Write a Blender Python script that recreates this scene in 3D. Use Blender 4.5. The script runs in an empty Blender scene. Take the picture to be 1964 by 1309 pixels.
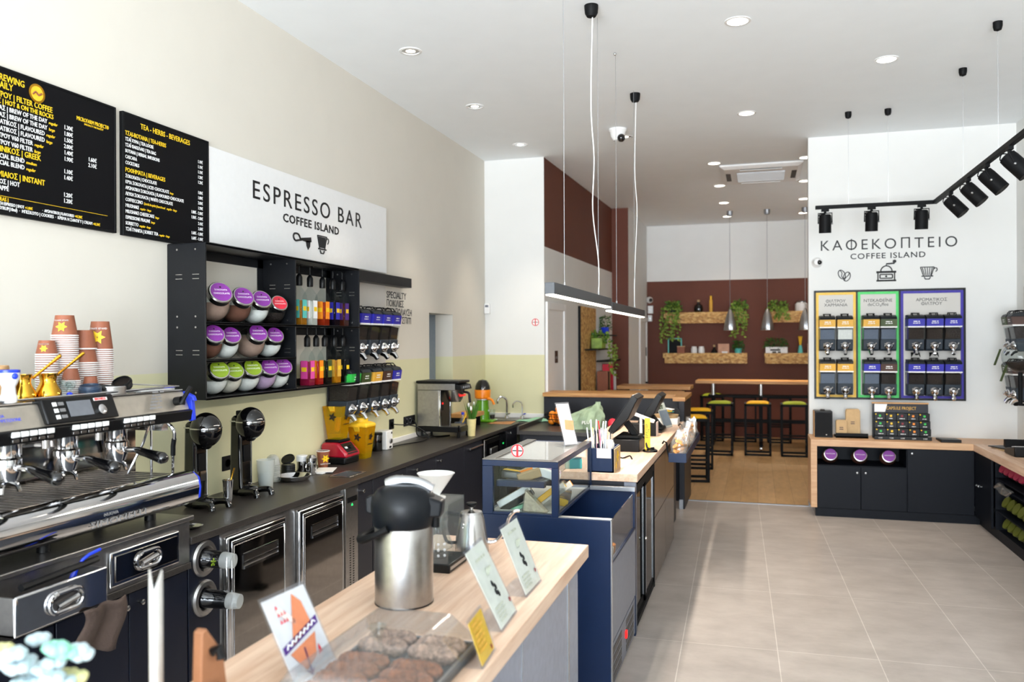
import bpy, math, random
from mathutils import Matrix, Vector, Euler
PI=math.pi; R=math.radians
SC=bpy.context.scene; COL=SC.collection
random.seed(7)
# ------------------------------------------------------------------ camera
cd=bpy.data.cameras.new('camera'); cam=bpy.data.objects.new('camera',cd); COL.objects.link(cam)
cd.sensor_width=36; cd.lens=28.604; cd.clip_start=.05; cd.clip_end=100
cam.matrix_world=Matrix(((.957387,.004061,.288781,0),(.288775,.001966,-.957395,0),(-.004456,.99999,.000709,1.8),(0,0,0,1)))
cd.dof.use_dof=True; cd.dof.focus_distance=4.7; cd.dof.aperture_fstop=2.2
SC.camera=cam
# ------------------------------------------------------------------ sky, exposure
SC.view_settings.view_transform='Standard'; SC.view_settings.look='None'; SC.view_settings.gamma=1; SC.view_settings.exposure=-.1
wd=bpy.data.worlds.new('sky'); SC.world=wd; wd.use_nodes=True
bg=wd.node_tree.nodes['Background']; bg.inputs[1].default_value=13
# overcast sky above, pavement below the horizon brightened as added up-light for the ceiling
_tc=wd.node_tree.nodes.new('ShaderNodeTexCoord'); _sp=wd.node_tree.nodes.new('ShaderNodeSeparateXYZ'); _rp=wd.node_tree.nodes.new('ShaderNodeMapRange'); _cr=wd.node_tree.nodes.new('ShaderNodeValToRGB')
wd.node_tree.links.new(_tc.outputs['Generated'],_sp.inputs[0]); wd.node_tree.links.new(_sp.outputs[2],_rp.inputs[0]); _rp.inputs[1].default_value=-.25; _rp.inputs[2].default_value=.25
_cr.color_ramp.elements[0].color=(2.7,2.85,3.0,1); _cr.color_ramp.elements[1].color=(.40,.50,.60,1); wd.node_tree.links.new(_rp.outputs[0],_cr.inputs[0]); wd.node_tree.links.new(_cr.outputs[0],bg.inputs[0])
SC.cycles.max_bounces=10; SC.cycles.diffuse_bounces=4; SC.cycles.glossy_bounces=5; SC.cycles.transmission_bounces=9; SC.cycles.transparent_max_bounces=16
SC.cycles.caustics_reflective=False; SC.cycles.caustics_refractive=False; SC.cycles.sample_clamp_indirect=4; SC.cycles.blur_glossy=1
def lamp(kind,name,loc,energy,color=(1,1,1),rot=(0,0,0),**k):
    l=bpy.data.lights.new(name,kind); l.energy=energy; l.color=color
    for a,b in k.items(): setattr(l,a,b)
    o=bpy.data.objects.new(name,l); o.location=loc; o.rotation_euler=rot; COL.objects.link(o); return o
lp=lamp('AREA','shopfront_daylight',(-.3,-4.45,1.75),1,rot=(R(90),0,0),shape='RECTANGLE',size=5.5,size_y=3.4); lp.data.cycles.is_portal=True
# ------------------------------------------------------------------ materials
def lin(h):
    h=h.lstrip('#'); c=[int(h[i:i+2],16)/255 for i in (0,2,4)]
    return tuple(x/12.92 if x<=.04045 else ((x+.055)/1.055)**2.4 for x in c)+(1,)
MATS={}
def mat(name,hexc,rough=.5,metal=0,emit=0,alpha=1,trans=0,ior=1.45,var=.06,vs=30,bump=0,bs=60,coat=0,spec=.5,ecol=None):
    if name in MATS: return MATS[name]
    m=bpy.data.materials.new(name); m.use_nodes=True; nt=m.node_tree; b=nt.nodes['Principled BSDF']; L=nt.links.new
    c=lin(hexc); b.inputs['Base Color'].default_value=c; b.inputs['Roughness'].default_value=rough; b.inputs['Metallic'].default_value=metal
    b.inputs['IOR'].default_value=ior; b.inputs['Specular IOR Level'].default_value=spec; b.inputs['Coat Weight'].default_value=coat
    if trans: b.inputs['Transmission Weight'].default_value=trans
    if alpha<1: b.inputs['Alpha'].default_value=alpha
    if emit: b.inputs['Emission Color'].default_value=lin(ecol or hexc); b.inputs['Emission Strength'].default_value=emit
    if var or bump:
        tc=nt.nodes.new('ShaderNodeTexCoord'); n=nt.nodes.new('ShaderNodeTexNoise'); n.inputs['Scale'].default_value=vs; n.inputs['Detail'].default_value=3
        L(tc.outputs['Object'],n.inputs['Vector'])
        if var:
            r=nt.nodes.new('ShaderNodeValToRGB'); e=r.color_ramp.elements
            e[0].position=.3; e[1].position=.7
            e[0].color=tuple(x*(1-var) for x in c[:3])+(1,); e[1].color=tuple(min(1,x*(1+var)) for x in c[:3])+(1,)
            L(n.outputs['Fac'],r.inputs[0]); L(r.outputs[0],b.inputs['Base Color'])
        if bump:
            n2=nt.nodes.new('ShaderNodeTexNoise'); n2.inputs['Scale'].default_value=bs; n2.inputs['Detail'].default_value=2; L(tc.outputs['Object'],n2.inputs['Vector'])
            bp=nt.nodes.new('ShaderNodeBump'); bp.inputs['Strength'].default_value=bump; bp.inputs['Distance'].default_value=.01; L(n2.outputs['Fac'],bp.inputs['Height']); L(bp.outputs[0],b.inputs['Normal'])
    MATS[name]=m; return m
def wood(name,c1,c2,axis='Y',rough=.45,scale=1,stretch=14,contrast=(.35,.65)):
    if name in MATS: return MATS[name]
    m=bpy.data.materials.new(name); m.use_nodes=True; nt=m.node_tree; b=nt.nodes['Principled BSDF']; L=nt.links.new
    tc=nt.nodes.new('ShaderNodeTexCoord'); mp=nt.nodes.new('ShaderNodeMapping'); L(tc.outputs['Object'],mp.inputs[0])
    s=[stretch*scale]*3; s['XYZ'.index(axis)]=scale; mp.inputs['Scale'].default_value=s
    n=nt.nodes.new('ShaderNodeTexNoise'); n.inputs['Scale'].default_value=2.2; n.inputs['Detail'].default_value=6; n.inputs['Roughness'].default_value=.6; n.inputs['Distortion'].default_value=.4
    L(mp.outputs[0],n.inputs['Vector'])
    r=nt.nodes.new('ShaderNodeValToRGB'); e=r.color_ramp.elements; e[0].position,e[1].position=contrast; e[0].color=lin(c1); e[1].color=lin(c2)
    L(n.outputs['Fac'],r.inputs[0]); L(r.outputs[0],b.inputs['Base Color']); b.inputs['Roughness'].default_value=rough
    MATS[name]=m; return m
def osb(name,c1,c2,c3):
    m=bpy.data.materials.new(name); m.use_nodes=True; nt=m.node_tree; b=nt.nodes['Principled BSDF']; L=nt.links.new
    tc=nt.nodes.new('ShaderNodeTexCoord'); mp=nt.nodes.new('ShaderNodeMapping'); L(tc.outputs['Object'],mp.inputs[0]); mp.inputs['Scale'].default_value=(10,10,16)
    v=nt.nodes.new('ShaderNodeTexVoronoi'); v.inputs['Scale'].default_value=2.2; L(mp.outputs[0],v.inputs['Vector'])
    n=nt.nodes.new('ShaderNodeTexNoise'); n.inputs['Scale'].default_value=3; n.inputs['Detail'].default_value=6; L(mp.outputs[0],n.inputs['Vector'])
    mx=nt.nodes.new('ShaderNodeMix'); mx.data_type='FLOAT'; mx.inputs[0].default_value=.5
    sp=nt.nodes.new('ShaderNodeSeparateColor'); L(v.outputs['Color'],sp.inputs[0]); L(sp.outputs[0],mx.inputs[2]); L(n.outputs['Fac'],mx.inputs[3])
    r=nt.nodes.new('ShaderNodeValToRGB'); e=r.color_ramp.elements; e[0].position=.25; e[1].position=.75; e[0].color=lin(c1); e[1].color=lin(c3); k=e.new(.45); k.color=lin(c2)
    L(mx.outputs[0],r.inputs[0]); L(r.outputs[0],b.inputs['Base Color']); b.inputs['Roughness'].default_value=.6
    MATS[name]=m; return m
def tiles(name,rot,off,w,h,c1,c2,grout,rough,mortar=.004,offset=0.,noise=(3,9,1)):
    m=bpy.data.materials.new(name); m.use_nodes=True; nt=m.node_tree; b=nt.nodes['Principled BSDF']; L=nt.links.new
    tc=nt.nodes.new('ShaderNodeTexCoord'); mp=nt.nodes.new('ShaderNodeMapping'); L(tc.outputs['Object'],mp.inputs[0])
    mp.inputs['Rotation'].default_value=(0,0,rot); mp.inputs['Location'].default_value=off
    t=nt.nodes.new('ShaderNodeTexBrick'); t.offset=offset; t.squash=1; L(mp.outputs[0],t.inputs['Vector'])
    t.inputs['Scale'].default_value=1; t.inputs['Brick Width'].default_value=w; t.inputs['Row Height'].default_value=h; t.inputs['Mortar Size'].default_value=mortar; t.inputs['Mortar Smooth'].default_value=.1; t.inputs['Bias'].default_value=0
    t.inputs['Color1'].default_value=lin(c1); t.inputs['Color2'].default_value=lin(c2); t.inputs['Mortar'].default_value=lin(grout)
    n=nt.nodes.new('ShaderNodeTexNoise'); m2=nt.nodes.new('ShaderNodeMapping'); L(tc.outputs['Object'],m2.inputs[0]); m2.inputs['Scale'].default_value=noise; L(m2.outputs[0],n.inputs['Vector']); n.inputs['Scale'].default_value=1.6; n.inputs['Detail'].default_value=8; n.inputs['Roughness'].default_value=.62
    r=nt.nodes.new('ShaderNodeValToRGB'); e=r.color_ramp.elements; e[0].position=.3; e[1].position=.72; e[0].color=(.78,.76,.74,1); e[1].color=(1.08,1.07,1.06,1)
    L(n.outputs['Fac'],r.inputs[0]); mx=nt.nodes.new('ShaderNodeMix'); mx.data_type='RGBA'; mx.blend_type='MULTIPLY'; mx.inputs[0].default_value=1
    L(t.outputs['Color'],mx.inputs[6]); L(r.outputs[0],mx.inputs[7]); L(mx.outputs[2],b.inputs['Base Color']); b.inputs['Roughness'].default_value=rough
    MATS[name]=m; return m
def clearmat(name,hexc,refl=.12,rough=.02,thick=0.,gz=.8):
    # clear sheet or thin-walled vessel: fresnel mix of transparent and glossy
    m=bpy.data.materials.new(name); m.use_nodes=True; nt=m.node_tree; nt.nodes.clear(); L=nt.links.new
    o=nt.nodes.new('ShaderNodeOutputMaterial'); t=nt.nodes.new('ShaderNodeBsdfTransparent'); t.inputs[0].default_value=lin(hexc)
    g=nt.nodes.new('ShaderNodeBsdfGlossy'); g.inputs['Roughness'].default_value=rough
    f=nt.nodes.new('ShaderNodeLayerWeight'); f.inputs[0].default_value=.5; mx=nt.nodes.new('ShaderNodeMixShader')
    p=nt.nodes.new('ShaderNodeMath'); p.operation='POWER'; p.inputs[1].default_value=5; L(f.outputs['Facing'],p.inputs[0])
    q=nt.nodes.new('ShaderNodeMath'); q.operation='MULTIPLY_ADD'; q.inputs[1].default_value=gz; q.inputs[2].default_value=refl*.22; L(p.outputs[0],q.inputs[0])
    L(q.outputs[0],mx.inputs[0]); L(t.outputs[0],mx.inputs[1]); L(g.outputs[0],mx.inputs[2])
    if thick:
        d=nt.nodes.new('ShaderNodeBsdfDiffuse'); d.inputs[0].default_value=lin(hexc); m3=nt.nodes.new('ShaderNodeMixShader'); m3.inputs[0].default_value=thick
        L(mx.outputs[0],m3.inputs[1]); L(d.outputs[0],m3.inputs[2]); L(m3.outputs[0],o.inputs[0])
    else: L(mx.outputs[0],o.inputs[0])
    MATS[name]=m; return m
mat('white_paint','e4e4e1',.7,vs=4,var=.012); mat('cream_paint','d9d4c9',.7,vs=4,var=.012); mat('green_paint','d9d6b0',.7,vs=4,var=.015); mat('brown_paint','5c2b18',.65,vs=4,var=.04)
mat('ceiling_paint','f3f7f9',.8,vs=4,var=.01); mat('grey_blue','7d8a96',.55); mat('white','efefee',.4,var=.012); mat('white_gloss','f2f2f0',.15,var=.01); mat('black','07080a',.38,spec=.3); mat('black_gloss','08080a',.06,coat=.5); mat('matte_black','08090b',.6,spec=.2)
mat('navy','0d1220',.4,var=.05,spec=.35); mat('charcoal','1f2027',.42,var=.05,spec=.35); mat('display_blue','0f2140',.36,var=.03,spec=.35); mat('grey_laminate','70747f',.4); mat('black_steel','0c0e12',.42,spec=.35,vs=8,var=.15)
mat('stone','322e2b',.34,vs=160,var=.35,bump=.15,bs=200); mat('chrome','d8d8da',.07,1,var=.02); mat('steel','b4b2b0',.26,1,var=.05,vs=12); mat('brushed','a8a6a4',.33,1,var=.08,vs=40); mat('dark_steel','6f6c6a',.3,1)
mat('mirror_steel','8f8a86',.06,1,var=.04); mat('gold','c9932e',.18,1); mat('brass','d8a63c',.12,1); mat('brown_card','8a5038',.6); mat('kraft','b79a72',.8); mat('yellow','efc02a',.5); mat('yellow_ink','f2c81e',.5); mat('white_ink','f4f4f2',.5); mat('black_ink','101012',.5)
mat('purple','7d2f8f',.4); mat('deep_purple','4b2a78',.4); mat('green_label','7f9a1f',.4); mat('crimson','d0283c',.4); mat('blue_label','2b2aa0',.4); mat('ochre','d9a63e',.45); mat('leaf_green_label','2fb84a',.45); mat('olive_label','3c4a22',.45); mat('brown_label','43291f',.45)
mat('coffee','1e110b',.6,vs=220,var=.5,bump=.8,bs=150); mat('blue_plastic','1d39c8',.3); mat('red_paint','a3122a',.25,coat=.4); mat('orange','f08a1c',.5,vs=80); mat('bright_orange','f58a12',.3); mat('green_body','5b9a1c',.22,coat=.4); mat('teal','5cc0b8',.45)
mat('cocoa','6b4334',.9,vs=60); mat('cream_powder','d8cfc0',.9,vs=60); mat('white_powder','e8e6e2',.9,vs=60); mat('lilac_powder','bb9dbd',.9,vs=60); mat('tan_powder','9d8072',.9,vs=60)
mat('leaf','3f6b22',.5,vs=12,var=.35); mat('leaf_dark','244b1d',.5,vs=12,var=.35); mat('leaf_pale','7f9a3a',.5,vs=12,var=.3); mat('soil','2a1c14',.9)
mat('dark_screen','1b2029',.12); mat('cushion_yellow','f0b412',.8); mat('cushion_green','a3ad22',.8); mat('silver','b9bbbe',.3,1); mat('dull_silver','9a9ca0',.42,.8)
mat('lamp_glow','fff4e0',.5,emit=9,var=0); mat('warm_glow','ffe6c4',.5,emit=7,var=0); mat('led_green','20d060',.4,emit=2,var=0); mat('hot_red','ff2020',.3,emit=.8,var=0)
clearmat('glass','f4f8f8',.1); clearmat('acrylic','fafbfd',.16,.05,.02,.3); clearmat('acrylic_cover','f4f6f8',.6,.06,.05,.8); clearmat('amber_clear','f0cc18',.15,.04,.22); clearmat('green_glass','bfe6d2',.2); clearmat('frosted','f0f2f0',.2,.15,.28); clearmat('dark_glass','1a1a1e',.3,.03); clearmat('plastic_wrap','f6f4f0',.5,.12,.07); clearmat('grey_glass','e6eaea',.9,.03,.12)
wood('oak_top','c6a287','dec2aa','Y'); wood('oak_top_x','b98d66','d3ab84','X'); wood('oak_edge','c9b09c','ddc8b6','Y',stretch=30); wood('oak_edge_x','c2a28a','d6bba5','X',stretch=30); wood('oak_warm','a8703a','cc9a5c','X',stretch=18); wood('walnut_board','7c5433','a5794f','Y')
osb('osb','9a6c38','c2924f','dcb878')
tiles('floor_tiles',R(-1.32),(.322,.718,0),.54,1.131,'b4aca6','aea6a0','d2ccc6',.33,.003,noise=(2.2,3.2,1))
tiles('floor_planks',R(90),(0,0,0),1.3,.19,'c4a072','b48f5f','8b6a44',.42,.0018,.5,(9,2,1))
# ------------------------------------------------------------------ mesh helpers
class MB:
    def __init__(s,m=None): s.v=[];s.f=[];s.mi=[];s.mats=[];s.M=Matrix(); s.k=0; s.fl=[]; s.flat=False
    def use(s,m):
        m=MATS[m]
        if m not in s.mats: s.mats.append(m)
        s.k=s.mats.index(m); return s
    def add(s,vs,fs):
        n=len(s.v); M=s.M; s.v+=[tuple(M@Vector(p)) for p in vs]
        for f in fs: s.f.append(tuple(i+n for i in f)); s.mi.append(s.k); s.fl.append(s.flat)
        return s
    def box(s,a,b):
        (x0,x1),(y0,y1),(z0,z1)=[sorted(t) for t in zip(a,b)]
        return s.add([(x0,y0,z0),(x1,y0,z0),(x1,y1,z0),(x0,y1,z0),(x0,y0,z1),(x1,y0,z1),(x1,y1,z1),(x0,y1,z1)],[(0,3,2,1),(4,5,6,7),(0,1,5,4),(1,2,6,5),(2,3,7,6),(3,0,4,7)])
    def cbox(s,c,d): return s.box([c[i]-d[i]/2 for i in range(3)],[c[i]+d[i]/2 for i in range(3)])
    def prism(s,pts,axis,a,b):
        # 2-D outline swept along an axis: 'x' takes (y,z), 'y' takes (x,z), 'z' takes (x,y)
        def P(u,v,w): return {'x':(w,u,v),'y':(u,w,v),'z':(u,v,w)}[axis]
        n=len(pts); vs=[P(u,v,a) for u,v in pts]+[P(u,v,b) for u,v in pts]
        return s.add(vs,[tuple(range(n-1,-1,-1)),tuple(range(n,2*n))]+[(i,(i+1)%n,n+(i+1)%n,n+i) for i in range(n)])
    def lathe(s,prof,c=(0,0,0),ax=(0,0,1),n=20,cap=True):
        q=Vector((0,0,1)).rotation_difference(Vector(ax).normalized()); c=Vector(c); vs=[];fs=[]
        for r,z in prof:
            for i in range(n): vs.append(tuple(c+q@Vector((r*math.cos(2*PI*i/n),r*math.sin(2*PI*i/n),z))))
        for j in range(len(prof)-1):
            for i in range(n): fs.append((j*n+i,j*n+(i+1)%n,(j+1)*n+(i+1)%n,(j+1)*n+i))
        if cap:
            if prof[0][0]>1e-5: fs.append(tuple(range(n-1,-1,-1)))
            if prof[-1][0]>1e-5: fs.append(tuple((len(prof)-1)*n+i for i in range(n)))
        return s.add(vs,fs)
    def cyl(s,p,q,r,r2=None,n=16):
        p=Vector(p);q=Vector(q); return s.lathe([(r,0),(r if r2 is None else r2,(q-p).length)],p,q-p,n)
    def sph(s,c,r,n=14,nv=8,z0=-1,z1=1):
        r=(r,r,r) if not isinstance(r,(tuple,list)) else r; vs=[];fs=[]
        a0,a1=math.asin(z0),math.asin(z1)
        for j in range(nv+1):
            a=a0+(a1-a0)*j/nv
            for i in range(n): vs.append((c[0]+r[0]*math.cos(a)*math.cos(2*PI*i/n),c[1]+r[1]*math.cos(a)*math.sin(2*PI*i/n),c[2]+r[2]*math.sin(a)))
        for j in range(nv):
            for i in range(n): fs.append((j*n+i,j*n+(i+1)%n,(j+1)*n+(i+1)%n,(j+1)*n+i))
        if z0>-1: fs.append(tuple(range(n-1,-1,-1)))
        if z1<1: fs.append(tuple(nv*n+i for i in range(n)))
        return s.add(vs,fs)
    def tube(s,pts,r,n=8,sm=0):
        pts=[Vector(p) for p in pts]
        if sm:
            o=[]
            for i in range(len(pts)-1):
                p0,p1,p2,p3=pts[max(i-1,0)],pts[i],pts[i+1],pts[min(i+2,len(pts)-1)]
                for k in range(sm):
                    t=k/sm; o.append(.5*((2*p1)+(p2-p0)*t+(2*p0-5*p1+4*p2-p3)*t*t+(3*p1-p0-3*p2+p3)*t**3))
            pts=o+[pts[-1]]
        vs=[];fs=[]; m=len(pts); up=None
        for i,p in enumerate(pts):
            d=(pts[min(i+1,m-1)]-pts[max(i-1,0)]).normalized()
            if up is None: up=d.orthogonal().normalized()
            else: up=(up-d*up.dot(d)); up=up.normalized() if up.length>1e-6 else d.orthogonal().normalized()
            w=d.cross(up); rr=r[min(i,len(r)-1)] if isinstance(r,(list,tuple)) else r
            for k in range(n): vs.append(tuple(p+(up*math.cos(2*PI*k/n)+w*math.sin(2*PI*k/n))*rr))
        for i in range(m-1):
            for k in range(n): fs.append((i*n+k,i*n+(k+1)%n,(i+1)*n+(k+1)%n,(i+1)*n+k))
        fs+= [tuple(range(n-1,-1,-1)),tuple((m-1)*n+k for k in range(n))]
        return s.add(vs,fs)
    def grid(s,fn,nu,nv):
        vs=[fn(i/nu,j/nv) for j in range(nv+1) for i in range(nu+1)]; w=nu+1
        return s.add(vs,[(j*w+i,j*w+i+1,(j+1)*w+i+1,(j+1)*w+i) for j in range(nv) for i in range(nu)])
    def text(s,t,size,org,ux,uy,al='LEFT',bold=0,sx=1,shear=0,depth=.0006,res=2,sp=1):
        vs,fs=glyphs(t,size,al,bold,shear,depth,res,sp); ux=Vector(ux).normalized(); uy=Vector(uy).normalized(); uz=ux.cross(uy); o=Vector(org)
        fl=s.flat; s.flat=True; s.add([tuple(o+ux*(x*sx)+uy*y+uz*z) for x,y,z in vs],fs); s.flat=fl; return s
    def build(s,name,parent=None,bev=0,seg=2,angle=35,world=True,smooth=True,**pr):
        me=bpy.data.meshes.new(name); vs=s.v
        if parent is not None and world:
            Mi=wm(parent).inverted(); vs=[tuple(Mi@Vector(p)) for p in vs]
        o=bpy.data.objects.new(name,me)
        if parent is None and world:
            xs=[p[0] for p in vs];ys=[p[1] for p in vs];zs=[p[2] for p in vs]; c=((min(xs)+max(xs))/2,(min(ys)+max(ys))/2,min(zs))
            vs=[(p[0]-c[0],p[1]-c[1],p[2]-c[2]) for p in vs]; o.location=c
        me.from_pydata(vs,[],s.f)
        for m in s.mats: me.materials.append(m)
        me.polygons.foreach_set('material_index',s.mi)
        if smooth:
            me.polygons.foreach_set('use_smooth',[not x for x in s.fl]); me.set_sharp_from_angle(angle=R(angle))
        me.update(); COL.objects.link(o)
        if parent is not None: o.parent=parent
        if bev:
            b=o.modifiers.new('bevel','BEVEL'); b.width=bev; b.segments=seg; b.limit_method='ANGLE'; b.angle_limit=R(40); b.harden_normals=False
        for a,b in pr.items(): o[a]=b
        return o
def wm(o):
    M=o.matrix_basis.copy()
    while o.parent: o=o.parent; M=o.matrix_basis@M
    return M
_g={}
_GR=str.maketrans('ΑΒΕΖΗΙΚΜΝΟΡΤΥΧΆΉΏ','ABEZHIKMNOPTYXAHΩ')
def glyphs(t,size,al,bold,shear,depth,res,sp):
    # capital phi is drawn as an O with an upright bar through it
    t=t.translate(_GR); k=(t,size,al,bold,shear,depth,res,sp,1)
    if 'Φ' not in t: return glyphs0(t,size,al,bold,shear,depth,res,sp)
    if k not in _g:
        b=t.replace('Φ','O'); X=lambda q:[v[0] for v in glyphs0(q,size,'LEFT',bold,shear,depth,res,sp)[0]]
        vs,fs=glyphs0(b,size,'LEFT',bold,shear,depth,res,sp); vs=list(vs); fs=list(fs); o=X('O'); w=max(o)-min(o); h=size*(.035+bold)
        for i,ch in enumerate(t):
            if ch=='Φ':
                c=max(X(b[:i+1]))-w/2; n=len(vs); vs+=[(c-h,-.03*size,depth),(c+h,-.03*size,depth),(c+h,.74*size,depth),(c-h,.74*size,depth)]; fs.append((n,n+1,n+2,n+3))
        if al!='LEFT':
            a=[v[0] for v in vs]; d=-max(a) if al=='RIGHT' else -(max(a)+min(a))/2; vs=[(x+d,y,z) for x,y,z in vs]
        _g[k]=(vs,fs)
    return _g[k]
def glyphs0(t,size,al,bold,shear,depth,res,sp):
    k=(t,size,al,bold,shear,depth,res,sp)
    if k not in _g:
        c=bpy.data.curves.new('f','FONT'); c.body=t; c.size=size; c.align_x=al; c.offset=bold*size; c.shear=shear; c.extrude=depth; c.resolution_u=res; c.space_character=sp; c.fill_mode='FRONT'
        o=bpy.data.objects.new('f',c); COL.objects.link(o); dg=bpy.context.evaluated_depsgraph_get(); me=bpy.data.meshes.new_from_object(o.evaluated_get(dg))
        _g[k]=([tuple(v.co) for v in me.vertices],[tuple(p.vertices) for p in me.polygons])
        bpy.data.objects.remove(o); bpy.data.curves.remove(c); bpy.data.meshes.remove(me)
    return _g[k]
def tag(o,label,cat,group=None,kind=None):
    o['label']=label; o['category']=cat
    if group: o['group']=group
    if kind: o['kind']=kind
    return o
def T(name,label,cat,loc=(0,0,0),rz=0,group=None):
    o=bpy.data.objects.new(name,None); COL.objects.link(o); o.location=loc; o.rotation_euler=(0,0,rz); o.empty_display_size=.05
    return tag(o,label,cat,group)
def S(o): o['kind']='structure'; return o
def dup(root,loc=None,rz=None,label=None,group=None,rot=None):
    def cp(o,p):
        c=o.copy(); COL.objects.link(c)
        if p is not None: c.parent=p
        for ch in list(o.children): cp(ch,c)
        return c
    r=cp(root,None)
    if loc is not None: r.location=loc
    if rz is not None: r.rotation_euler=(0,0,rz)
    if rot is not None: r.rotation_euler=rot
    if label: r['label']=label
    if group: r['group']=group
    return r
def B(m,*boxes):
    b=MB().use(m)
    for a,c in boxes: b.box(a,c)
    return b
def scale_obj(o,s): o.scale=(s,s,s) if not isinstance(s,tuple) else s

def bars(mb,ax,d0,d1,u0,u1,z0,z1,w):
    # four bars of a rectangular frame that meet without overlapping; ax is the axis the frame faces
    for a,b,c,d in ((u0,u0+w,z0,z1),(u1-w,u1,z0,z1),(u0+w,u1-w,z0,z0+w),(u0+w,u1-w,z1-w,z1)):
        mb.box((d0,a,c),(d1,b,d)) if ax=='x' else mb.box((a,d0,c),(b,d1,d))
    return mb
def dash(mb,o,ux,uy,w,h,rows=1,pitch=0,seed=1,al=0):
    # unreadably small print: word-long flat strokes, one row under the other
    o=Vector(o); ux=Vector(ux).normalized(); uy=Vector(uy).normalized(); nz=ux.cross(uy); rg=random.Random(seed)
    for r in range(rows):
        rw=w*rg.uniform(.65,1); x=(w-rw)/2 if al else 0; e=x+rw
        while x<e-h:
            l=min(h*rg.uniform(2,6),e-x); p=o+ux*x-uy*(pitch*r); mb.add([tuple(p+nz*.0004),tuple(p+ux*l+nz*.0004),tuple(p+ux*l+uy*h+nz*.0004),tuple(p+uy*h+nz*.0004)],[(0,1,2,3)]); x+=l+h*.8
    return mb
# ------------------------------------------------------------------ the room
CZ=3.965; LX=-3.143; WY=9.3; RX=2.5; BY=15.65
fl=MB().use('floor_tiles').box((-3.4,-4.7,-.1),(2.7,WY,0)).build('floor',smooth=False); S(fl)
fl.data.transform(Matrix.Translation(fl.location)); fl.location=(0,0,0)
f2=MB().use('floor_planks').box((-2.45,WY,-.1),(3.2,BY+.1,0)).build('floor_rear',smooth=False); S(f2); f2.data.transform(Matrix.Translation(f2.location)); f2.location=(0,0,0)
S(B('dull_silver',((-2.4,WY-.02,0),(.53,WY+.02,.006))).build('trim_1'))
S(B('ceiling_paint',((-3.4,-4.7,CZ),(3.3,BY+.2,CZ+.1))).build('ceiling',smooth=False))
GB=1.628
b=MB()
def wallx(b,x0,x1,y0,y1,z0=0,z1=CZ,lo='green_paint',hi='cream_paint',sp=GB):
    if z0<sp: b.use(lo).box((x0,y0,z0),(x1,y1,min(sp,z1)))
    if z1>sp: b.use(hi).box((x0,y0,max(sp,z0)),(x1,y1,z1))
N0,N1,NZ=7.553,8.207,2.081
wallx(b,LX-.2,LX,-4.7,N0); wallx(b,LX-.2,LX,N1,WY+.2); wallx(b,LX-.2,LX,N0,N1,NZ,CZ); wallx(b,LX-.2,LX,N0,N1,0,.9)
S(b.build('wall_left',smooth=False))
d=MB().use('grey_blue').box((LX-.26,N0-.1,.9),(LX-.2,N1+.1,NZ+.1)); S(d.build('door_1',smooth=False))
b=MB(); wallx(b,LX,-2.405,WY,WY+.2,hi='white_paint'); S(b.build('wall_rear_left',smooth=False))
SXa,SXb=-2.405,-2.29
b=MB()
for zz,m in (((0,2.91),'white_paint'),((2.91,CZ),'brown_paint')):
    b.use(m); z0,z1=zz; b.prism([(SXa-.15,WY+.01),(SXa,WY+.01),(SXb,13.3),(SXb-.15,13.3)],'z',z0,z1)
S(b.build('wall_side',smooth=False))
b=MB().use('brown_paint').box((-2.5,13.3,0),(-2.02,13.32,CZ)); b.use('white_paint').box((-2.4,13.32,0),(-2.02,BY,CZ)); S(b.build('wall_rear_side',smooth=False))
b=MB().use('brown_paint').box((-2.4,BY,0),(3.2,BY+.15,2.91)); b.use('white_paint').box((-2.4,BY,2.91),(3.2,BY+.15,CZ)); S(b.build('wall_rear',smooth=False))
S(B('white_paint',((3.1,WY,0),(3.2,BY,CZ))).build('wall_rear_right',smooth=False))
S(B('white_paint',((.53,WY,0),(2.7,WY+.16,CZ))).build('wall_right_rear',smooth=False))
S(B('white_paint',((RX,-4.7,0),(RX+.2,WY,CZ))).build('wall_right',smooth=False))
# shopfront behind the camera: piers, header and glazing bars
b=MB().use('white_paint').box((-3.4,-4.65,3.45),(2.7,-4.5,CZ)).box((-3.4,-4.65,0),(-3.05,-4.5,3.45)).box((2.45,-4.65,0),(2.7,-4.5,3.45)); S(b.build('wall_front',smooth=False))
b=MB().use('matte_black')
for x in (-3.05,-1.2,.65,2.4): b.box((x,-4.62,0),(x+.06,-4.54,3.45))
b.box((-3.05,-4.62,2.5),(2.45,-4.54,2.55)).box((-3.05,-4.62,0),(2.45,-4.54,.08)).box((-3.05,-4.62,3.4),(2.45,-4.54,3.45)); S(b.build('window_1'))
# splash strip and cable trunking along the worktop
S(B('white_gloss',((LX,WY-.02,.88),(-2.412,WY,.935)),((LX,6.5,.88),(LX+.02,7.56,.925))).build('trim_2',bev=.004))
S(MB().use('dull_silver').box((.525,WY-.006,0),(.6,WY,.16)).box((.522,WY-.006,0),(.53,WY+.1,.16)).build('trim_3'))
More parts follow.
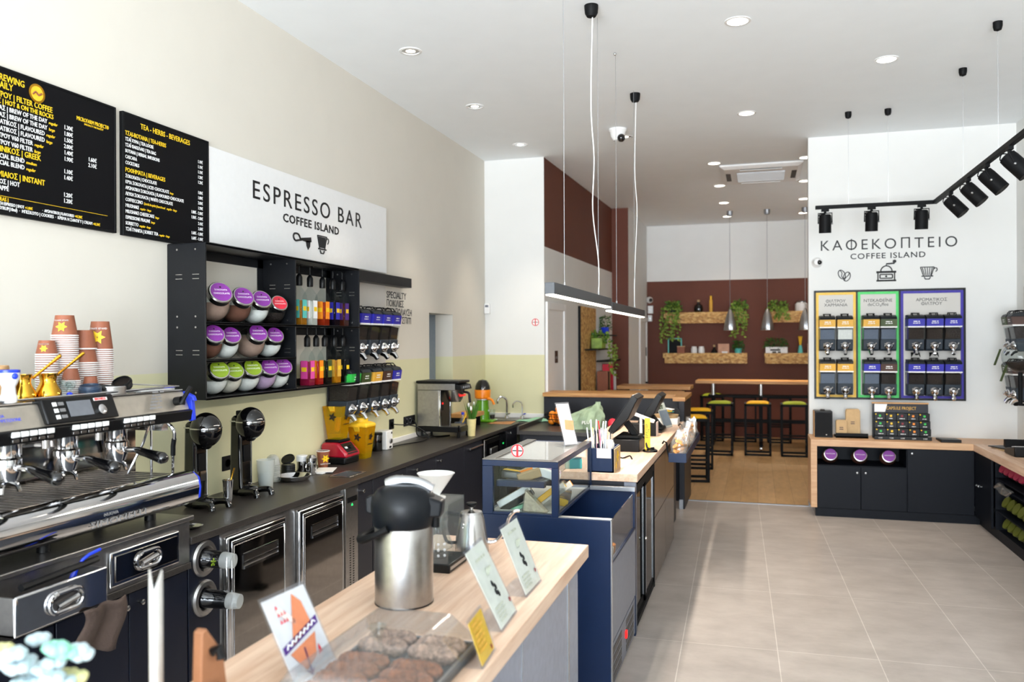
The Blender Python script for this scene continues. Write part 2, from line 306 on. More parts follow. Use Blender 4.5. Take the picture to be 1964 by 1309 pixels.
# doors in the recess
def sidedoor(n,x,y0,y1,zt,fr):
    b=MB().use('white').box((x,y0-fr,0),(x+.03,y0,zt+fr)).box((x,y1,0),(x+.03,y1+fr,zt+fr)).box((x,y0,zt),(x+.03,y1,zt+fr)); o=S(b.build(n,bev=.006))
    p=B('white',((x,y0,0),(x+.012,y1,zt))).build('door_leaf',o); return o
o=sidedoor('door_2',-2.395,9.44,10.15,2.17,.09); o.rotation_euler=(0,0,R(-1.6))
h=MB().use('steel').cyl((-2.36,10.05,1.03),(-2.32,10.05,1.03),.012).tube([(-2.325,10.05,1.03),(-2.325,9.93,1.03)],.009); h.build('door_handle',o)
o=sidedoor('door_3',-2.02,14.62,15.4,2.13,.09)
h=MB().use('matte_black').cyl((-2.01,15.3,1.0),(-1.97,15.3,1.0),.018).tube([(-1.97,15.3,1.0),(-1.97,15.18,1.0)],.012).box((-2.01,15.34,1.5),(-1.995,15.38,1.66)); h.build('door_handle',o)
# ------------------------------------------------------------------ ceiling fittings
WARM=(1,.87,.72)
def downlight(label,x,y,r,cat='ceiling light',open_=False,power=40,cone=100,grp='recessed ceiling lights'):
    t=T('ceiling_downlight',label,cat,(x,y,CZ),0,grp)
    b=MB().use('white_gloss').lathe([(r*.78,0),(r*.8,-.006),(r,-.004),(r,0)],(x,y,CZ),n=28,cap=False); b.build('trim_ring',t)
    if open_:
        b=MB().use('chrome').lathe([(r*.78,-.001),(r*.6,-.0035),(r*.42,-.002)],(x,y,CZ),n=24,cap=False); b.build('reflector',t)
        b=MB().use('lamp_glow').lathe([(r*.42,-.002),(.0005,-.003)],(x,y,CZ),n=20); b.build('bulb',t)
    else:
        b=MB().use('lamp_glow').lathe([(r*.79,-.002),(.0005,-.003)],(x,y,CZ),n=24); b.build('diffuser',t)
    l=lamp('SPOT','downlight_beam',(0,0,-.02),power,WARM,spot_size=R(cone),spot_blend=.7,shadow_soft_size=r*.7); l.parent=t
    return t
downlight('recessed spotlight in ceiling nearest the menu boards, first of wall row',-2.47,5.6,.085,open_=True,power=110,cone=62)
downlight('recessed spotlight in ceiling along cream wall, middle of wall row',-2.49,7.1,.085,open_=True,power=110,cone=62)
downlight('recessed spotlight in ceiling beside the recess corner, last of wall row',-2.5,8.64,.085,open_=True,power=110,cone=62)
downlight('round bright downlight in front ceiling above the tiled aisle, at the picture top',-.12,5.74,.088)
downlight('round bright downlight in front ceiling near the black track suspension cups',.965,6.87,.088)
downlight('round bright downlight in front ceiling above where tiles meet the wood floor',-.09,8.1,.088)
downlight('recessed downlight half hidden behind the white dome camera',-1.336,8.65,.08,open_=True,power=26)
for i,y in enumerate((10.28,11.8,13.3,14.78)):
    nth=('first','second','third','last')[i]
    downlight('round downlight beside brown recess wall, %s from the dome camera'%nth,-4.62,y,.088,power=34)
    downlight('round downlight in the rear ceiling middle row, %s beside the air conditioner'%nth,-.5,y,.088,power=34)
    downlight('round downlight partly cut off by white wall edge, %s of that row'%nth,.56+.13*(y-10.28)/3,y,.088,power=34)
t=T('ceiling_air_conditioner','white ceiling cassette air conditioner with grille and slots over rear room','air conditioner',(.05,11.0,CZ))
b=MB().use('white').lathe([(.70,0),(.70,-.02),(.62,-.05),(.40,-.055)],(0,0,0),n=4); M=Matrix.Translation((.05,11.0,CZ))@Matrix.Diagonal((1,1.16,1,1))@Matrix.Rotation(R(45),4,'Z')
b.v=[tuple(M@Vector(p)) for p in b.v]; b.build('cover_panel',t,bev=.01,smooth=False)
b=MB().use('dull_silver').box((-.24,10.72,CZ-.062),(.34,11.3,CZ-.05)); b.use('white')
for i in range(14): b.box((-.24,10.73+.042*i,CZ-.066),(.34,10.742+.042*i,CZ-.06))
b.build('intake_grille',t)
for sx in (-1,1):
    b=MB().use('black').box((.05+sx*.37,10.75,CZ-.053),(.05+sx*.43,11.25,CZ-.043)); b.build('air_slot',t); 
    b=MB().use('black').box((-.2,11+sx*.42,CZ-.053),(.3,11+sx*.48,CZ-.043)); s_=b.build('air_slot',t)
    MB().use('white').box((-.2,11+sx*.43,CZ-.06),(.3,11+sx*.45,CZ-.05)).build('flap',s_)
def dome(name,label,c,ax,r):
    t=T(name,label,'security camera',c,0); c=Vector(c); a=Vector(ax).normalized()
    MB().use('white_gloss').lathe([(r*1.15,0),(r*1.15,r*.25),(r,r*.45),(r*.9,r*1.0),(r*.6,r*1.45),(.001,r*1.6)],c,a,n=20).build('housing',t)
    return t
t=dome('dome_camera','white dome security camera on the ceiling above the counters',(-1.363,8.315,CZ),(0,0,-1),.08)
MB().use('black_gloss').sph((-1.32,8.26,CZ-.105),.042).build('lens',t)
t=dome('dome_camera','small white round security camera on wall beside the grinder drawing',(.615,WY,2.62),(0,-1,0),.05)
MB().use('black_gloss').sph((.635,WY-.066,2.617),.026).build('lens',t)
# ------------------------------------------------------------------ left wall: menu boards, sign, shelf
Yv=(0,1,0); Xv=(1,0,0); Zv=(0,0,1)
def fit(mb,t,size,org,ux,uy,width,al='LEFT',**k):
    vs,_=glyphs(t,size,'LEFT',k.get('bold',0),k.get('shear',0),k.get('depth',.0006),k.get('res',2),k.get('sp',1))
    w=max(v[0] for v in vs)-min(v[0] for v in vs); mb.text(t,size,org,ux,uy,al=al,sx=width/w,**k)
mat('board_black','08080b',.6,spec=.15)
def menu(label,y0,y1,z0,z1):
    t=T('menu_board',label,'menu board',(LX,(y0+y1)/2,z0),0,'wall menu boards')
    B('board_black',((LX,y0+.012,z0+.012),(LX+.022,y1-.012,z1-.012))).build('panel',t)
    bars(MB().use('matte_black'),'x',LX,LX+.0245,y0,y1,z0,z1,.012).build('frame',t,bev=.002)
    return t
X0=LX+.0225
t=menu('black wall menu board with filter coffee prices and round gold emblem, cut by picture edge',2.3,3.384,2.355,2.995)
b=MB().use('yellow_ink'); w=MB().use('white_ink')
def ln(mb,s,yr,z,size,al='RIGHT',sx=.8,bold=.006,**k): mb.text(s,size,(X0,yr,z),Yv,Zv,al=al,sx=sx,bold=bold,**k)
ln(b,'BREWING',2.846,2.935,.041);ln(b,'DAILY',2.786,2.902,.041)
ln(b,'ΦΙΛΤΡΟΥ | FILTER COFFEE',2.994,2.863,.036);ln(b,'ΖΕΣΤΟΣ | HOT & ON THE ROCKS',3.0,2.835,.03)
for i,(s,e,y) in enumerate((('ΗΜΕΡΑΣ | BREW OF THE DAY','regular',2.965),('ΗΜΕΡΑΣ | BREW OF THE DAY','large',2.965),('ΑΡΩΜΑΤΙΚΟΣ | FLAVOURED','regular',2.951),('ΑΡΩΜΑΤΙΚΟΣ | FLAVOURED','large',2.951),('ΦΙΛΤΡΟΥ V60 FILTER','regular',2.887),('ΦΙΛΤΡΟΥ V60 FILTER','large',2.886))):
    z=2.807-.0297*i; ln(w,s,y,z,.0285); ln(b,e,y+.008,z,.019,'LEFT',sx=.9,shear=.2)
    ln(w,('1.30€','1.80€','1.50€','2.00€','1.40€','1.90€')[i],3.112,z-.001,.028)
ln(b,'ΕΛΛΗΝΙΚΟΣ | GREEK',2.929,2.627,.036)
for s,e,z,p in (('SPECIAL BLEND','medium',2.599,'1.10€'),('SPECIAL BLEND','regular',2.57,'1.40€')): ln(w,s,2.843,z,.0285); ln(b,e,2.851,z,.019,'LEFT',sx=.9,shear=.2); ln(w,p,3.11,z-.001,.028)
ln(b,'ΣΤΙΓΜΙΑΙΟΣ | INSTANT',2.951,2.518,.036); ln(w,'ΖΕΣΤΟΣ | HOT',2.818,2.488,.0285); ln(w,'FRAPPÉ',2.763,2.46,.0285); ln(w,'1.20€',3.108,2.487,.028); ln(w,'1.20€',3.108,2.459,.028)
ln(w,'1.60€',3.257,2.685,.028); ln(w,'2.10€',3.257,2.657,.028)
b.box((X0-.001,2.4,2.4335),(X0+.0006,3.325,2.4352)); ln(b,'EXTRAS |',2.761,2.413,.024)
ln(w,'ΔΙΠΛΗ ΔΟΣΗ ESPRESSO | SHOT',2.84,2.396,.019,sx=.7); ln(b,'+1.00€',2.844,2.396,.017,'LEFT'); ln(w,'·  ΑΡΩΜΑΤΙΚΟΙ | FLAVOURED',3.117,2.397,.019,sx=.72); ln(b,'+0.20€',3.121,2.397,.019,'LEFT')
ln(w,'ΣΙΡΟΠΙ | SYRUP(10ml)  ·  ΜΠΙΣΚΟΤΟ | COOKIES  ·  ΚΡΕΜΑ Ή ΣΑΝΤΙΓΥ | CREAM',3.228,2.376,.0205); ln(b,'+0.30€',3.232,2.376,.019,'LEFT')
fit(b,'MICROFARM PROJECT®',.027,(X0,3.134,2.869),Yv,Zv,.2); fit(b,'SPECIALTY MICROLOT',.012,(X0,3.18,2.855),Yv,Zv,.12)
b.build('yellow_lettering',t); w.build('white_lettering',t)
e=MB().use('gold').lathe([(.043,0),(.043,.003),(.034,.004),(.034,.002)],(X0,2.908,2.928),(1,0,0),n=24); e.use('yellow').lathe([(.034,0),(.034,.0025)],(X0,2.908,2.928),(1,0,0)); e.use('brown_card').tube([(X0+.004,2.885,2.92),(X0+.004,2.9,2.934),(X0+.004,2.915,2.922),(X0+.004,2.932,2.934)],.004,6,3); e.build('emblem',t)
t=menu('black wall menu board listing teas, herbs and beverages beside white sign',3.43,4.115,2.352,2.992)
b=MB().use('yellow_ink'); w=MB().use('white_ink')
fit(b,'TEA - HERBS - BEVERAGES',.04,(X0,3.557,2.93),Yv,Zv,.39,bold=.008); fit(b,'ΤΣΑΙ-ΒΟΤΑΝΑ | TEA-HERBS',.032,(X0,3.447,2.873),Yv,Zv,.303,bold=.008); ln(b,'ΡΟΦΗΜΑΤΑ | BEVERAGES',3.447,2.683,.032,'LEFT')
rows=['ΤΣΑΪ ΧΥΜΑ | TEA LOOSE','ΤΣΑΪ ΦΑΚΕΛΑΚΙ | TEA BAG','ΒΟΤΑΝΑ | HERBAL INFUSIONS','CASCARA','COCKTAILS',None,'ΣΟΚΟΛΑΤΑ | CHOCOLATE','ΚΡΥΑ ΣΟΚΟΛΑΤΑ | ICED CHOCOLATE~large','ΑΡΩΜΑΤΙΚΗ ΣΟΚΟΛΑΤΑ | FLAVOURED CHOCOLATE','ΛΕΥΚΗ ΣΟΚΟΛΑΤΑ | WHITE CHOCOLATE','COFFEECCINO~ζεστό & κρύο | hot & iced   regular - large','MILKSHAKE~regular - large','MILKSHAKE CHEESECAKE~large','ESPRESSONE PRALINE~large','SORBETTO~regular - large','ΤΣΑΪ ΓΡΑΝΙΤΑ | SORBET TEA~regular - large']
for i,s in enumerate(rows):
    if not s: continue
    a,_,e=s.partition('~'); z=2.844-.0305*i-(.008 if i>5 else 0); ln(w,a,3.447,z,.0255,'LEFT',sx=.72)
    if e:
        vs,_f=glyphs(a,.0255,'LEFT',.006,0,.0006,2,1); ln(b,e,3.447+max(v[0] for v in vs)*.72+.008,z,.017,'LEFT',sx=.85,shear=.2)
for i,p in enumerate('1.10€,1.10€,1.10€,1.20€,1.20€,,1.80€,1.80€,2.00€,1.90€,1.80€ - 2.00€,1.80€ - 2.00€,2.40€,2.60€,1.60€ - 1.80€,1.60€ - 1.80€'.split(',')):
    if p: ln(w,p,4.06,2.845-.0302*i,.0255,sx=.72)
b.build('yellow_lettering',t); w.build('white_lettering',t)
# white sign panel
t=T('shop_sign','large white sign panel with black espresso bar lettering above shelf','sign',(LX,5.33,2.40))
B('white',((LX,4.12,2.395),(LX+.02,6.54,2.968))).build('panel',t)
X1=LX+.0205; b=MB().use('black_ink')
fit(b,'ESPRESSO BAR',.17,(X1,4.545,2.731),Yv,Zv,1.51,sp=1.25,bold=.0,depth=.002,res=5)
fit(b,'COFFEE ISLAND',.082,(X1,4.905,2.628),Yv,Zv,.78,sp=1.1,bold=.02,depth=.002); b.build('lettering',t)
def icon_dripper(b,o,u,s,th=.003):
    # outline drawing of a ribbed coffee dripper, about 1.2 s wide
    o=Vector(o);u=Vector(u);z=Vector((0,0,1))
    def P(x,y): return o+u*(x*s)+z*(y*s)
    r=.035*s
    b.tube([P(-.5,.5),P(.5,.5)],r,6); b.tube([P(-.5,.5),P(-.28,-.2)],r,6); b.tube([P(.5,.5),P(.28,-.2)],r,6); b.tube([P(-.42,-.22),P(.42,-.22)],r*1.3,6); b.tube([P(-.22,-.3),P(-.15,-.45),P(.15,-.45),P(.22,-.3)],r*1.2,6)
    for k in range(5): b.tube([P(-.36+.18*k,.45),P(-.2+.11*k,-.15)],r*.9,6)
    b.tube([P(.45,.3),P(.55,.42),P(.68,.4),P(.7,.25),P(.6,.12)],r,6,3)
b=MB().use('black_ink'); o=Vector((X1+.001,5.16,2.527))
def P(y,z): return o+Vector((0,y,z))
b.tube([P(-.03,.0),P(-.06,.035),P(-.11,.035),P(-.125,.01),P(-.1,-.012),P(-.05,-.005),P(-.02,.0)],.007,6,4); b.prism([(5.13,2.54),(5.27,2.56),(5.275,2.525),(5.22,2.518),(5.13,2.525)],'x',X1,X1+.004); b.prism([(5.2,2.53),(5.26,2.53),(5.255,2.49),(5.23,2.465),(5.21,2.49)],'x',X1,X1+.004); b.build('portafilter_drawing',t)
b=MB().use('black_ink'); icon_dripper(b,(X1+.001,5.43,2.52),Yv,.135); b.prism([(5.375,2.58),(5.485,2.58),(5.46,2.5),(5.40,2.5)],'x',X1,X1+.002); b.build('dripper_drawing',t)
# steel shelf
SX=-2.894; y0,ym,y1=3.787,4.695,5.585; z0,z1=1.485,2.343
t=T('steel_shelf','black steel wall shelf holding jars and syrup bottles under white sign','shelf',(LX,4.69,z0))
def slots(b,y,xs,z,dirn):
    for x in xs:
        for dz in (-.012,.012): b.box((x-.022,y,z+dz-.002),(x+.022,y+dirn*.002,z+dz+.002))
for nm,y,sgn in (('side_panel',y0,-1),('divider_panel',ym,-1),('side_panel',y1,-1)):
    p=B('black_steel',((LX,y-.006,z0),(SX,y+.006,z1))).build(nm,t,bev=.0015)
    b=MB().use('steel'); slots(b,y-.006,(SX-.06,SX-.17),2.16,-1); slots(b,y-.006,(SX-.06,SX-.17),1.74,-1)  # slots are raised pale steel strips standing in for light through openings
    for z in (1.52,1.88,1.94,2.31): b.cyl((SX-.06,y-.006,z),(SX-.06,y-.011,z),.006,n=8).cyl((SX-.18,y-.006,z),(SX-.18,y-.011,z),.006,n=8)
    b.build('bolts_and_lit_slots',p)
for nm,a,c,z in (('top_panel',y0,y1,z1),('bottom_panel',y0,y1,z0),('shelf_board',y0,y1,1.905),('shelf_board',y0,ym,1.692)):
    B('black_steel',((LX,a,z-.006),(SX,c,z+.004)),((SX-.004,a,z-.008),(SX,c,z+.006))).build(nm,t,bev=.0015)
b=MB().use('black_steel')
for a,c in ((y0,ym),(ym,y1)):
    for za,zb in ((z0,1.905),(1.905,z1)): b.box((LX,a,zb-.06),(LX+.008,c,zb)).box((LX,a,za),(LX+.008,c,za+.05)).box((LX,a,za),(LX+.008,a+.05,zb)).box((LX,c-.065,za),(LX+.008,c,zb))
b.build('back_flange',t)
# tilted glass storage jars
def make_jar(fill,lab,lvl):
    t=T('storage_jar','x','jar',(0,0,0),0,'tilted glass jars on the black shelf')
    r=.092; ax=Vector((.87,0,.5)).normalized()
    prof=[(.05,-.085),(.075,-.075),(.09,-.04),(.094,0),(.088,.04),(.07,.075),(.058,.09),(.058,.098)]
    q=Vector((0,0,1)).rotation_difference(ax); c=Vector((-.02,0,.094))
    MB().use('glass').lathe(prof,c,ax,n=22).build('glass_body',t)
    b=MB().use(fill).sph(tuple(c),(.088,.086,.088),18,10,-1,lvl); b.build('contents',t)
    p=c+ax*.096
    lid=MB().use('steel').lathe([(.06,-.012),(.063,-.01),(.064,.022),(.06,.027),(.054,.028)],p,ax,n=26).build('lid',t)
    b=MB().use(lab).lathe([(.054,.0285),(.054,.0295),(.001,.0296)],p,ax,n=24); ux=Vector((0,1,0)); uy=ax.cross(ux); b.use('white_ink')
    for k,(tx,s) in enumerate((('ΣΟΚΟΛΑΤΑ',.012),('CHOCOLATE',.014))): b.text(tx,s,p+ax*.0297+uy*(.008-.022*k),ux,uy,'CENTER')
    b.use('black_ink').sph(tuple(p+ax*.03+uy*.028),.005,6,4); b.build('label_disc',lid)
    return t
P_={}
def jar(fill,lab,lvl,y,z,label,rz=-.5,s=1):
    k=(fill,lab,lvl)
    if k not in P_: P_[k]=o=make_jar(*k); o.location=(-3.005,y,z); o.rotation_euler=(0,0,rz); o['label']=label
    else: o=dup(P_[k],(-3.005,y,z),rz,label)
    scale_obj(o,s)
Z1,Z2,Z3=1.909,1.696,1.489
jar('tan_powder','purple',.1,4.0,Z1,'glass jar of pale powder, purple lid, nearest on upper shelf',s=1.12); jar('cocoa','purple',.1,4.22,Z1,'glass jar of brown cocoa, purple lid, second on upper shelf',s=1.05); jar('white_powder','purple',-.1,4.41,Z1,'glass jar of white powder, purple lid, third on upper shelf'); jar('coffee','crimson',-.1,4.61,Z1,'glass jar of dark beans with the only pink red lid',s=.9)
jar('cocoa','purple',0,3.95,Z2,'glass jar of brown cocoa, purple lid, nearest on middle shelf',s=.98); jar('white_powder','purple',.1,4.11,Z2,'glass jar of white powder, purple lid, second on middle shelf',s=.93); jar('tan_powder','purple',.5,4.365,Z2,'full glass jar of tan powder, purple lid, third on middle shelf',s=1.02); jar('white_powder','purple',-.1,4.555,Z2,'glass jar of white powder, purple lid, last on middle shelf',s=.95)
jar('white_powder','green_label',-.1,3.99,Z3,'glass jar of white powder, green lid, nearest on bottom shelf'); jar('cream_powder','green_label',0,4.135,Z3,'glass jar of cream powder, green lid, second on bottom shelf',s=.94); jar('white_powder','green_label',-.1,4.31,Z3,'glass jar of white powder, green lid, third on bottom shelf'); jar('lilac_powder','purple',.0,4.49,Z3,'glass jar of lilac powder, purple lid, on bottom shelf'); jar('white_powder','purple',.05,4.645,Z3,'glass jar of white powder, purple lid, last on bottom shelf')
# syrup bottles with pumps
def bottle(y,z,liq,lab,label,lvl=.2):
    if liq not in MATS: mat(liq,liq,.08,coat=.3)
    t=T('syrup_bottle',label,'bottle',(-3.0,y,z),0,'syrup bottles with black pumps')
    c=(-3.0,y,z)
    b=MB().use('glass').lathe([(.052,0),(.055,.006),(.055,.2),(.045,.225),(.018,.262),(.016,.285)],c,n=4); M=Matrix.Translation(c)@Matrix.Rotation(R(45),4,'Z')@Matrix.Translation(-Vector(c)); b.v=[tuple(M@Vector(p)) for p in b.v]; b.build('glass_body',t,bev=.004)
    b=MB().use(liq).lathe([(.049,.004),(.05,.01),(.05,lvl*.85)],c,n=4); b.v=[tuple(M@Vector(p)) for p in b.v]; b.build('syrup',t)
    b=MB().use(lab).box((-2.9598,y-.026,z+.05),(-2.957,y+.026,z+.175)).box((-3.026,y-.0432,z+.05),(-2.974,y-.0402,z+.175)); b.use('yellow_ink').box((-2.957,y-.02,z+.1),(-2.9565,y+.02,z+.13)).box((-3.02,y-.0437,z+.1),(-2.98,y-.043,z+.13)); b.build('label_sheet',t)
    MB().use('black').lathe([(.02,.272),(.022,.28),(.022,.33),(.015,.345),(.009,.352),(.005,.356),(.005,.41)],c,n=14).tube([(-3,y,z+.405),(-2.99,y-.003,z+.412),(-2.965,y-.008,z+.408)],.0045,6).build('pump',t)
zz=1.91
bottle(4.91,zz,'b8741a','teal','syrup bottle with amber syrup and turquoise label on top row'); bottle(5.05,zz,'d8d6cc','white_ink','syrup bottle with clear syrup and white label on top row'); bottle(5.22,zz,'9c2c12','orange','syrup bottle with red syrup and orange label on top row'); bottle(5.37,zz,'100c18','blue_label','syrup bottle with dark syrup and blue label on top row',.22); bottle(5.51,zz,'4a1e10','deep_purple','syrup bottle with brown syrup and purple label on top row')
mat('pink_label','d8479a',.4); zz=1.49
bottle(5.01,zz,'8e1838','pink_label','syrup bottle with pink label on the lower row of bottles'); bottle(5.13,zz,'a51a16','bright_orange','syrup bottle with red syrup and red orange label on lower row'); bottle(5.25,zz,'15120e','olive_label','syrup bottle with black syrup and olive label on lower row'); bottle(5.385,zz,'c07a14','ochre','syrup bottle with golden syrup and yellow label on lower row'); bottle(5.515,zz,'0e0d0c','black','syrup bottle with blackish syrup and black label on lower row')
# panel for the bean dispensers with black top bar
mat('whitewash','cfcbc4',.5,vs=3,var=.03)
t=T('dispenser_board','pale panel with black top bar carrying bean dispensers beside the shelf','panel',(LX,6.05,1.26))
B('whitewash',((LX,5.59,1.262),(LX+.012,6.53,2.38))).build('back_panel',t)
B('black_steel',((LX,5.592,2.286),(LX+.1,6.9,2.372))).build('top_bar',t,bev=.002)
b=MB().use('black_ink')
for i,s in enumerate(('SPECIALTY','ΠΟΙΚΙΛΙΕΣ','ΓΙΑ ΑΠΟΛΑΥΣΗ','ΣΤΟ ΣΠΙΤΙ')): fit(b,s,.085,(LX+.001,6.575 if i<3 else 6.7,2.185-.075*i),Yv,Zv,(.42,.36,.54,.4)[i],bold=.012)
o=b.build('painted_lettering',label='black condensed wall lettering beside the bean dispensers on left wall',category='lettering')
# coffee bean dispensers
def make_disp(lab,fill='coffee'):
    t=T('bean_dispenser','x','dispenser',(0,0,0)); w=.076
    B('charcoal',((0,-w,.0),(.012,w,.34))).build('back_plate',t)
    prof=[(.01,0),(.14,0),(.16,.02),(.176,.12),(.01,.12)]
    mat('disp_grey','2a333c',.45,spec=.35); MB().use('disp_grey').prism([(x,z) for x,z in prof],'y',-w,w).build('chute_body',t,bev=.006)
    MB().use('glass').prism([(.012,.12),(.174,.12),(.196,.25),(.012,.25)],'y',-w+.002,w-.002).build('clear_hopper',t)
    MB().use(fill).prism([(.016,.121),(.168,.121),(.184,.222),(.1,.24),(.016,.23)],'y',-w+.008,w-.008).build('beans',t)
    hb=MB().use(lab).prism([(.012,.25),(.199,.25),(.211,.326),(.012,.326)],'y',-w-.001,w+.001); hb.use('white_ink').prism([(.012,.239),(.1985,.239),(.2005,.252),(.012,.252)],'y',-w-.002,w+.002)
    ux=Vector((0,1,0)); uy=Vector((.012,0,.076)).normalized(); dash(hb,(.2075,-.04,.296),ux,uy,.08,.009,1,0,3,1); dash(hb,(.2055,-.045,.279),ux,uy,.09,.007,1,0,4,1); hb.build('label_band',t)
    mat('disp_lid','171c20',.45,spec=.3); l=MB().use('disp_lid').prism([(.012,.326),(.213,.326),(.195,.352),(.12,.37),(.012,.37)],'y',-w,w).build('lid',t,bev=.005)
    h=MB().use('matte_black')
    for s in (-1,1): h.tube([(.17,s*.03,.36),(.15,s*.03,.385),(.09,s*.03,.385),(.07,s*.03,.365)],.005,6)
    h.tube([(.12,-.04,.385),(.12,.04,.385)],.005,6); h.build('lid_handle',l)
    k=MB().use('chrome').lathe([(.046,0),(.046,.01),(.04,.022),(.03,.03),(.018,.04),(.012,.055),(.001,.057)],(.158,0,.055),(1,0,.05),n=22).tube([(.19,-.04,.075),(.205,0,.06),(.19,.04,.072)],.006,6,3).sph((.192,.045,.078),.009,8,6); k.build('knob',t)
    MB().use('chrome').tube([(.15,0,.012),(.178,0,-.005),(.2,0,-.035)],[.028,.022,.017],10).build('spout',t)
    return t
D_={}
GD='gravity bean dispensers on the walls'
def disp(lab,fill,loc,rz,label,group=GD):
    k=(lab,fill)
    if k not in D_: D_[k]=o=make_disp(*k); o.location=loc; o.rotation_euler=(0,0,rz); o['label']=label; o['group']=group
    else: o=dup(D_[k],loc,rz,label,group)
    return o
nm=('first','second','third','last')
for i,y in enumerate((5.76,5.965,6.155,6.335)): disp('blue_label','coffee',(LX+.012,y,1.69),0,'blue labelled coffee bean dispenser, %s of upper row past the syrup shelf'%nm[i])
for lab,y,c in (('leaf_green_label',5.585,'bright green'),('olive_label',5.765,'dark green'),('ochre',5.965,'yellow'),('brown_label',6.155,'brown'),('blue_label',6.335,'blue')): disp(lab,'coffee',(LX+.012,y,1.225),0,'coffee bean dispenser with %s label on lower row of left wall'%c)
# sockets on the left wall
def socket(label,y,z,n):
    t=T('power_socket',label,'socket',(LX,y,z-.045)); w=.082*n/2+.004
    B('matte_black',((LX,y-w,z-.045),(LX+.009,y+w,z+.045))).build('plate',t,bev=.003)
    for i in range(n):
        yy=y+(i-(n-1)/2)*.075; MB().use('black_gloss').lathe([(.024,0),(.024,.004),(.02,.004),(.019,-.0),(.001,-.001)],(LX+.009,yy,z),(1,0,0),n=18).build('outlet',t)
    return t
socket('black wall socket with a plug, beside lower bean dispensers',6.66,1.055,1); socket('black triple wall socket beside the filter coffee brewer',7.05,1.05,3); socket('black wall socket behind the black drink mixers',4.3,1.05,1)
# motion sensor and round stickers on the back wall
t=T('motion_sensor','white motion sensor in the corner above the green band','sensor',(-3.11,WY-.03,2.12)); MB().use('white').box((-3.14,WY-.05,2.12),(-3.07,WY,2.245)).build('housing',t,bev=.008); MB().use('grey_laminate').box((-3.125,WY-.053,2.2),(-3.085,WY-.049,2.225)).build('lens_window',t)
mat('sticker_red','d3222c',.5)
def sticker(label,c,r,name='sticker_and_reflection'):
    t=T(name,label,'sticker',c); MB().use('white_ink').lathe([(r,0),(r,.001)],c,(0,-1,0),n=28).build('disc',t)
    b=MB().use('sticker_red').lathe([(r*.98,.001),(r*.98,.0022),(r*.8,.0022),(r*.8,.001)],c,(0,-1,0),n=28,cap=False).box((c[0]-.006,c[1]-.0021,c[2]-r*.8),(c[0]+.006,c[1]-.001,c[2]+r*.8)); b.build('red_ring',t)
    MB().use('black_ink').box((c[0]-r*.75,c[1]-.0025,c[2]-.003),(c[0]-.006,c[1]-.001,c[2]+.003)).box((c[0]+.006,c[1]-.0025,c[2]-.003),(c[0]+r*.75,c[1]-.001,c[2]+.003)).build('bar',t); return t
sticker('round white sticker with red ring on white wall beside recess',(-2.515,WY,2.014),.045)
# ------------------------------------------------------------------ worktop along the left wall and its cabinets
FX=-2.57; WT=.88
b=MB().use('stone'); b.box((LX,3.225,WT-.035),(-2.55,4.93,WT)).box((LX,5.16,WT-.035),(-2.55,WY,WT)).box((LX,4.93,WT-.035),(-2.78,5.16,WT)).box((-2.64,4.93,WT-.035),(-2.55,5.16,WT)).box((-2.55,8.72,WT-.035),(-2.33,WY,WT))
tag(b.build('worktop',bev=.002),'long dark stone worktop along left wall turning the far corner','worktop')
t=T('worktop','dark stone worktop under the fruit bowl and green bag','worktop',(-1.9,8.4,0)); B('stone',((-2.33,7.95,WT-.04),(-1.33,9.2,WT))).build('slab',t,bev=.002); B('charcoal',((-2.3,8.0,0),(-1.36,9.19,WT-.04))).build('cabinet_body',t); B('stone',((-2.35,7.95,WT-.04),(-2.33,9.2,WT+.045))).build('upstand',t,bev=.002)
def knob(p,ax,par,r=.013,m='steel'):
    a=Vector(ax); return MB().use(m).lathe([(r*.5,0),(r*.5,.012),(r*.8,.016),(r,.022),(r*.9,.03),(r*.4,.033)],p,a,n=14).build('knob',par)
def cab(label,y0,y1,z1,doors,x=FX,depth=.55,z0=.1,name='base_cabinet',m='charcoal'):
    t=T(name,label,'cabinet',(x-depth/2,(y0+y1)/2,0)); B(m,((x-depth,y0+.002,z0-.1 if z0<.2 else z0),(x-.02,y1-.002,z1))).build('body',t)
    for d in doors:
        a,c,za,zb,ky,kz=d; p=B(m,((x-.019,a+.003,za),(x,c-.003,zb))).build('door',t,bev=.002)
        if ky is not None: knob((x,ky,kz),(1,0,0),p)
    return t
cab('charcoal cabinet under the knock drawers, two knobs side by side',2.47,3.22,.733,[(2.47,2.848,.1,.725,2.812,.678),(2.848,3.22,.1,.725,2.9,.678)],m='navy')
cab('navy cabinet below the open knock drawer at the picture edge',1.7,2.465,.733,[(1.7,2.09,.1,.725,2.05,.678),(2.09,2.465,.1,.725,2.13,.678)],m='navy')
t=cab('narrow navy filler cabinet carrying the two round cup dispensers',3.225,3.462,.84,[(3.225,3.462,.02,.84,None,None)],m='navy')
b=MB().use('stone').box((LX,1.5,.735),(-2.55,3.222,.765)); tag(b.build('worktop',bev=.002),'lower dark stone slab under the steel knock drawer unit','worktop')
cab('charcoal cabinet right of the steel fridge with one knob',4.925,5.14,.843,[(4.925,5.14,.1,.84,4.962,.789)])
cab('charcoal double cabinet below the blender end of the worktop',5.145,6.3,.843,[(5.145,5.72,.1,.84,5.573,.793),(5.72,6.3,.1,.84,5.86,.793)])
cab('charcoal cabinet before the coffee brewer with plain doors',6.305,6.985,.843,[(6.305,6.985,.1,.84,6.36,.793)])
t=cab('charcoal built-in dishwasher front with a steel bar handle',6.99,7.5,.843,[(6.99,7.5,.1,.84,None,None)],name='dishwasher_cabinet')
